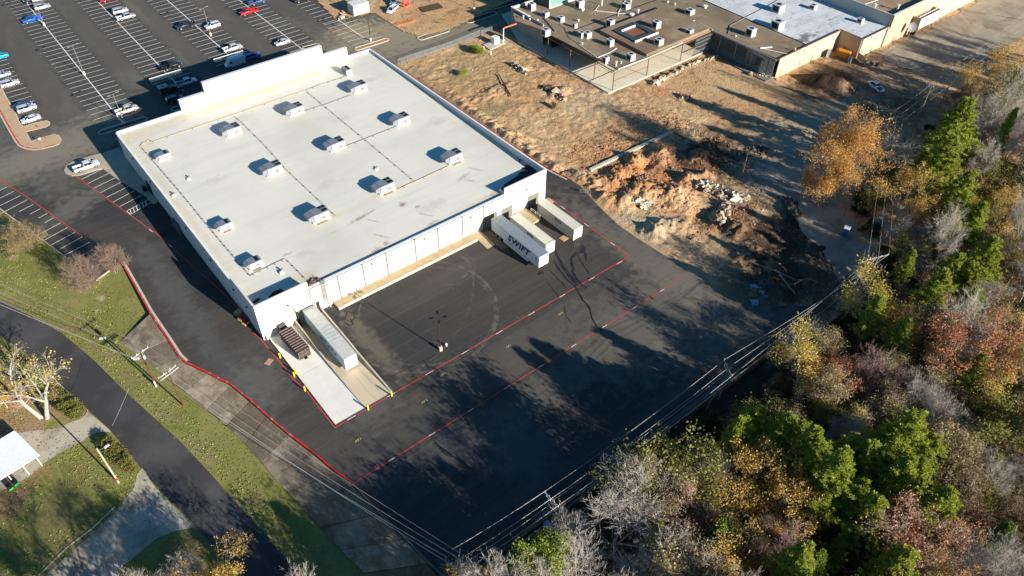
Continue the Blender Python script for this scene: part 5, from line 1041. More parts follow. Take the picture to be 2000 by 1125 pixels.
# west corner wall, columns, beams
b = MB(); b.box(146.8, 147.2, 165.5, 180.9, -0.1, MZ+0.8); b.box(147.21, 156, 180.5, 180.9, -0.1, MZ+0.7); MBd(b, 'corner_wall', M_GWALL)
b = MB(); b.box(146.6, 147.4, 172.2, 181.1, MZ+0.81, MZ+0.95); b.box(147.41, 155.8, 180.4, 181.1, MZ+0.71, MZ+0.85); MBd(b, 'corner_coping', M_TRIM)
for x, y in ((144.3, 131.9), (144.2, 139.5), (143.8, 149.5), (143.8, 159.5), (158.2, 131.9), (172.7, 131.9)): MBd(MB().box(x-0.1, x+0.1, y-0.1, y+0.1, 0.3, MZ-0.36), 'column', M_PRIMER)
for a_, c_ in (((144.3, 132, MZ-0.6), (186, 132, MZ-0.6)), ((144.3, 132, MZ-0.6), (143.9, 166, MZ-0.6)), ((144.3, 131.8, 3.2), (158.2, 131.8, 3.3)), ((172.7, 131.8, 3.2), (181, 131.8, 3.3))): MBd(MB().bar(a_, c_, 0.09, 0.12), 'beam', M_PRIMER)
for k in range(24): MBd(MB().bar((145+k*1.75, 132.6, MZ-0.5), (145+k*1.75, 160, MZ-0.5), 0.1, 0.25), 'joist', M_DARK)
for k in range(9): MBd(MB().box(147.3+0.001, 186, 150+k*3.4, 150.15+k*3.4, 0.35, MZ-0.9) if k == 8 else MB().box(151+k*4, 151.12+k*4, 161, 161.12, 0.35, MZ-0.6), 'interior_stud', M_STUD)
MBd(MB().box(147.5, 186, 162, 162.2, 0.3, MZ-0.5), 'back_wall', M_DARK)
# stud walls
for k in range(14): MBd(MB().box(178.2+k*0.55, 178.27+k*0.55, 131.55, 131.7, 0.32, MZ-0.37), 'stud', M_STUD)
for z_ in (0.4, 1.6, 2.9, 4.2, 5.3): MBd(MB().box(178.0, 186, 131.4, 131.54, z_, z_+0.12), 'rail', M_STUD)
for k in range(58):
    y = 108.7+k*0.4; thick = k % 15 == 4
    MBd(MB().box(186.0-(0.1 if thick else 0), 186.12, y, y+(0.3 if thick else 0.1), 0.32, MZ-0.37), 'stud', M_STUD)
MBd(MB().box(185.85, 186.2, 108.4, 131.9, MZ-0.36, MZ+0.12), 'head_rail', M_STUD); MBd(MB().box(189.5, 189.7, 108.6, 131.5, 0.32, MZ-0.4), 'inner_wall', plain('dark_interior', (34, 36, 40), 0.9))
MBd(MB().box(187.5, 187.7, 116, 119.5, 0.32, 4.8), 'light_partition', M_STUD)
MBd(MB().prism([(183.4, 108.4), (185.9, 108.4), (185.9, 131.4), (183.4, 131.4)], -0.3, 0.25), 'walk_slab', plain('mall_walk', (118, 112, 102), 0.9))
# cream rear walls with pilasters
xs_ = [187.2, 192.0, 197.0, 201.5, 206.0, 210.6, 213.8, 217.2]
for i in range(len(xs_)-1): MBd(MB().box(xs_[i]+0.03, xs_[i+1]-0.03, 108.0, 108.28, -0.3, MZ+0.25), 'wall_panel', M_CREAM)
MBd(MB().box(187.1, 217.2, 107.9, 108.4, MZ+0.26, MZ+0.36), 'coping', M_PRIMER)
MBd(MB().box(217.25, 217.5, 100.6, 108.4, -0.3, MZ+0.25), 'recess_wall', M_PEACH); MBd(MB().box(217.2, 217.55, 100.5, 108.5, MZ+0.26, MZ+0.36), 'coping', M_PRIMER)
MBd(MB().box(217.6, 231.4, 100.3, 100.55, -0.3, MZ+0.2), 'wall_panel', M_CREAM); MBd(MB().box(217.5, 231.4, 100.2, 100.6, MZ+0.21, MZ+0.3), 'coping', M_PRIMER)
MBd(MB().box(231.5, 252.0, 99.9, 100.4, -0.3, 9.7), 'tall_wall', M_PEACH); MBd(MB().box(252.04, 300.0, 99.9, 100.4, -0.3, 9.7), 'tall_wall', M_CREAM); MBd(MB().box(300.04, 360.0, 99.9, 100.4, -0.3, 9.7), 'tall_wall', M_CREAM)
MBd(MB().box(231.5, 360.0, 99.7, 100.6, 9.71, 9.85), 'coping', plain('coping_cream', (232, 220, 196)))
MBd(MB().box(231.5, 232.0, 100.45, 230, MZ, 9.7), 'side_wall', NM('side_wall_grey', (0.42, 0.42, 0.40), 0.8).m)
MBd(MB().prism([(232.05, 100.45), (360, 100.45), (360, 230), (232.05, 230)], 8.2, 8.5), 'high_roof', NM('high_roof_brown', (0.30, 0.20, 0.12), 0.95).layer((0.22, 0.145, 0.09), 0.3, 0.45, 0.65, 0.7).m)
for x in (188.8, 198.3, 204.4): MBd(MB().box(x, x+1.0, 107.9, 107.99, 0.0, 2.2), 'door', plain('door_tan', (170, 148, 112)))
for x, z_ in ((219, 1.4), (224.5, 4.2), (221.8, 5.2), (199, 4.6)): MBd(MB().box(x, x+0.5, 100.2 if x > 215 else 107.9, 100.29 if x > 215 else 107.99, z_, z_+0.35), 'wall_lamp', M_DARK)
MBd(MB().box(230.3, 231.4, 99.9, 100.25, 0, 5.9), 'wall_return', M_GWALL)
# sign box on the tall wall
sg = thing('store_sign', 'white boxed store sign mounted on the tall peach rear wall', 'shop sign', (250.5, 97.0, 4.6))
MB().box(-6, 6, 0.05, 0.15, -1.9, 1.6).build('face', M_TRIM, sg)
MB().box(-6.0, -5.8, 0.16, 2.85, -1.9, 1.6).build('side_panel', plain('sign_taupe', (156, 140, 122)), sg); MB().box(5.8, 6.0, 0.16, 2.85, -1.9, 1.6).build('side_panel', bpy.data.materials['sign_taupe'], sg)
MB().box(-5.75, 5.75, 1.2, 1.35, 1.4, 1.6).build('top_rail', M_TRIM, sg)
text_mesh('JCPenney', 2.0, plain('sign_grey_letter', (96, 96, 92)), 'lettering', sg, Matrix.Translation((0, 0.03, -0.2)) @ Matrix.Rotation(math.pi/2, 4, 'X'), bold=0.03)
MB().box(-4.8, -4.0, 1.0, 2.8, -5.0, -1.95).build('post', M_DARK, sg)
# satellite dish
ds = thing('satellite_dish', 'round grey satellite dish on a post against the peach wall', 'satellite dish', (241.5, 97.8, 0))
MB().tube([(0, 0, 0), (0, 0, 3.6)], 0.12, 8).build('post', M_GREYM, ds)
V = []; F = []; n = 18
dn = Vector((-0.55, -0.75, 0.45)).normalized(); du = dn.cross(Vector((0, 0, 1))).normalized(); dv = du.cross(dn)
for j, (r_, d_) in enumerate(((0.02, 0), (0.6, .05), (1.1, .18), (1.5, .36))):
    for i in range(n): t_ = 2*math.pi*i/n; V.append(Vector((0, 0, 4.1))+du*(r_*math.cos(t_))+dv*(r_*math.sin(t_))+dn*d_)
for j in range(3):
    for i in range(n): F.append((j*n+i, j*n+(i+1) % n, (j+1)*n+(i+1) % n, (j+1)*n+i))
MB().add(V, F).build('dish', plain('dish_grey', (128, 120, 124), 0.5), ds); MB().bar(Vector((0, 0, 4.1)), Vector((0, 0, 4.1))+dn*1.1, 0.06).build('feed_arm', M_DARK, ds)
# orange skip, gate panels
t = thing('orange_skip', 'orange metal skip in the recess of the cream rear wall', 'skip', (215.2, 104.0, 0), 0.15); M_OR = plain('skip_orange', (206, 130, 42), 0.5)
MB().prism([(-1.4, -1.9), (1.4, -1.9), (1.4, 1.9), (-1.4, 1.9)], 0.1, 1.7).build('bin', M_OR, t); MB().box(-1.5, 1.5, -2.0, -1.91, 1.2, 1.5).box(-1.5, -1.3, 1.0, 1.9, 1.702, 2.3).box(1.3, 1.5, 1.0, 1.9, 1.702, 2.3).build('lip', M_OR, t)
for i, (x, y, rz) in enumerate(((213.6, 100.8, 0.9), (216.6, 98.6, 1.2), (211.5, 106.6, 0.1))):
    t = thing('loose_gate', ('grey gate panel leaning by the orange skip', 'pale board wall panel standing at the recess corner', 'grey mesh panel stack beside the cream wall')[i], 'gate panel', (x, y, 0), rz)
    MB().box(-1.5, 1.5, -0.06, 0.06, 0.1, 2.1).build('panel', M_STUD if i != 1 else M_CREAM, t); MB().box(-1.55, -1.45, -0.08, 0.08, 0, 2.2).box(1.45, 1.55, -0.08, 0.08, 0, 2.2).build('frame', M_GREYM, t)
# rooftop units on the mall
UL = [(1042,21,1.9,2.0,'first unit from the far west corner'),(1069,34,1.7,1.3,'second unit from the far west corner'),(1099,43,1.7,1.3,'third unit from the far west corner'),(1125,55,1.1,1.2,'small unit behind the joined pair'),(1070,71,2.0,1.8,'unit hanging at the western roof edge'),
      (1139,74,1.6,1.4,'left half of a touching pair'),(1151,75,1.9,1.5,'right half of a touching pair'),(1136,18,2.2,2.4,'largest unit in front of the teal wall'),(1227,19,2.2,1.6,'unit at the crossing of the white conduits'),(1196,53,1.9,1.9,'unit behind the raised court'),
      (1195,91,1.7,1.8,'unit left of the raised court'),(1186,125,1.5,1.8,'unit nearest the south-west roof corner'),(1236,119,1.9,1.7,'unit with a duct below the raised court'),(1352,29,2.2,1.3,'unit on a dark square patch'),
      (1350,71,1.8,1.8,'unit next to the stripped stud wall corner'),(1471,72,2.3,2.2,'unit in front of the white roof'),(1526,25,3.0,2.2,'large unit on the white roof, back one'),(1525,58,3.0,2.2,'large unit on the white roof, front one'),(1592,19,1.8,1.2,'squat unit far back on the white roof'),(1684,46,1.6,1.3,'unit on the white roof below the grey side wall'),
      (1291,89,2.0,1.6,'unit on the raised court right of the lantern'),(1286,56,2.0,1.9,'unit at the back edge of the raised court')]
for px, py, s_, h_, lb in UL:
    z_ = MZ+0.9 if lb.startswith(('unit on the raised', 'unit at the back')) else MZ; p = G(px, py, z_)
    t = thing('mall_rooftop_unit', 'pale boxy mall rooftop unit, '+lb, 'air conditioner', (p.x, p.y, z_), 0.0, 'units on the old mall roof')
    MB().box(-s_/2, s_/2, 0, s_, 0.15, h_+0.15).build('cabinet', M_HVAC, t); MB().box(-s_/2-0.1, s_/2+0.1, -0.1, s_+0.1, 0, 0.145).build('curb', M_KERB, t)
    MB().cyl(0, s_*0.5, h_+0.155, h_+0.2, s_*0.28, 12).build('fan', M_FAN, t); MB().box(-s_/2-0.02, -s_/2-0.003, s_*0.15, s_*0.85, 0.4, h_-0.1).build('grille', M_FAN, t)
def mdot(px, py, h, r, lb, z=MZ):
    p = G(px, py, z); t = thing('roof_vent', 'small white vent on the mall roof, '+lb, 'roof vent', (p.x, p.y, z), group='small vents on the mall roof'); MB().cyl(0, 0, 0, h, r*0.6, 8).build('pipe', M_TRIM, t); MB().cyl(0, 0, h, h+0.2, r, 8).build('cap', M_TRIM, t)
for px, py, h, r, lb in ((1175,11,1.6,.3,'the tallest, near the teal wall'),(1022,37,.9,.3,'at the far west edge'),(1035,40,.5,.25,'just right of the western edge vent'),(1050,42,.5,.3,'in a cluster right of the western edge'),(1130,42,.5,.3,'beside the long dark joint'),(1137,87,.5,.3,'where the thin conduit bends'),
                         (1203,129,1.2,.35,'at the south-west corner'),(1213,124,.5,.25,'just right of the corner vent'),(1138,21,.5,.6,'in front of the largest unit'),(1234,31,.5,.8,'on the long white conduit'),(1246,25,.9,.4,'right of the conduit crossing'),(1232,4,.8,.4,'at the top edge behind the crossing'),(1377,16,.7,.7,'right of the dark patch'),(1304,6,.5,.3,'at the top edge on the brown roof'),(1318,10,.5,.3,'at the top edge, right of its twin'),(1552,100,.8,.25,'near the cream wall end'),(1437,72,.3,.3,'at the stud wall')): mdot(px, py, h, r, lb)
mdot(1708, 16, 1.2, .5, 'left one on the high brown roof', 8.5); mdot(1752, 20, 1.6, .5, 'right one on the high brown roof', 8.5); mdot(1725, 45, .9, .8, 'white dome below the grey side wall', MZ)
def conduit(px, mat, lb, r=0.09, z=MZ):
    P = [G(x, y, z+0.15) for x, y in px]; t = thing('roof_conduit', lb, 'conduit', (P[0].x, P[0].y, z)); MB().tube([(p.x, p.y, z+0.15) for p in P], r, 6).build('pipe', mat, t, world=True)
conduit([(1160,21),(1164,21),(1208,26),(1228,27),(1240,32),(1283,42)], M_TRIM, 'long white conduit across the brown roof behind the raised court'); conduit([(1222,0),(1216,8),(1208,24),(1207,31)], M_TRIM, 'short white conduit crossing the long one at the top'); conduit([(1162,21),(1170,10)], M_TRIM, 'stub of white conduit rising to the tall vent')
conduit([(1062,35),(1070,44),(1084,61)], M_STUD, 'thick grey conduit near the west roof edge', 0.14); conduit([(1092,47),(1104,56),(1108,65),(1113,74),(1130,87)], M_STUD, 'curved thin grey conduit on the west roof', 0.07); conduit([(1130,87),(1146,98),(1166,112)], M_TRIM, 'straight white conduit leading to the south-west units', 0.1)
conduit([(1168,112),(1190,103),(1205,94)], M_TRIM, 'bright white conduit between two units by the raised court', 0.1); conduit([(1150,95),(1175,98),(1195,101)], M_STUD, 'faint grey conduit beside the bright one', 0.06); conduit([(1292,37),(1358,41),(1392,58)], M_TRIM, 'long white conduit running to the stud wall corner', 0.12)
conduit([(1422,66),(1426,50),(1450,37),(1500,12),(1520,0)], M_STUD, 'long conduit climbing onto the white roof', 0.09); conduit([(1485,94),(1508,92)], M_TRIM, 'thick short white pipe by the stud wall head', 0.16); conduit([(1490,95),(1541,106)], M_TRIM, 'white conduit along the stud wall head', 0.09); conduit([(1356,63),(1380,61)], M_TRIM, 'short white conduit beside the corner unit', 0.12); conduit([(1689,8),(1715,0)], M_TRIM, 'white conduit on the high brown roof', 0.1, 8.5)
# teal block on the roof
tb = thing('teal_plant_room', 'teal ribbed metal plant room standing on the brown mall roof', 'plant room', (157, 174.3, MZ))
MB().box(0, 26, 0, 22, 0, 9).build('body', M_TEAL, tb)
for k in range(30): MB().box(0.5+k*0.85, 0.58+k*0.85, -0.06, -0.004, 0.3, 9).build('rib', M_TEAL, tb)
MB().box(-0.12, -0.004, 0.1, 22, 0, 9).build('side_cladding', plain('teal_dark', (84, 92, 88), 0.6), tb); MB().box(-0.2, 0.15, -0.2, -0.07, 0, 9).build('corner_trim', M_TRIM, tb); MB().box(0.16, 26, -0.35, -0.07, 0, 0.3).build('flashing', M_TRIM, tb)
# ================================================================ CONSTRUCTION CORNER
p = G(708, 29); t = thing('block_pallets', 'tall stack of white wrapped block pallets on the orange building dirt', 'wrapped pallets', (p.x, p.y, 0.1), 0.0)
M_WRAP = plain('wrap_white', (206, 204, 200), 0.6, var=0.07, scale=3)
p0 = G(692, 33)
t.location = (p0.x, p0.y, 0.1)
for i in range(4):
    for j in range(3):
        for k in range(2):
            MB().box(i*1.5+0.05, i*1.5+1.42, j*1.35+0.05, j*1.35+1.3, k*1.75+0.15, k*1.75+1.72).build('wrapped_block', M_WRAP, t)
            if i == 0 and j == 0: MB().box(0.05, 1.42, 0.05, 1.3, k*1.75+0.0, k*1.75+0.14).build('pallet', pl_w, t)
p = G(*q2(1172, 55)); t = thing('red_ring', 'round red pipe ring lying on the orange dirt', 'pipe ring', (p.x, p.y, 0.4))
V = []; F = []
for i in range(16):
    A_ = 2*math.pi*i/16
    for j in range(8): B_ = 2*math.pi*j/8; V.append(((1.0+.42*math.cos(B_))*math.cos(A_), .42*math.sin(B_)*1.0, (1.0+.42*math.cos(B_))*math.sin(A_)+0.7))
for i in range(16):
    for j in range(8): F.append((i*8+j, i*8+(j+1) % 8, ((i+1) % 16)*8+(j+1) % 8, ((i+1) % 16)*8+j))
MB().add(V, F).build('ring', plain('pipe_red', (226, 70, 60), 0.5), t)
p = G(*q2(670, 145)); t = thing('stone_slab', 'pale stone slab at the corner of the lot', 'stone slab', (p.x, p.y, 0.05)); MB().rbox(0, 0, 1.6, 1.1, 0, 0.7, .2).build('slab', M_KERB, t)
p = G(*q2(1165, 180)); t = thing('plank_pile', 'long pile of reddish planks on the building dirt', 'plank pile', (p.x, p.y, 0.15), -0.15)
for k in range(7): MB().rbox(rnd.uniform(-.5, .5), (k-3)*0.28, 5.5+rnd.uniform(-1, 1), 0.22, 0, 0.2, rnd.uniform(-.06, .06)).build('plank', plain('plank_rust', (178, 110, 66)) if k == 0 else bpy.data.materials['plank_rust'], t)
p = G(*q2(1365, 70)); sheet('dark_soil_patch', [(p.x+dx, p.y+dy, 0.42) for dx, dy in ((-4, -1.6), (3.4, -2.4), (4.2, 1.8), (-3.2, 2.6))], plain('soil_dark', (88, 66, 48), 0.95))
def rub(px, n, s0, s1, sp, h, lb, seed, m=M_RUB, cat='rubble pile'): rubble('rubble_pile', [G(x, y, 0.0) for x, y in px], n, s0, s1, m, seed, sp, h=h, label=lb, cat=cat)
rub([(660, 40), (672, 30), (668, 22)], 60, .3, .9, 1.2, .5, 'small rubble heap beside the stone slab at the lot corner', 11)
rub([(1000, 126), (1012, 132), (1024, 142)], 150, .4, 1.1, 1.1, .8, 'long pale rubble heap nearest the old mall west side', 12, M_RUB[:1]+M_RUB[2:3])
rub([(1068, 172), (1085, 180), (1100, 195)], 130, .4, 1.3, 1.5, .9, 'rubble heap in the dirt left of the slab corner', 13)
rub([(1277, 165), (1300, 152), (1325, 140)], 170, .4, 1.2, 1.4, .6, 'rubble band along the foot of the mall slab', 14, M_RUB[:2]); rub([(1330, 136), (1360, 122), (1400, 112)], 120, .4, 1.0, 1.2, .5, 'rubble band below the stud wall corner', 15, M_RUB[:2])
rub([(1330, 188), (1342, 194)], 60, .4, 1.1, 1.0, .7, 'small rubble heap alone in the middle of the dirt', 16); rub([(1462, 145), (1490, 150), (1520, 155)], 70, .3, .9, .9, .4, 'low rubble strip near the end of the stud wall', 17, M_RUB[:2])
rub([(1368, 366), (1395, 370), (1430, 385), (1455, 388)], 420, .4, 1.7, 2.0, 1.2, 'largest pale demolition rubble pile in the dirt yard', 18, [M_RUB[0], M_RUB[0], M_RUB[1], M_RUB[2]]); rub([(1420, 400), (1408, 420), (1402, 438)], 260, .4, 1.4, 1.8, 1.0, 'demolition rubble pile below the largest one', 19, [M_RUB[0], M_RUB[1], M_RUB[2]])
rub([(1238, 394), (1250, 396)], 20, .8, 2.0, 1.0, .5, 'few large pale chunks beside the asphalt drive', 20, M_RUB[:1]); rub([(1252, 400), (1272, 398)], 80, .4, 1.0, 1.2, .6, 'low pale rubble patch beside the large chunks', 21, M_RUB[:1])
rub([(1115, 335), (1140, 345), (1165, 365)], 90, .4, 1.2, 1.6, .4, 'scattered tan lumps by the fence end', 22, M_RUB[1:3]); rub([(1540, 390), (1555, 420)], 120, .4, 1.2, 2.0, .5, 'dark broken debris beside the shaded concrete pad', 23, M_RUB[2:3]); rub([(1690, 120), (1720, 128)], 70, .3, 1.0, 1.5, .4, 'dark debris strip below the recess of the cream wall', 24, M_RUB[2:3])
rub([(1500, 290), (1440, 300), (1380, 290)], 200, .3, 1.0, 3.5, .3, 'dark clods in the shade of the trees', 25, M_RUB[2:3], 'soil clods'); rub([(1250, 345), (1285, 365), (1330, 390)], 240, .25, .8, 3.5, .3, 'orange clods among the dirt mounds', 26, M_RUB[1:2], 'soil clods'); rub([(1590, 160), (1640, 180)], 160, .3, 1.0, 2.6, 2.4, 'dark clods on the tall soil heap near the cream wall', 27, M_RUB[2:3], 'soil clods')
def clods(name, x0, x1, y0, y1, n, s0, s1, seed, mats, lb, zoff=0.02):
    rg_ = np.random.RandomState(seed); X = rg_.uniform(x0, x1, n); Y = rg_.uniform(y0, y1, n); d_ = fbm(X, Y, .1, 3)+rg_.normal(0, .2, n); k = (d_ > 0.02) & (X > np.interp(Y, [40, 58, 88, 104, 120, 182], [116, 105, 105, 108, 106.5, 105.5])); X = X[k]; Y = Y[k]; n = len(X)
    Z = dirt_z(X, Y)+zoff; s_ = rg_.uniform(s0, s1, n)*np.where(rg_.rand(n) < .06, 2.0, 1.0); V = []
    th_ = rg_.uniform(0, 6.28, n)
    for cz, sc_ in ((-.25, 1.0), (.35, .6)):
        for q in range(4): a_ = th_+q*math.pi/2+rg_.uniform(-.4, .4, n); V.append(np.stack([X+np.cos(a_)*s_*sc_*rg_.uniform(.6, 1, n), Y+np.sin(a_)*s_*sc_*rg_.uniform(.5, 1, n), Z+cz*s_*rg_.uniform(.7, 1.3, n)], 1))
    V = np.stack(V, 1).reshape(-1, 3); b0 = np.arange(n)*8; F = np.concatenate([np.stack([b0+i for i in f], 1) for f in ((4,5,6,7),(0,1,5,4),(1,2,6,5),(2,3,7,6),(3,0,4,7))])
    me = np_mesh(name, V, F, mats); o = bpy.data.objects.new(name, me); COL.objects.link(o); return tag(o, lb, 'loose stones' if 'stone' in name else 'soil clods', kind='stuff')
clods('soil_clods', 104, 240, 46, 181, 9000, .06, .18, 71, NM('soil_crumb', (0.46, 0.29, 0.15), 0.95).perpiece(0.35).m, 'tan crumbs of soil strewn over the whole cleared dirt site'); clods('dark_clods', 104, 215, 46, 181, 5000, .06, .18, 72, M_RUB[2], 'dark brown crumbs strewn over the cleared dirt site'); clods('loose_stones', 104, 215, 46, 181, 3500, .07, .2, 73, M_RUB[0], 'pale stones strewn over the cleared dirt site')
clods('mound_clods', 112, 150, 72, 118, 8000, .08, .3, 74, NM('mound_soil', (0.34, 0.155, 0.07), 0.95).perpiece(0.35).m, 'large crumbs of soil covering the churned mounds beside the drive')
# pale cloth-like drainage strands in the pit
M_PALE = plain('plastic_pale', (128, 134, 136), 0.7)
def strand(px, r, lb, mat=M_PALE):
    P = [G(x, y, 0)+Vector((0, 0, 0.45)) for x, y in px]; t = thing('plastic_strip', lb, 'plastic strip', (P[0].x, P[0].y, 0.3)); MB().tube(P, r, 5).build('strip', mat, t, world=True)
z9 = lambda x, y: (1350+x/5, 480+y/5)
strand([z9(*p) for p in ((380,10),(450,50),(530,80),(545,150),(620,190),(700,220),(840,265),(950,320),(1010,350),(1080,350),(1150,330),(1220,375))], 0.09, 'long pale plastic strip winding through the dark pit'); strand([z9(*p) for p in ((840,265),(890,340),(930,390),(1000,390),(1080,355))], 0.11, 'pale looped strip branching off the long one'); strand([z9(*p) for p in ((930,390),(960,430),(1010,480))], 0.1, 'short pale strip hanging from the loop')
rubble('plastic_heap', [G(*z9(600, 390)), G(*z9(700, 470))], 26, .5, 1.2, [plain('plastic_blue', (120, 150, 180), 0.5)], 31, 1.0, h=.3, label='pale blue plastic scraps at the pit edge', cat='plastic scraps'); rubble('plastic_heap', [G(*z9(615, 560)), G(*z9(625, 575))], 16, .6, 1.3, [bpy.data.materials['plastic_blue']], 32, .8, h=.3, label='round patch of pale blue plastic below the other scraps', cat='plastic scraps')
# portable toilet, utility boxes, stump pole
p = G(1649, 460); t = thing('portable_toilet', 'blue portable toilet with a pale roof on the shaded concrete pad', 'portable toilet', (p.x, p.y, 0), 0.35)
MB().box(-.6, .6, -.6, .6, 0.1, 2.2).build('cabin', plain('toilet_blue', (40, 84, 130), 0.5), t); MB().box(-.66, .66, -.66, .66, 2.2, 2.32).build('roof', M_TRIM, t); MB().box(-.45, .45, -.63, -.603, 0.15, 2.05).build('door', plain('toilet_door', (60, 104, 150), 0.5), t)
p = G(1230, 258); 
p = G(1342, 268); t = thing('drum_row', 'row of green posts at the corner of the old slab', 'posts', (p.x, p.y, 0))
for k in range(5): MB().box(k*0.8, k*0.8+0.12, 0, .12, 0, 1.7).build('post', plain('post_green', (90, 120, 100)) if k == 0 else bpy.data.materials['post_green'], t)
MB().box(0, 3.4, 0.13, .25, 1.5, 1.65).build('rail', bpy.data.materials['post_green'], t)
def hfrom(b_, px, py): return min([k*0.05 for k in range(10, 700)], key=lambda h: (G(px, py, b_.z+h)-Vector((b_.x, b_.y, b_.z+h))).length)
p = G(1448, 347); t = thing('bare_pole', 'lone grey wooden pole in the dirt yard', 'pole', (p.x, p.y, 0)); MB().tube([(0, 0, -0.3), (0, 0, hfrom(p, 1462, 292))], [.16, .11], 8).build('shaft', plain('pole_weathered', (140, 128, 112), 0.9), t)
# plant boxes at the mall corner
p = G(967, 84); t = thing('transformer_box', 'white transformer box on a broken slab at the mall corner', 'transformer', (p.x, p.y, 0.1)); MB().box(-1, 1, -.9, .9, 0.1, 1.9).build('cabinet', M_TRIM, t); MB().box(-1.05, 1.05, -.95, .95, 1.903, 2.0).build('lid', M_TRIM, t); MB().prism([(-4.2, -3), (2.6, -2.2), (3.4, 1.4), (-3.8, 1.2)], -0.1, 0.08).build('slab', M_KERB, t)
for i, (px, py) in enumerate(((945, 98), (959, 107), (985, 78))): q = G(px, py); bollard(q.x, q.y, M_TRIM, 'short white bollard %s the transformer box' % ('left of', 'in front of', 'right of')[i], 1.2)
p = G(983, 86); t = thing('steel_post_frame', 'tall white post with an orange beam at the mall corner', 'post', (p.x, p.y, 0)); MB().box(-.12, .12, -.12, .12, 0, 5.0).build('post', M_TRIM, t); MB().box(.1, 6.5, -.15, .15, 5.0, 5.3).build('beam', plain('beam_orange', (226, 112, 86)), t)
p = G(998, 190); t = thing('iron_pipe', 'dark iron pipe lying on the dirt near the fence', 'pipe', (p.x, p.y, 0.3)); e_ = G(972, 146); MB().tube([(0, 0, 0), (G(974, 147).x-p.x, G(974, 147).y-p.y, 0)], 0.16, 8).build('tube', plain('iron_rust', (64, 40, 30)), t)
# ================================================================ FENCE ROUND THE SITE
M_MESH = bpy.data.materials.new('chain_link'); M_MESH.use_nodes = True
_n = M_MESH.node_tree; _b = _n.nodes['Principled BSDF']; _b.inputs['Base Color'].default_value = (0.42, 0.43, 0.44, 1); _b.inputs['Roughness'].default_value = 0.5; _b.inputs['Metallic'].default_value = 0.4
_b.inputs['Alpha'].default_value = 0.22
def fence_line(px, label, step=3.05, H=1.9, foot=None):
    P = [G(*p) if not isinstance(p, Vector) else p for p in px]; t = thing('chain_link_fence', label, 'fence', (P[0].x, P[0].y, 0)); o = P[0]; D = []
    for i in range(len(P)-1):
        L = (P[i+1]-P[i]).length; n = max(1, round(L/step))
        for k in range(n): D.append(P[i].lerp(P[i+1], k/n))
    D.append(P[-1])
    for d in D:
        MB().box(d.x-o.x-.035, d.x-o.x+.035, d.y-o.y-.035, d.y-o.y+.035, 0, H).build('post', M_GREYM, t)
    for i in range(len(D)-1):
        a_, c_ = D[i]-o, D[i+1]-o; MB().bar(a_+Vector((0, 0, H)), c_+Vector((0, 0, H)), 0.05).build('top_rail', M_GREYM, t); MB().bar(a_+Vector((0, 0, .12)), c_+Vector((0, 0, .12)), 0.04).build('bottom_rail', M_GREYM, t)
        MB().poly([a_+Vector((0, 0, .14)), c_+Vector((0, 0, .14)), c_+Vector((0, 0, H-.03)), a_+Vector((0, 0, H-.03))]).build('mesh_panel', M_MESH, t)
        if foot and i % 2 == 0: MB().rbox(a_.x, a_.y-.45, .3, .7, 0, .14).build('foot', foot, t)
    return t
fence_line([Vector((104.0, 178.9, 0)), Vector((104.6, 181.9, 0)), Vector((124, 181.6, 0)), Vector((146, 183.4, 0))], 'chain-link fence along the service road with clamped feet', foot=plain('foot_orange', (206, 110, 84)))
fence_line([Vector((105.2, 178, 0)), Vector((105.0, 165, 0)), Vector((105.2, 140, 0)), Vector((105.6, 118, 0)), Vector((107.6, 106, 0))], 'chain-link fence between the red kerb and the spoil ridge', foot=plain('foot_red', (190, 70, 60)))
t = thing('fence_frame', 'short grey frame panel at the end of the red kerb', 'fence panel', tuple(G(1143, 378)), -0.9)
for z_ in (.2, .6, 1.0): MB().box(-1.3, 1.3, -.04, .04, z_, z_+.07).build('rail', M_GREYM, t)
for x in (-1.3, 0, 1.3): MB().box(x-.05, x+.05, -.05, .05, 0, 1.1).build('post', M_GREYM, t)
# ================================================================ UTILITY POLES AND WIRES
M_TIM = plain('pole_timber', (100, 60, 40), 0.9, var=0.15); M_TIMG = plain('pole_timber_grey', (132, 120, 100), 0.9, var=0.12); M_ARM = plain('cross_arm', (182, 178, 168), 0.8); M_INS = plain('insulator', (214, 216, 218), 0.3)
def upole(p, H, rz, label, mat, arms=1, half=1.6, trans=0, extra=None, r=.17):
    t = thing('utility_pole', label, 'utility pole', tuple(p), rz); MB().tube([(0, 0, -0.6), (0, 0, H)], [r, r*.68], 10).build('shaft', mat, t); top = []
    for k in range(arms):
        z_ = H-0.35-k*1.6; y = (0.2 if k % 2 == 0 else -0.2)
        a_ = MB().box(-half, half, y-.05, y+.05, z_, z_+.12).build('cross_arm', M_ARM, t)
        for x in (-half+.1, -half*.35, half*.35, half-.1): MB().cyl(x, y, z_+.14, z_+.42, .06, 7).build('insulator', M_INS, a_)
        for s in (-1, 1): MB().bar((s*half*.5, y, z_), (0, y, z_-.7), .05).build('brace', M_ARM, t)
    for k in range(trans):
        x, y = ((.45, .1), (-.45, .1), (0, -.5))[k]; MB().cyl(x, y, H-3.0, H-2.1, .27, 12).build('transformer_can', M_GREYM, t)
    return t
def armpts(p, H, rz, half, z=0.0): 
    return [Vector((p.x+x*math.cos(rz), p.y+x*math.sin(rz), p.z+H-z)) for x in (-half+.1, 0, half-.1)]
WB = []
def wire(a, c, sag, lb=None, r=.022, mat=None):
    P = []
    for k in range(17): t_ = k/16; q = a.lerp(c, t_); q.z -= 4*sag*t_*(1-t_); P.append(q)
    t = thing('overhead_wire', lb, 'overhead wire', tuple(a), group='overhead wires'); MB().tube(P, r, 4).build('strand', mat or M_WIRE, t, world=True)
M_WIRE = plain('wire_alu', (178, 174, 168), 0.45, 0.1)
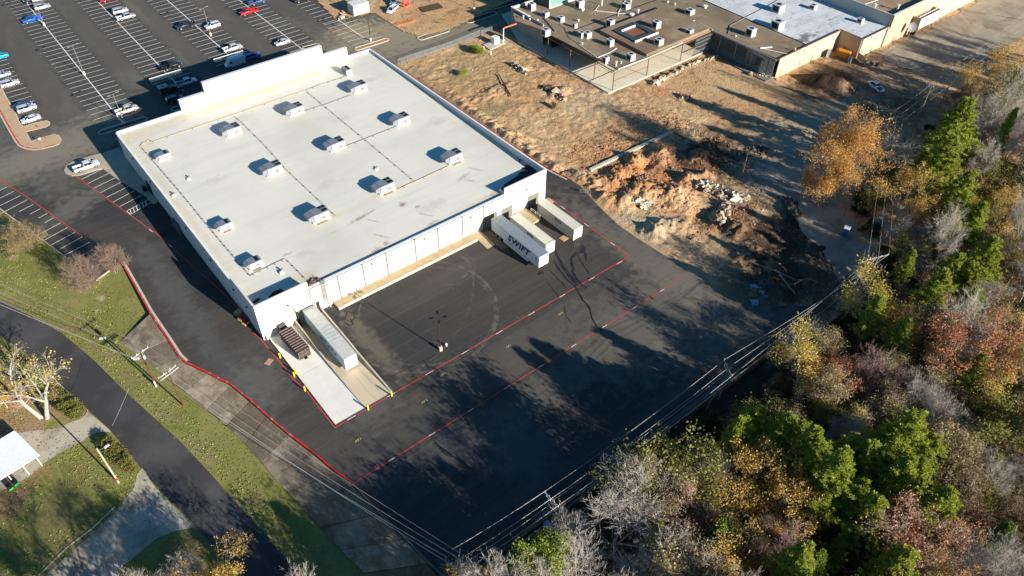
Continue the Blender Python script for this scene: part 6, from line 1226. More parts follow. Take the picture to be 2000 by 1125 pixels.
# south line along the yard edge
S1 = Vector((26.9, 43.6, -0.8)); S2 = Vector((42.5, 41.4, 0)); S3 = Vector((83.0, 41.5, 0)); S4 = G(1712, 533)
H1 = 9.6; H2 = hfrom(S2, 1079, 972); H3 = hfrom(S3, 1424, 716); H4 = 9.4
S4.z = 0; 
q = G(1716, 502, 9.4); S4 = Vector((q.x, q.y-0.0, 0)); q = G(898, 1092, 8.8); S1 = Vector((q.x, q.y, -0.8))
upole(S1, H1, math.pi/4, 'utility pole with a tangle of arms at the bottom corner of the yard', M_TIMG, 2, 1.5, 1)
upole(S2, H2, math.pi/2, 'brown utility pole with transformers standing by the south kerb', M_TIM, 2, 1.6, 2)
upole(S3, H3, math.pi/2-.5, 'utility pole with a double square of arms beside the dark end of the yard', M_TIMG, 2, 1.9)
upole(S4, H4, -0.35, 'corner utility pole at the forest edge beyond the concrete pad', M_TIMG, 1, 2.6)
S5 = Vector((179.0, 67.8, 0)); H5 = hfrom(S5, 1749, 228); S6 = Vector((194.6, 68.4, 0)); H6 = hfrom(S6, 1825, 167); S7 = Vector((212.3, 70.4, 0)); H7 = hfrom(S7, 1861, 141)
upole(S5, H5, -.35, 'first pole with a wide arm north-east along the forest edge', M_TIMG, 1, 2.2); upole(S6, H6, math.pi/2-.3, 'tallest pole in the trio at the forest edge', M_TIMG, 1, 1.9); upole(S7, H7, math.pi/2-.3, 'farthest pole of the trio at the forest edge', M_TIMG, 1, 1.9)
def span(a, ha, ra, wa, c, hc, rc, wc, sag, lb, flip=False, names=('north', 'middle', 'south')):
    A_ = armpts(a, ha, ra, wa); C_ = armpts(c, hc, rc, wc); 
    if flip: C_ = C_[::-1]
    for i in range(3): wire(A_[i], C_[i], sag, '%s wire of the three %s' % (names[i], lb))
rS = math.pi/2
span(S1, H1, rS, 1.9, S2, H2, rS, 1.6, .3, 'between the two southern poles', names=('south', 'middle', 'north')); span(S2, H2, rS, 1.6, S3, H3, rS-.5, 1.9, .9, 'above the south kerb of the yard', names=('south', 'middle', 'north')); span(S3, H3, rS-.5, 1.9, S4, H4, -.35+math.pi, 2.6, .9, 'running to the forest corner pole', True, names=('south', 'middle', 'north'))
span(S4, H4, -.35, 2.6, S5, H5, -.35, 2.2, .8, 'rising beside the orange tree', names=('left', 'middle', 'right')); span(S5, H5, rS, 1.9, S7, H7, rS-.3, 1.9, .5, 'between the wide-armed pole and the farthest pole', names=('south', 'middle', 'north'))
S8 = Vector((300, 78, 0)); span(S7, H7, rS-.3, 1.9, S8, 10.5, rS, 1.9, 1.2, 'leaving at the right edge', names=('south', 'middle', 'north'))
wire(S1+Vector((0, .4, 6.6)), S2+Vector((0, .4, 6.0)), .4, 'thick lower cable between the two southern poles', .035); wire(S2+Vector((0, -.8, 5.8)), S3+Vector((0, -.8, 5.2)), .9, 'thick lower cable above the south kerb', .035); wire(S2+Vector((0, .5, 6.4)), S3+Vector((0, .5, 5.8)), .9, 'thin lower cable above the south kerb', .025); wire(S3+Vector((0, -.8, 5.2)), S4+Vector((0, 0, 5.6)), .8, 'dim lower cable running to the forest corner pole', .03)
wire(S2+Vector((0, 0, H2-2)), Vector((37.5, 42.8, 0)), 0, 'guy wire of the brown transformer pole', .025); wire(S3+Vector((0, 0, H3-1)), Vector((78.5, 41.0, 0)), 0, 'guy wire of the double-armed pole', .025)
p = G(1069, 1032); t = thing('meter_cabinet', 'pale blue meter cabinet beside the brown transformer pole', 'cabinet', (p.x, p.y, 0), .3); MB().box(-.4, .4, -.5, .5, 0.1, 1.3).build('body', plain('cabinet_blue', (120, 150, 172), .5), t); MB().box(-.45, .45, -.55, .55, 1.303, 1.38).build('lid', plain('cabinet_lid', (150, 176, 194), .5), t)
# west pair on the verge
T1 = GL(306, 753); T2 = GL(359, 793); h1 = hfrom(T1, 279, 686); h2 = hfrom(T2, 331, 724); aW = 0.28
upole(T1, h1, aW, 'red-brown utility pole with a double arm on the verge, upper of two', M_TIM, 1, 1.7, 0, r=.15); a_ = T1+Vector((0, 0, h1-1.4))
t2 = upole(T2, h2, aW, 'red-brown utility pole with a railed arm on the verge, lower of two', M_TIM, 1, 1.8, 0, r=.15)
MB().box(-1.8, 1.8, -.55, -.41, h2-.35, h2-.21).build('cross_arm', M_ARM, t2)
for p_, nm in ((T1, 'upper'), (T2, 'lower')): pass
cv = MB().cyl(0.28, 0.1, h1-1.9, h1-1.2, .24, 12).build('transformer_can', M_INS, bpy.data.objects['utility_pole'] if False else [o for o in COL.objects if o.get('label', '').endswith('upper of two')][0])
def far(px, py, h): q = GL(px, py); return G(px, py, h)
for i, (x, nm) in enumerate(((-1.7, 'left'), (0, 'middle'), (1.7, 'right'))):
    A_ = T1+Vector((x*math.cos(aW), x*math.sin(aW), h1)); C_ = T2+Vector((x*math.cos(aW), x*math.sin(aW), h2)); wire(A_, C_, .1, nm+' wire linking the two verge poles')
    D_ = S1+Vector((x*.7, -x*.7, H1)); wire(C_, D_, 1.1, nm+' wire from the verge poles to the bottom corner pole')
    E_ = Vector((-26+x, 170, 10.5)); wire(A_, E_, 1.0, nm+' wire from the verge poles towards the upper left')
wire(T2+Vector((0, 0, h2-2.6)), S1+Vector((0, 0, H1-3.4)), 1.2, 'thick low cable from the verge poles to the bottom corner pole', .045); wire(T1+Vector((0, 0, h1-2.6)), Vector((-27, 168, 7.5)), .9, 'thick low cable from the verge poles towards the upper left', .05)
# cream pole with a red band
T3 = GL(232, 943); h3 = hfrom(T3, 192, 874); t = thing('cream_pole', 'cream telephone pole with a red band by the lower driveway', 'pole', tuple(T3)); MB().tube([(0, 0, -.4), (0, 0, h3)], [.15, .11], 10).build('shaft', plain('pole_cream', (190, 180, 150), .8), t); MB().tube([(0, 0, .9), (0, 0, 1.5)], [.2, .2], 10).build('band', plain('band_red', (196, 50, 44)), t)
MB().bar((0, 0, h3-.5), (.9, .2, h3-.9), .05).build('bracket', M_GREYM, t); MB().rbox(1.3, .3, .8, .3, h3-1.0, h3-.85, .2).build('lamp', M_INS, t)
wire(G(219, 832, 5.5), G(252, 758, 6.2), .1, 'thin service wire crossing the street', .02)
# ================================================================ CARPORT AND BINS
zc = lambda x, y: (x/7.5, 830+y/7.5)
zg = zl(GL(40, 900).y)
CZ = zg+2.6
A1, A2 = G(*zc(215, 85), CZ), G(*zc(568, 435), CZ); A3 = G(*zc(0, 790), CZ); dX = (A3-A2); dX.z = 0; dX = dX.normalized()*9; A3 = A2+dX; A4 = A1+dX
cpo = thing('carport', 'white ribbed carport roof on white posts at the left edge', 'carport', (A2.x, A2.y, zg))
V = []; F = []; n = 34
for i in range(n*4+1):
    f = i/(n*4); up = .07 if i % 4 in (0,) else 0
    for e0, e1 in ((A1, A4), (A1, A4)): pass
    a_ = A1.lerp(A2, f); c_ = A4.lerp(A3, f); V += [(a_.x, a_.y, CZ+up), (c_.x, c_.y, CZ+up)]
F = [(2*i, 2*i+1, 2*i+3, 2*i+2) for i in range(n*4)]
MB().add(V, F).build('roof_sheet', plain('carport_white', (184, 190, 196), .45, var=.04), cpo, world=True, fixn=False)
MBd(MB().bar(A2-Vector((0, 0, .12)), A3-Vector((0, 0, .12)), .14, .2), 'fascia', M_TRIM, cpo); MBd(MB().bar(A1-Vector((0, 0, .12)), A2-Vector((0, 0, .12)), .1, .18), 'edge_beam', M_TRIM, cpo); MBd(MB().bar(A1-Vector((0, 0, .12)), A4-Vector((0, 0, .12)), .1, .18), 'edge_beam', M_TRIM, cpo)
for f in (.06, .30, .56, .9):
    q = A2.lerp(A3, f); MBd(MB().box(q.x-.07, q.x+.07, q.y-.07, q.y+.07, zl(q.y)-.1, CZ-.2), 'post', M_TRIM, cpo); q = A1.lerp(A4, f); MBd(MB().box(q.x-.07, q.x+.07, q.y-.07, q.y+.07, zl(q.y)-.1, CZ-.2), 'post', M_TRIM, cpo)
M_GREEN = plain('bin_green', (20, 176, 84), .5)
for i, (x, y) in enumerate(((165, 935), (240, 870))):
    p = GL(*zc(x, y)); t = thing('wheelie_bin', ('left', 'right')[i]+' of two black bins with bright green bases beside the carport', 'wheelie bin', tuple(p), .3)
    MB().box(-.35, .35, -.3, .3, 0, .45).build('lower_body', M_GREEN, t); MB().box(-.38, .38, -.34, .34, .453, 1.15).build('body', M_BLACK, t); MB().box(-.4, .4, -.38, .38, 1.153, 1.22).build('lid', M_BLACK, t)
# verge litter: small white utility boxes, sign posts
for px, py, lb in ((200, 661, 'white utility box at the pole shadow on the verge'), (266, 701, 'white utility box beside the verge poles')):
    p = GL(px, py); t = thing('ground_box', lb, 'utility box', tuple(p), -.5); MB().box(-.55, .55, -.2, .2, 0, .2).build('lid', M_TRIM, t); MB().box(-.6, .6, -.25, .25, -.05, -.003).build('frame', M_KERB, t)
p = GL(305, 752); t = thing('pole_guard', 'white marker box at the foot of the upper verge pole', 'marker', tuple(p+Vector((-.1, -.35, 0)))); MB().box(-.12, .12, -.12, .12, 0, 1.5).build('guard', M_TRIM, t); MB().box(-.14, .14, -.14, .14, 1.503, 1.6).build('cap', M_GREYM, t)
p = G(*z2(545, 870)); t = thing('small_sign', 'small sign post on the buff promenade nose', 'sign post', (p.x, p.y, .15)); MB().cyl(0, 0, 0, 1.6, .04, 6).build('post', M_GREYM, t); MB().box(-.25, .25, -.03, -.005, 1.2, 1.7).build('plate', M_TRIM, t)
# ================================================================ TREES
R7 = np.random.RandomState(11)
def unit(v): return v/(np.linalg.norm(v)+1e-9)
def grow(seed, H, R, limbs=8, lv=4, kids=(4, 4, 3, 3), trunk=0.35, r0=0.2, up=0.35, wob=0.25, stems=1, taper=0.62, spread=1.0, base_r=0.0):
    """recursive branching; returns segments (p0,p1,ra,rb,level) and tips"""
    r_ = random.Random(seed); S = []; T = []
    def rv(): return Vector((r_.gauss(0, 1), r_.gauss(0, 1), r_.gauss(0, 1))).normalized()
    def br(p, d, L, r, l):
        n = 3 if l <= 1 else 2; q = p.copy(); rr = r
        for i in range(n):
            d = (d+rv()*wob*(0.5+0.25*l)+Vector((0, 0, up*0.22))).normalized(); e = q+d*(L/n); r1 = rr*(0.82 if l < 2 else 0.75); S.append((q, e, rr, r1, l)); 
            if l >= 1 and l < lv and i >= (1 if l == 1 else 0):
                for _ in range(max(1, kids[l]//n+(r_.random() < .6))):
                    a = (d*r_.uniform(.55, 1.0)+rv()*0.75*spread).normalized(); br(e.copy(), a, L*r_.uniform(.42, .68), r1*taper, l+1)
            q = e; rr = r1
        if l >= lv-1: T.append((q.copy(), d.copy()))
        elif l >= 1:
            for _ in range(2): br(q.copy(), (d+rv()*0.5).normalized(), L*0.5, rr*.8, l+1)
    for s in range(stems):
        a0 = 6.28*s/max(stems, 1)+r_.uniform(-.4, .4); p = Vector((base_r*math.cos(a0), base_r*math.sin(a0), -0.3)); d = Vector((math.cos(a0)*.35*(stems > 1), math.sin(a0)*.35*(stems > 1), 1)).normalized()
        th = H*trunk; k = 4; rr = r0
        for i in range(k):
            d = (d+rv()*.05).normalized(); e = p+d*(th/k); S.append((p, e, rr, rr*.94, 0)); p = e; rr *= .94
        nl = max(2, limbs//stems)
        for i in range(nl):
            a = a0+6.28*i/nl+r_.uniform(-.5, .5); ti = r_.uniform(.25, 1.15)*spread; dd = Vector((math.cos(a)*math.sin(ti), math.sin(a)*math.sin(ti), math.cos(ti)))
            L = (H-th)*r_.uniform(.62, .86) if ti < .7 else R*r_.uniform(.6, .85); br(p.copy()+Vector((0, 0, r_.uniform(-.25, .1)*th)), dd, L, rr*.62, 1)
    return S, T
def tubes(S, rmin=0.018, fat=1.0):
    V = []; F = []; o = 0
    for big in (True, False):
        A = [s for s in S if (s[2] > 0.07) == big]
        if not A: continue
        n = 6 if big else 3
        P0 = np.array([tuple(s[0]) for s in A]); P1 = np.array([tuple(s[1]) for s in A]); ra = np.maximum(np.array([s[2] for s in A])*fat, rmin); rb = np.maximum(np.array([s[3] for s in A])*fat, rmin*.8)
        D = P1-P0; D /= np.linalg.norm(D, axis=1, keepdims=True)+1e-9; ref = np.where(np.abs(D[:, 2:3]) < .9, np.array([[0, 0, 1.]]), np.array([[1., 0, 0]])); U = np.cross(D, ref); U /= np.linalg.norm(U, axis=1, keepdims=True); W = np.cross(D, U)
        rings = []
        for P, r in ((P0, ra), (P1, rb)):
            for k in range(n):
                a = 2*math.pi*k/n; rings.append(P+(U*math.cos(a)+W*math.sin(a))*r[:, None])
        VV = np.stack(rings, 1).reshape(-1, 3); m = len(A); b0 = np.arange(m)*2*n
        FF = [np.stack([b0+k, b0+(k+1) % n, b0+n+(k+1) % n, b0+n+k], 1) for k in range(n)]
        V.append(VV); F.append(np.concatenate(FF)+o); o += len(VV)
    return np.concatenate(V), np.concatenate(F)
def leaves(C, size, rg, flat=0.0, asp=1.0):
    n = len(C); A = rg.normal(size=(n, 3)); A[:, 2] *= (1-flat); A /= np.linalg.norm(A, axis=1, keepdims=True)+1e-9; B_ = rg.normal(size=(n, 3)); B_ -= (A*B_).sum(1, keepdims=True)*A; B_ /= np.linalg.norm(B_, axis=1, keepdims=True)+1e-9
    s = (size*rg.uniform(.6, 1.3, n))[:, None]; A = A*s*asp; B_ = B_*s
    V = np.stack([C-A-B_*.4, C+A*.1-B_, C+A+B_*.3, C-A*.1+B_], 1).reshape(-1, 3); F = np.arange(n*4).reshape(-1, 4); return V, F
def leafmat(name, rgb, amt=0.35, rough=0.6, tr=0.35):
    n = NM(name, rgb, rough, 0, 0.15); n.perpiece(amt); n.layer(tuple(c*k for c, k in zip(rgb, (1.45, 1.25, 1.2))), 0.35, .5, .7, .5, detail=3); 
    h = n.n.new('ShaderNodeBsdfTranslucent'); n.L(n.c, h.inputs['Color']); mx = n.n.new('ShaderNodeMixShader'); mx.inputs[0].default_value = tr; out = n.n['Material Output']; n.L(n.b.outputs[0], mx.inputs[1]); n.L(h.outputs[0], mx.inputs[2]); n.L(mx.outputs[0], out.inputs[0]); return n.m
LM = dict(pine=leafmat('needles_pine', (0.31, 0.36, 0.055), .3, .6, .45), cedar=leafmat('needles_cedar', (0.183, 0.268, 0.044), .3), green=leafmat('leaves_green', (0.305, 0.366, 0.055), .35, .6, .45), olive=leafmat('leaves_olive', (0.189, 0.183, 0.051), .4), gold=leafmat('leaves_gold', (0.488, 0.329, 0.091), .35), yellow=leafmat('leaves_yellow', (0.537, 0.415, 0.091), .35),
          rust=leafmat('leaves_rust', (0.439, 0.189, 0.091), .4), pink=leafmat('leaves_pink', (0.403, 0.232, 0.165), .35), crimson=leafmat('leaves_crimson', (0.329, 0.061, 0.073), .35), brown=leafmat('leaves_brown', (0.207, 0.134, 0.073), .4), orange=leafmat('leaves_orange', (0.561, 0.311, 0.091), .4), dark=leafmat('leaves_dark', (0.05, 0.065, 0.022), .4), tan=leafmat('leaves_tan', (0.354, 0.287, 0.140), .4))
BM = dict(grey=NM('bark_grey', (0.46, 0.41, 0.35), 0.9).layer((0.31, 0.27, 0.23), 3, .45, .7, .7).m, pale=NM('bark_pale', (0.42, 0.37, 0.31), 0.85).layer((0.26, 0.22, 0.18), 1.5, .45, .7, .8).m, dark=NM('bark_dark', (0.075, 0.06, 0.048), 0.95).m, tan=NM('bark_tan', (0.25, 0.18, 0.10), 0.9).m, pinkish=NM('bark_pinkish', (0.27, 0.19, 0.155), 0.9).m)
PROTO = {}
def deciduous(key, seed, H, R, bark, leaf=None, nl=0, ls=.16, clump=.35, lm=None, fat=.8, rmin=.013, tw=0, **kw):
    S, T = grow(seed, H, R, **kw); V, F = tubes(S, rmin, fat); rg = np.random.RandomState(seed)
    if tw:      # fine outermost twigs
        tp0 = np.array([tuple(t[0]) for t in T]); td = np.array([tuple(t[1]) for t in T]); ix = rg.randint(0, len(tp0), tw); c0 = tp0[ix]+rg.normal(0, .12, (tw, 3)); dd = td[ix]+rg.normal(0, .45, (tw, 3)); dd[:, 2] += .25; dd /= np.linalg.norm(dd, axis=1, keepdims=True); sd_ = np.cross(dd, rg.normal(size=(tw, 3))); sd_ /= np.linalg.norm(sd_, axis=1, keepdims=True)
        c1 = c0+dd*rg.uniform(.3, .9, (tw, 1)); Vt = np.stack([c0-sd_*.014, c0+sd_*.014, c1+sd_*.006, c1-sd_*.006], 1).reshape(-1, 3); F = np.concatenate([F, np.arange(tw*4).reshape(-1, 4)+len(V)]); V = np.concatenate([V, Vt])
    tr = np_mesh(key+'_branches', V, F, BM[bark]); cr = []
    if nl:
        tp = np.array([tuple(t[0]) for t in T]); 
        if lm: tp = tp[lm(tp, rg)]
        idx = rg.randint(0, len(tp), nl); Cn = tp[idx]+rg.normal(0, clump, (nl, 3)); V2, F2 = leaves(Cn, ls, rg); cr.append(np_mesh(key+'_leaves', V2, F2, LM[leaf]))
    PROTO[key] = (tr, cr, H); return PROTO[key]
def pine(key, seed, H, R, leaf='pine', cb=.35, tufts=520, needles=22, nlen=.42):
    rg = np.random.RandomState(seed); r_ = random.Random(seed); S = []; p = Vector((0, 0, -.4)); d = Vector((0, 0, 1))
    for i in range(8): e = p+(d+Vector((r_.gauss(0, .03), r_.gauss(0, .03), 0)))*(H/8); S.append((p, e, .24*(1-i/9), .24*(1-(i+1)/9), 0)); p = e
    C_ = []; nb = 46
    for i in range(nb):
        f = (i+.5)/nb; z = H*(cb+(1-cb)*f); prof = R*(math.sin(math.pi*min(1, .18+.82*(1-f)**.8))**.6 if f > .12 else .6+f*3)*(1-.55*f); prof = R*max(.12, (1-f**1.8))*(0.55+0.45*min(1, f*4)); a = i*2.4+r_.uniform(-.5, .5); L = prof*r_.uniform(.65, 1.1)
        b0 = Vector((0, 0, z)); b1 = b0+Vector((math.cos(a)*L, math.sin(a)*L, L*r_.uniform(.0, .35))); S.append((b0, b1, .055, .02, 1))
        for k in range(int(tufts/nb)):
            u = r_.uniform(.35, 1.05); C_.append(tuple(b0.lerp(b1, u)+Vector((r_.gauss(0, .38*L/3+.2), r_.gauss(0, .38*L/3+.2), r_.gauss(.1, .28)))))
    C_ = np.array(C_); n = len(C_); D = rg.normal(size=(n, needles, 3)); D[:, :, 2] = np.abs(D[:, :, 2])*.8-.15; D /= np.linalg.norm(D, axis=2, keepdims=True); W = np.cross(D, rg.normal(size=(n, needles, 3))); W /= np.linalg.norm(W, axis=2, keepdims=True)
    L_ = nlen*rg.uniform(.6, 1.2, (n, needles, 1)); B0 = np.repeat(C_[:, None, :], needles, 1); V = np.stack([B0-W*.04, B0+W*.04, B0+D*L_+W*.06, B0+D*L_-W*.06], 2).reshape(-1, 3); F = np.arange(len(V)).reshape(-1, 4)
    V1, F1 = tubes(S, .02); PROTO[key] = (np_mesh(key+'_branches', V1, F1, BM['dark']), [np_mesh(key+'_needles', V, F, LM[leaf])], H)
pine('pine_a', 1, 17, 4.2, tufts=760, needles=24); pine('pine_b', 2, 15, 3.6, tufts=640, needles=24); pine('pine_c', 3, 19, 4.6, tufts=900, needles=24); pine('cedar_a', 4, 9, 2.3, 'cedar', .08, 420, 18, .34)
deciduous('bare_a', 21, 13, 5.0, 'grey', tw=9000, lv=4, limbs=9, kids=(4, 5, 5, 4), r0=.22); deciduous('bare_b', 22, 11, 4.4, 'pale', tw=9000, lv=4, limbs=8, kids=(4, 5, 5, 4), r0=.2); deciduous('bare_c', 23, 12, 4.2, 'grey', tw=9000, lv=4, limbs=7, kids=(4, 4, 5, 4), r0=.18, spread=.8)
deciduous('bare_red', 24, 11, 4.0, 'pinkish', tw=9000, lv=4, limbs=8, kids=(4, 5, 5, 4), r0=.18, leaf='crimson', nl=700, ls=.1)
deciduous('gold_a', 31, 12, 4.2, 'grey', 'gold', 7820, 0.117, .45, lv=3, limbs=9, kids=(4, 5, 5)); deciduous('yellow_a', 32, 11, 4.0, 'pale', 'yellow', 5780, 0.117, .40, lm=lambda p, g: (np.sin(p[:, 0]*1.1+p[:, 2]*.8)+g.normal(0, .4, len(p))) > 0, lv=4, limbs=8, kids=(4, 4, 4, 3)); deciduous('yellow_b', 33, 10, 3.8, 'grey', 'tan', 6460, 0.117, .42, lv=4, limbs=8, kids=(4, 4, 4, 3))
deciduous('rust_a', 41, 12, 2.4, 'pale', 'rust', 7140, 0.117, .38, lv=3, limbs=9, kids=(4, 5, 5), spread=.6, trunk=.2); deciduous('pink_a', 42, 10, 3.6, 'pale', 'pink', 5100, 0.109, .4, lv=4, limbs=8, kids=(4, 4, 4, 3)); deciduous('olive_a', 51, 10, 4.0, 'dark', 'olive', 8840, 0.133, .5, lv=3, limbs=9, kids=(4, 5, 5)); deciduous('olive_b', 52, 8, 3.4, 'grey', 'olive', 5100, 0.117, .5, lv=4, limbs=8, kids=(4, 4, 4, 3))
deciduous('green_a', 53, 9, 3.6, 'dark', 'green', 11900, 0.125, .5, lv=3, limbs=9, kids=(4, 5, 5)); deciduous('brown_a', 54, 9, 3.6, 'grey', 'brown', 5440, 0.117, .45, lv=4, limbs=8, kids=(4, 4, 4, 3)); deciduous('brush_a', 55, 3.2, 2.0, 'dark', 'dark', 1500, .16, .35, lv=3, limbs=7, kids=(3, 4, 3), r0=.06, trunk=.15); deciduous('brush_b', 56, 3.0, 2.0, 'tan', 'brown', 1870, 0.109, .35, lv=3, limbs=7, kids=(3, 4, 3), r0=.06, trunk=.15)
deciduous('orange_big', 61, 16, 7.2, 'pale', 'orange', 34000, .13, .6, lv=4, limbs=12, kids=(4, 5, 4, 3), r0=.4, trunk=.18)
deciduous('myrtle_tan', 71, 6.4, 4.6, 'tan', 'tan', 8840, 0.070, .25, lv=4, limbs=20, kids=(4, 5, 5, 5), stems=5, base_r=.3, trunk=.14, r0=.13, spread=1.05, wob=.2); deciduous('myrtle_pink', 72, 6.0, 4.4, 'pinkish', 'brown', 4200, 0.062, .22, lv=4, limbs=20, kids=(4, 5, 5, 5), stems=5, base_r=.3, trunk=.14, r0=.13, spread=1.05, wob=.2)
deciduous('sycamore', 81, 13, 7.0, 'pale', 'yellow', 850, 0.125, .4, lv=4, limbs=9, kids=(3, 4, 3, 3), stems=2, base_r=.5, trunk=.42, r0=.5, wob=.32, fat=.85)
print('protos', {k: len(v[0].polygons)+sum(len(c.polygons) for c in v[1]) for k, v in PROTO.items()})
def tree(key, x, y, z, sc, label, cat='tree', name=None, group=None, rz=None, sz=None):
    tr, cr, H = PROTO[key]; nm = name or {'pine': 'pine_tree', 'cedar': 'cedar_tree', 'bare': 'bare_tree', 'brush': 'shrub', 'myrtle': 'garden_shrub'}.get(key.split('_')[0], 'autumn_tree')
    t = thing(nm, label, cat, (x, y, z), rnd.uniform(0, 6.28) if rz is None else rz, group); t.scale = (sc, sc, sz or sc)
    inst('trunk', tr, (0, 0, 0), parent=t)
    for c in cr: inst('crown', c, (0, 0, 0), parent=t)
    return t
USED = []
def cap(x, y, f=1.0):      # trees beside the yard stay low enough to leave the wires in the sun
    return (9.8+max(0, 41-y)/2.82)*f if 18 < x < 122 else 99
def place(key, px, py, sc, label, hz=None, **k):
    sc *= (1.22 if px < 1790 else 1.18) if key.startswith('pine') else 1.0
    HS = {'bare_a': .85}.get(key, 1.12) if px < 1560 else (.95 if key.startswith('pine') and px > 1790 else 1.05); H = PROTO[key][2]*sc*HS; p = G(px, py, (hz or .68)*H); p.y = min(p.y, 39.5*(1-H/108)-sc) if p.x < 118 else p.y; USED.append((p.x, p.y, 2.6*sc)); z = float(forest_z(np.array([p.x]), np.array([p.y]))[0]) if p.y < 62 and p.x > 30 else 0
    return tree(key, p.x, p.y, z+.1 if z else -.1, sc, label, sz=min(sc*HS, cap(p.x, p.y, 1.18 if key[:4] in ('pine', 'ceda') or 'tall dense' in label else 1.0)/PROTO[key][2]), **k)
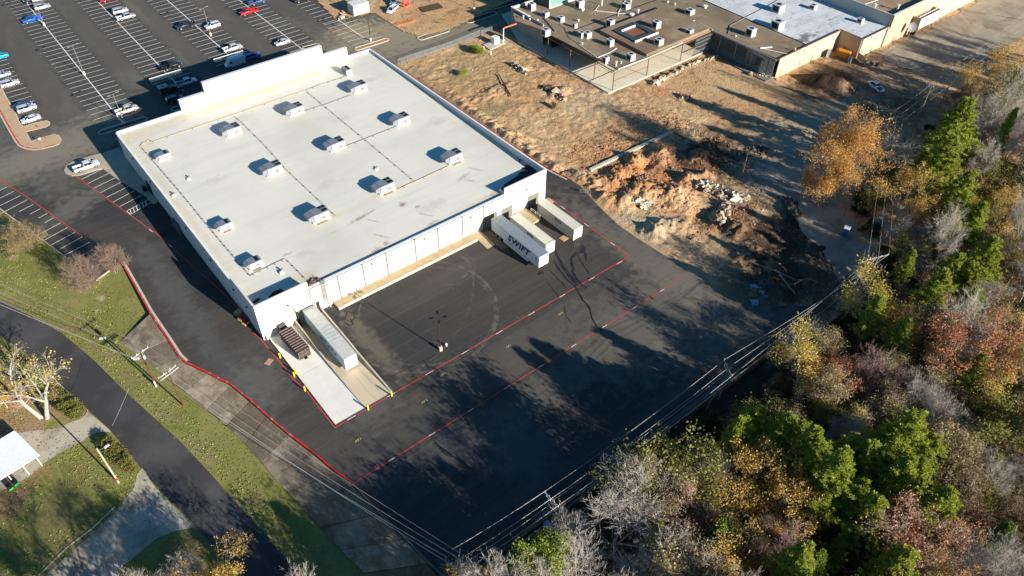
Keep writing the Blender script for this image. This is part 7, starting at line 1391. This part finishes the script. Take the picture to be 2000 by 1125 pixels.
LIST = [
 ('pine_c',1868,250,1.15,'tall bright green pine, topmost of the column right of the power poles'),('pine_a',1846,310,1.05,'bright green pine, second in the column right of the power poles'),('pine_a',1880,370,.9,'green pine in the middle of the column, above the yellow trees'),('pine_b',1905,430,.95,'green pine leaning out right of the column'),('pine_b',1862,520,.8,'mid green pine low in the column by the corner pole wires'),('pine_c',1925,500,.85,'dark pine right of the lowest one in the column'),('pine_a',1830,565,.85,'broad light green pine below the corner power pole'),('pine_b',1895,590,.8,'green pine between two bare grey crowns'),
 ('pine_a',1478,812,.85,'bright pine nearest the kerb of the dark yard'),('pine_a',1535,830,.9,'bright pine just right of the one nearest the kerb'),('pine_b',1440,850,.8,'shaded pine at the forest edge below the kerbside pair'),('pine_a',1580,880,.85,'bright pine in the middle of the big green clump, upper left'),('pine_c',1630,925,.85,'bright pine in the heart of the big green clump'),('pine_b',1690,895,.85,'pine with yellowish tufts right of the clump heart'),
 ('pine_c',1770,845,.85,'tallest bright pine of the lower clump, top right'),('pine_a',1815,880,.8,'bright pine on the right flank of the lower clump'),('pine_b',1760,930,.9,'shaded pine between the lower clump and the rust tree'),('pine_a',1835,985,.9,'bright pine at the lower tip of the green clump'),('pine_b',1700,1000,.85,'dark pine left of the big rust tree'),
 ('green_a',1015,1112,.95,'yellow-green leafy tree cut by the bottom edge, left one'),('green_a',1072,1098,1.1,'yellow-green leafy tree at the bottom edge by the kerb, right one'),('olive_a',1300,925,1.35,'tall dense olive tree at the wood edge above the wide tan one'),('cedar_a',1405,1040,1.3,'small bright cedar alone among bare crowns'),('cedar_a',1600,1090,1.0,'olive cedar near the bottom edge, right of the crimson tree'),('cedar_a',1640,1060,.9,'light cedar above the olive one near the bottom edge'),('cedar_a',1720,1110,1.0,'golden green cedar at the bottom edge'),
 ('yellow_a',1722,575,1.2,'large yellow-leaved tree below the corner power pole'),('gold_a',1770,640,.85,'golden tree with grey twigs right of the large yellow one'),('yellow_a',1560,690,1.0,'yellow and bare mixed tree beside the wires at the yard end'),('yellow_b',1585,650,.8,'tan twiggy tree just above the yellow and bare one'),('gold_a',1480,935,1.0,'gold-leaved tree standing alone left of the green clump'),('gold_a',1525,975,.9,'second gold tree touching the lone gold one'),('yellow_b',1825,745,.95,'yellowish round tree right of the bare white crown'),
 ('yellow_b',1335,1105,1.15,'broad yellow-green tree cut by the bottom edge'),('gold_a',1440,1100,.9,'yellow tree at the bottom edge right of the broad one'),('bare_a',1205,1010,1.35,'huge bare grey tree spreading near the bottom edge'),('bare_c',1235,920,1.05,'upright bare grey tree above the huge spreading one'),('bare_b',1403,925,.75,'small fan-shaped bare pale tree'),('bare_red',1715,725,1.0,'bare white crown tipped with red leaves'),('bare_b',1920,565,.8,'bright bare tree between the green pines'),('bare_c',1895,655,1.1,'bare upright tree left of the orange-red column'),
 ('bare_b',1795,510,.6,'small bare white tree at the lower foot of the pine column'),('bare_b',1808,455,.6,'small bare tree inside the dark gap by the wires'),('bare_b',1895,1085,.95,'bright bare forked tree at the lower right'),('bare_a',1955,1110,.9,'bare grey tree in the bottom right corner'),('bare_b',1940,905,.8,'bare twisted tree near the right edge, lower part'),('pine_b',1760,1100,.85,'green pine at the bottom edge under the rust tree'),
 ('rust_a',1890,680,1.15,'tall narrow orange-red tree right of the bare crowns'),('rust_a',1610,735,.7,'slim pinkish rust tree near the yard end'),('pink_a',1660,725,.7,'slim pink-leaved tree beside the red-tipped bare one'),('pink_a',1352,1010,1.0,'pink-rust tree between the grey trees and the cedar'),('bare_red',1520,1055,.8,'crimson-leaved small tree near the bottom edge'),('pink_a',1780,1035,1.3,'large pinkish rust tree below the green clump'),('rust_a',1800,1060,.9,'rust crown leaning right of the large pinkish one'),
 ('rust_a',1832,388,.45,'small red-brown tree inside the pine column'),('yellow_b',1300,950,1.1,'wide tan twiggy tree right of the upright grey one'),('yellow_b',1945,215,1.25,'tall grey-yellow tree at the upper right edge'),('bare_a',1985,270,1.1,'grey bare tree at the right edge beside the tall yellow-grey one'),('gold_a',1900,165,.8,'golden tree at the top of the wood near the apron'),('gold_a',1960,130,.9,'gold-brown tree highest up on the right edge'),('brown_a',1875,190,.7,'reddish brown bush-like tree by the farthest pole'),
 ('gold_a',1935,390,.9,'yellow-orange tree at the right edge beside the pines'),('gold_a',1975,470,.85,'gold tree on the right edge below the orange-yellow one'),('olive_a',1965,345,1.1,'brown-olive tree on the right edge'),('olive_a',1975,760,1.1,'olive tree on the right edge, middle height'),('olive_a',1930,820,1.1,'broad olive-gold tree left of the right edge'),('yellow_a',1960,700,.9,'yellowish tree at the right edge beside the orange-red column'),('brown_a',1890,960,1.1,'brown-leaved tree with pale limbs near the lower right'),
 ('cedar_a',1960,1040,1.2,'dark green cedar at the lower right edge'),('olive_a',1640,800,.8,'olive tree in the shade behind the kerbside pines'),('yellow_b',1740,790,.9,'twiggy tan tree above the lower pine clump'),('bare_c',1640,845,.7,'grey bare tree squeezed above the green clump'),('pine_b',1700,600,.8,'small pine hidden right of the large yellow tree'),('pine_b',1560,855,.75,'green pine wedged between the kerbside pair and the clump'),('pine_a',1655,880,.7,'small bright pine at the upper edge of the green clump'),('pine_b',1610,965,.75,'green pine at the lower left of the green clump'),('pine_c',1725,860,.65,'bright pine touching the tallest one of the lower clump'),('pine_b',1672,965,.75,'green pine at the bottom of the green clump'),('pine_a',1790,925,.75,'bright pine under the right flank of the lower clump'),
 ('pine_b',1862,1035,.7,'green pine right of the large rust tree'),('pine_b',1838,265,.8,'pine at the left side of the column by the wires'),('pine_b',1895,300,.8,'pine at the right side of the column top'),('pine_a',1855,440,.75,'pine in the lower middle of the column'),('pine_b',1895,545,.7,'pine between the small bare white tree and the right edge'),('pine_a',1855,620,.6,'short pine left of the bright bare tree'),
]
for k_, px, py, sc, lb in LIST: place(k_, px, py, sc, lb)
_p = G(1632, 325, 9.5); tree('orange_big', _p.x, _p.y, -.1, .76, 'big orange-leaved tree standing alone where the pad meets the wood', name='orange_tree', sz=1.0); USED.append((_p.x, _p.y, 8))
# fillers: woodland between the named trees, spaced and kept inside the wood
def edge_y(x): return float(np.interp(x, [20, 30, 60, 112, 122, 138, 150, 170, 200, 330], [20, 31, 34, 34, 36, 39, 56, 60, 62, 62]))
frnd = random.Random(5); FILL = []
KINDS = [('yellow_b', 'tan twiggy tree', .16), ('bare_a', 'bare grey tree', .09), ('bare_c', 'slim bare grey tree', .08), ('olive_a', 'olive leafy tree', .14), ('olive_b', 'thin olive tree', .14), ('brown_a', 'brown-leaved tree', .14), ('yellow_a', 'yellow-leaved tree', .05), ('gold_a', 'gold-leaved tree', .06), ('pine_b', 'green pine', .14)]
def zone(px, py):
    if px < 1150: return 'in the wood left of the huge bare tree'
    if px < 1450: return 'in the wood around the small bright cedar' if py > 880 else 'in the shade along the south kerb'
    if py < 300: return 'in the wood by the three far power poles'
    if px < 1750: return 'in the wood around the lower pine clump' if py > 760 else 'in the wood below the corner power pole'
    if py < 560: return 'in the wood around the pine column'
    if py < 820: return 'in the wood around the orange-red tree'
    return 'in the wood at the lower right'
def project(p):
    v = Vector(p)-Vector((0, 0, CAMZ)); return FPX*v.dot(_r2)/v.dot(_fw)+1000, -FPX*v.dot(_u2)/v.dot(_fw)+562.5
NAMED = [(px, py, ' '.join(lb.split(',')[0].split()[:7])) for k_, px, py, sc, lb in LIST]
ORD = 'first second third fourth fifth sixth seventh eighth ninth tenth eleventh twelfth thirteenth fourteenth fifteenth sixteenth'.split(); _seen = {}
_lab = {}
def relabel(ph, px, py):
    l_ = relabel0(ph, px, py); k_ = _lab.get(l_, 0); _lab[l_] = k_+1
    return l_ if k_ == 0 else (('next' if k_ == 1 else ORD[k_])+' '+l_)
def relabel0(ph, px, py):
    a, b_, nm = min(NAMED, key=lambda q: (q[0]-px)**2+(q[1]-py)**2); dx, dy = px-a, py-b_
    rel = ('right of' if dx > 0 else 'left of') if abs(dx) > abs(dy) else ('below' if dy > 0 else 'above')
    d = 'close ' if math.hypot(dx, dy) < 45 else ''
    return ph+' '+d+rel+' the '+nm
tries = 0
while tries < 6000 and len(FILL) < 215:
    tries += 1; x = frnd.uniform(28, 330); y = frnd.uniform(-40, 62)
    if y > edge_y(x): continue
    px, py = project((x, y, 6))
    if px > 2090 or py > 1230 or px < 900 or (px < 1110 and py < 1215): continue
    if any((x-a)**2+(y-b)**2 < (r*.8+2.0)**2 for a, b, r in USED) or any((x-a)**2+(y-b)**2 < 5.0**2 for a, b in FILL): continue
    FILL.append((x, y)); u = frnd.random(); acc = 0
    for key, ph, w_ in KINDS:
        acc += w_
        if u < acc: break
    sc = frnd.uniform(.6, 1.0)
    if x < 118: y = min(y, 39.0*(1-PROTO[key][2]*sc*1.3/108)-sc)
    if y > edge_y(x)-5: sc *= .75
    z_ = float(forest_z(np.array([x]), np.array([y]))[0]); zn = zone(px, py)
    tree(key, x, y, z_, sc, relabel(ph, px, py), group=ph+'s '+zn, sz=min(sc*frnd.uniform(1.05, 1.4)*(1.45 if x > 185 else 1.0), cap(x, y)/PROTO[key][2]))
print('fill', len(FILL))
# trees outside the lower edge of the frame whose shade falls on the verge, the street and the yard
OUT = [('bare_a',30,34,1.2),('pine_a',50,20,1.15),('bare_c',26,38,1.1),('yellow_b',40,30,1.3),('bare_c',29,29,1.2),('bare_a',20,44,1.1),('yellow_b',36,22,1.3),('gold_a',24,33,1.2),('olive_a',14,38,1.2),('pine_a',10,28,1.1),('bare_c',-3,52,1.1),('bare_a',-14,62,1.1),('bare_c',-22,70,1.0),('olive_a',-12,48,1.2),('bare_a',-30,76,1.1),('pine_b',0,40,1.1),('bare_a',4,46,1.0),('olive_a',21,22,1.3),('pine_c',46,14,1.1),('pine_a',60,4,1.2),('olive_a',-26,62,1.1),('pine_b',16,50,.8)]
for i_, (k_, x, y, sc) in enumerate(OUT):
  for _ in range(60):                                     # step back towards the sun until the crown is clear of the frame
    a_ = project((x, y, zl(y)+PROTO[k_][2]*sc)); r_ = 5.0*sc*9
    if a_[1]-r_*(.35 if x < 16 else .8) > 1130 or a_[0]+r_ < 0: break
    x += .22; y -= 1.0
  tree(k_, x, y, zl(y), sc, 'tree below the lower edge of the frame, seen only by its shade on the ground', group='trees whose shade reaches the verge and the yard', sz=min(sc, cap(x, y, 1.1)/PROTO[k_][2]))
# edge brush
BR = []
for i in range(400):
    x = frnd.uniform(34, 230); y = edge_y(x)+frnd.uniform(-1, 5.5 if x < 118 else 3)
    if len(BR) > 70: break
    if any((x-a)**2+(y-b)**2 < 3.0 for a, b in BR): continue
    BR.append((x, y)); px, py = project((x, y, 1)); tree(frnd.choice(['brush_a', 'brush_a', 'brush_b']), x, y, -1.2 if x < 120 else -.3, frnd.uniform(.5, 1.0), relabel('low dark edge shrub', px, py), cat='shrub', group='low shrubs on the wood edge '+('below the south kerb' if x < 118 else 'beside the pad'))
# undergrowth: nobody could count it
rg = np.random.RandomState(9); n = 90000; X = rg.uniform(26, 320, n); Y = rg.uniform(-45, 66, n); ey = np.interp(X, [20, 30, 60, 112, 122, 138, 150, 170, 200, 330], [38, 39, 40, 40, 41, 43, 60, 64, 66, 66]); dns = fbm(X, Y, .12, 3); k_ = (Y < ey) & (dns > -.25); X = X[k_]; Y = Y[k_]
Z = forest_z(X, Y)+rg.uniform(0, 1.7, len(X))*np.clip(dns[k_]+.5, .1, 1); V, F = leaves(np.stack([X, Y, Z], 1), .26, rg)
me = np_mesh('undergrowth', V, F, leafmat('leaves_under', (0.11, 0.085, 0.04), .5)); o = bpy.data.objects.new('undergrowth', me); COL.objects.link(o); tag(o, 'brown and olive undergrowth covering the floor of the wood', 'undergrowth', kind='stuff')
# ---- trees of the west side
q = GL(60, 489); tree('myrtle_tan', q.x, q.y, -.05, .86, 'tan-olive round shrub at the left edge beside the marked stalls', 'shrub')
q = GL(173, 563); tree('myrtle_pink', q.x, q.y, q.z, .74, 'pinkish twiggy round shrub on the verge, lower of the pair', 'shrub', sz=1.0)
q = G(226, 531); tree('myrtle_pink', q.x, q.y, 0, .66, 'pinkish-grey twiggy shrub at the kerb start, upper of the pair', 'shrub', rz=2.0, sz=.9)
q = GL(86, 816); tree('sycamore', q.x, q.y, q.z, 1.0, 'big bare pale-trunked tree leaning over the street at the left edge', name='bare_tree', rz=2.4)
q = GL(48, 790); tree('yellow_a', q.x-2.5, q.y+1, q.z, .55, 'small yellow-leaved tree at the foot of the big pale one')
q = G(410, 1120, 5.0); tree('gold_a', q.x, q.y-1, zl(q.y), .85, 'golden tree with white limbs cut by the bottom edge beside the street'); q = G(345, 1105, 6.0); tree('bare_b', q.x, q.y-1, zl(q.y), .75, 'bare white-limbed tree cut by the bottom edge beside the golden one')
def bush(px, py, key, sc, lb, low=True):
    q = GL(px, py) if low else G(px, py); tree(key, q.x, q.y, q.z-.1, sc, lb, cat='shrub', name='shrub')
deciduous('bush_green', 91, 2.2, 1.7, 'dark', 'green', 2720, 0.094, .3, lv=3, limbs=7, kids=(3, 4, 3), r0=.05, trunk=.12); deciduous('bush_tan', 92, 2.0, 1.6, 'tan', 'olive', 2890, 0.094, .3, lv=3, limbs=7, kids=(3, 4, 3), r0=.05, trunk=.12)
for i, (px, py, key, sc) in enumerate(((68,732,'bush_green',.8),(80,745,'bush_green',.9),(92,758,'bush_green',.8),(104,768,'bush_tan',.8),(116,778,'bush_tan',.9),(130,788,'bush_tan',.8),(146,798,'bush_tan',.9),(160,808,'bush_tan',.8),(60,722,'bush_tan',.8),(100,780,'bush_tan',.7),(128,802,'bush_tan',.8),(150,814,'bush_tan',.8))): bush(px, py, key, sc, ('dark green' if key == 'bush_green' else 'dry olive')+' low shrub, '+ORD[i]+' planted in the bank bed left of the street')
for i, (px, py, sc) in enumerate(((212,872,.8),(222,886,.9),(232,893,.8),(240,905,.8),(250,912,.9),(258,922,.7),(205,865,.6))): bush(px, py, 'bush_tan', sc, 'dry olive shrub, '+ORD[i]+' in the row beside the cream pole')
bush(925, 98, 'bush_green', .8, 'small green shrub on the dirt near the transformer box, left one', False); bush(935, 106, 'bush_green', 1.0, 'small green shrub on the dirt near the transformer box, right one', False); bush(905, 147, 'bush_green', .7, 'small green shrub alone on the dirt', False); bush(1082, 210, 'bush_tan', .6, 'small dry tuft on the dirt below the rubble heap', False)

# fallen leaves on the verge, the bank and the lawn: nobody could count them
rg = np.random.RandomState(19); n = 26000; X = rg.uniform(-30, 24, n); Y = rg.uniform(50, 160, n); dn = fbm(X, Y, .09, 3)+rg.normal(0, .18, n); kx = np.interp(Y, [45, 66, 88, 99, 109, 126, 144, 153, 163], [24, 22, 17, 15, 11, 10.6, 11, 2, 0]); k_ = (dn > .12) & (X < kx-.6)
_s = np.array([tuple(GL(*p))[:2] for p in SR]); _l = np.array([tuple(GL(*p))[:2] for p in SL]); _s = _s[np.argsort(_s[:, 1])]; _l = _l[np.argsort(_l[:, 1])]; k_ &= ~((X > np.interp(Y, _l[:, 1], _l[:, 0])+.5) & (X < np.interp(Y, _s[:, 1], _s[:, 0])-.5)); X, Y = X[k_], Y[k_]
Z = -.03*np.maximum(0, 150-Y)+.05; V, F = leaves(np.stack([X, Y, Z], 1), .13, rg, flat=0.0); V[:, 2] = np.repeat(Z, 4)+(V[:, 2]-np.repeat(Z, 4))*.3
me = np_mesh('fallen_leaves', V, F, leafmat('leaves_fallen', (0.22, 0.135, 0.06), .5, tr=.1)); o = bpy.data.objects.new('fallen_leaves', me); COL.objects.link(o); tag(o, 'brown fallen leaves scattered over the verge, the street edges and the lawn', 'fallen leaves', kind='stuff')
rg = np.random.RandomState(29); n = 40000; X = rg.uniform(-34, 22, n); Y = rg.uniform(48, 185, n); kx = np.interp(Y, [45, 66, 88, 99, 109, 126, 144, 153, 163, 185], [14, 12, 9, 7, 5, 3.5, 9, 1, -1.5, -9]); st_ = np.array([[GL(*p).x, GL(*p).y] for p in SR]); sl_ = np.array([[GL(*p).x, GL(*p).y] for p in SL])
oR = np.argsort(st_[:, 1]); oL = np.argsort(sl_[:, 1]); xr = np.interp(Y, st_[oR, 1], st_[oR, 0]); xl = np.interp(Y, sl_[oL, 1], sl_[oL, 0]); k_ = (X < kx) & ~((X > xl-.3) & (X < xr+.3)) & (fbm(X, Y, .25, 3) > -.1)
k_ &= ~((X < xl) & (Y < 104) & (fbm(X, Y, .2, 2) > .5)); X, Y = X[k_], Y[k_]; dw = [np.array([[GL(*p).x, GL(*p).y] for p in Q]) for Q in (((170, 803), (218, 844), (160, 862), (60, 930), (-60, 985), (-60, 880), (60, 842)), ((278, 914), (380, 1030), (308, 1050), (150, 1200), (30, 1200), (160, 1060), (262, 952)))]
for q_ in dw: kk = ~inpoly(X, Y, q_); X, Y = X[kk], Y[kk]
Z = -.03*np.maximum(0, 150-Y)+.02; V, F = leaves(np.stack([X, Y, Z], 1), .12, rg); me = np_mesh('grass_tufts', V, F, leafmat('grass_blade', (0.23, 0.25, 0.065), .5, tr=.2)); o = bpy.data.objects.new('grass_tufts', me); COL.objects.link(o); tag(o, 'green and straw tufts of grass over the verge and lawn', 'grass', kind='stuff')
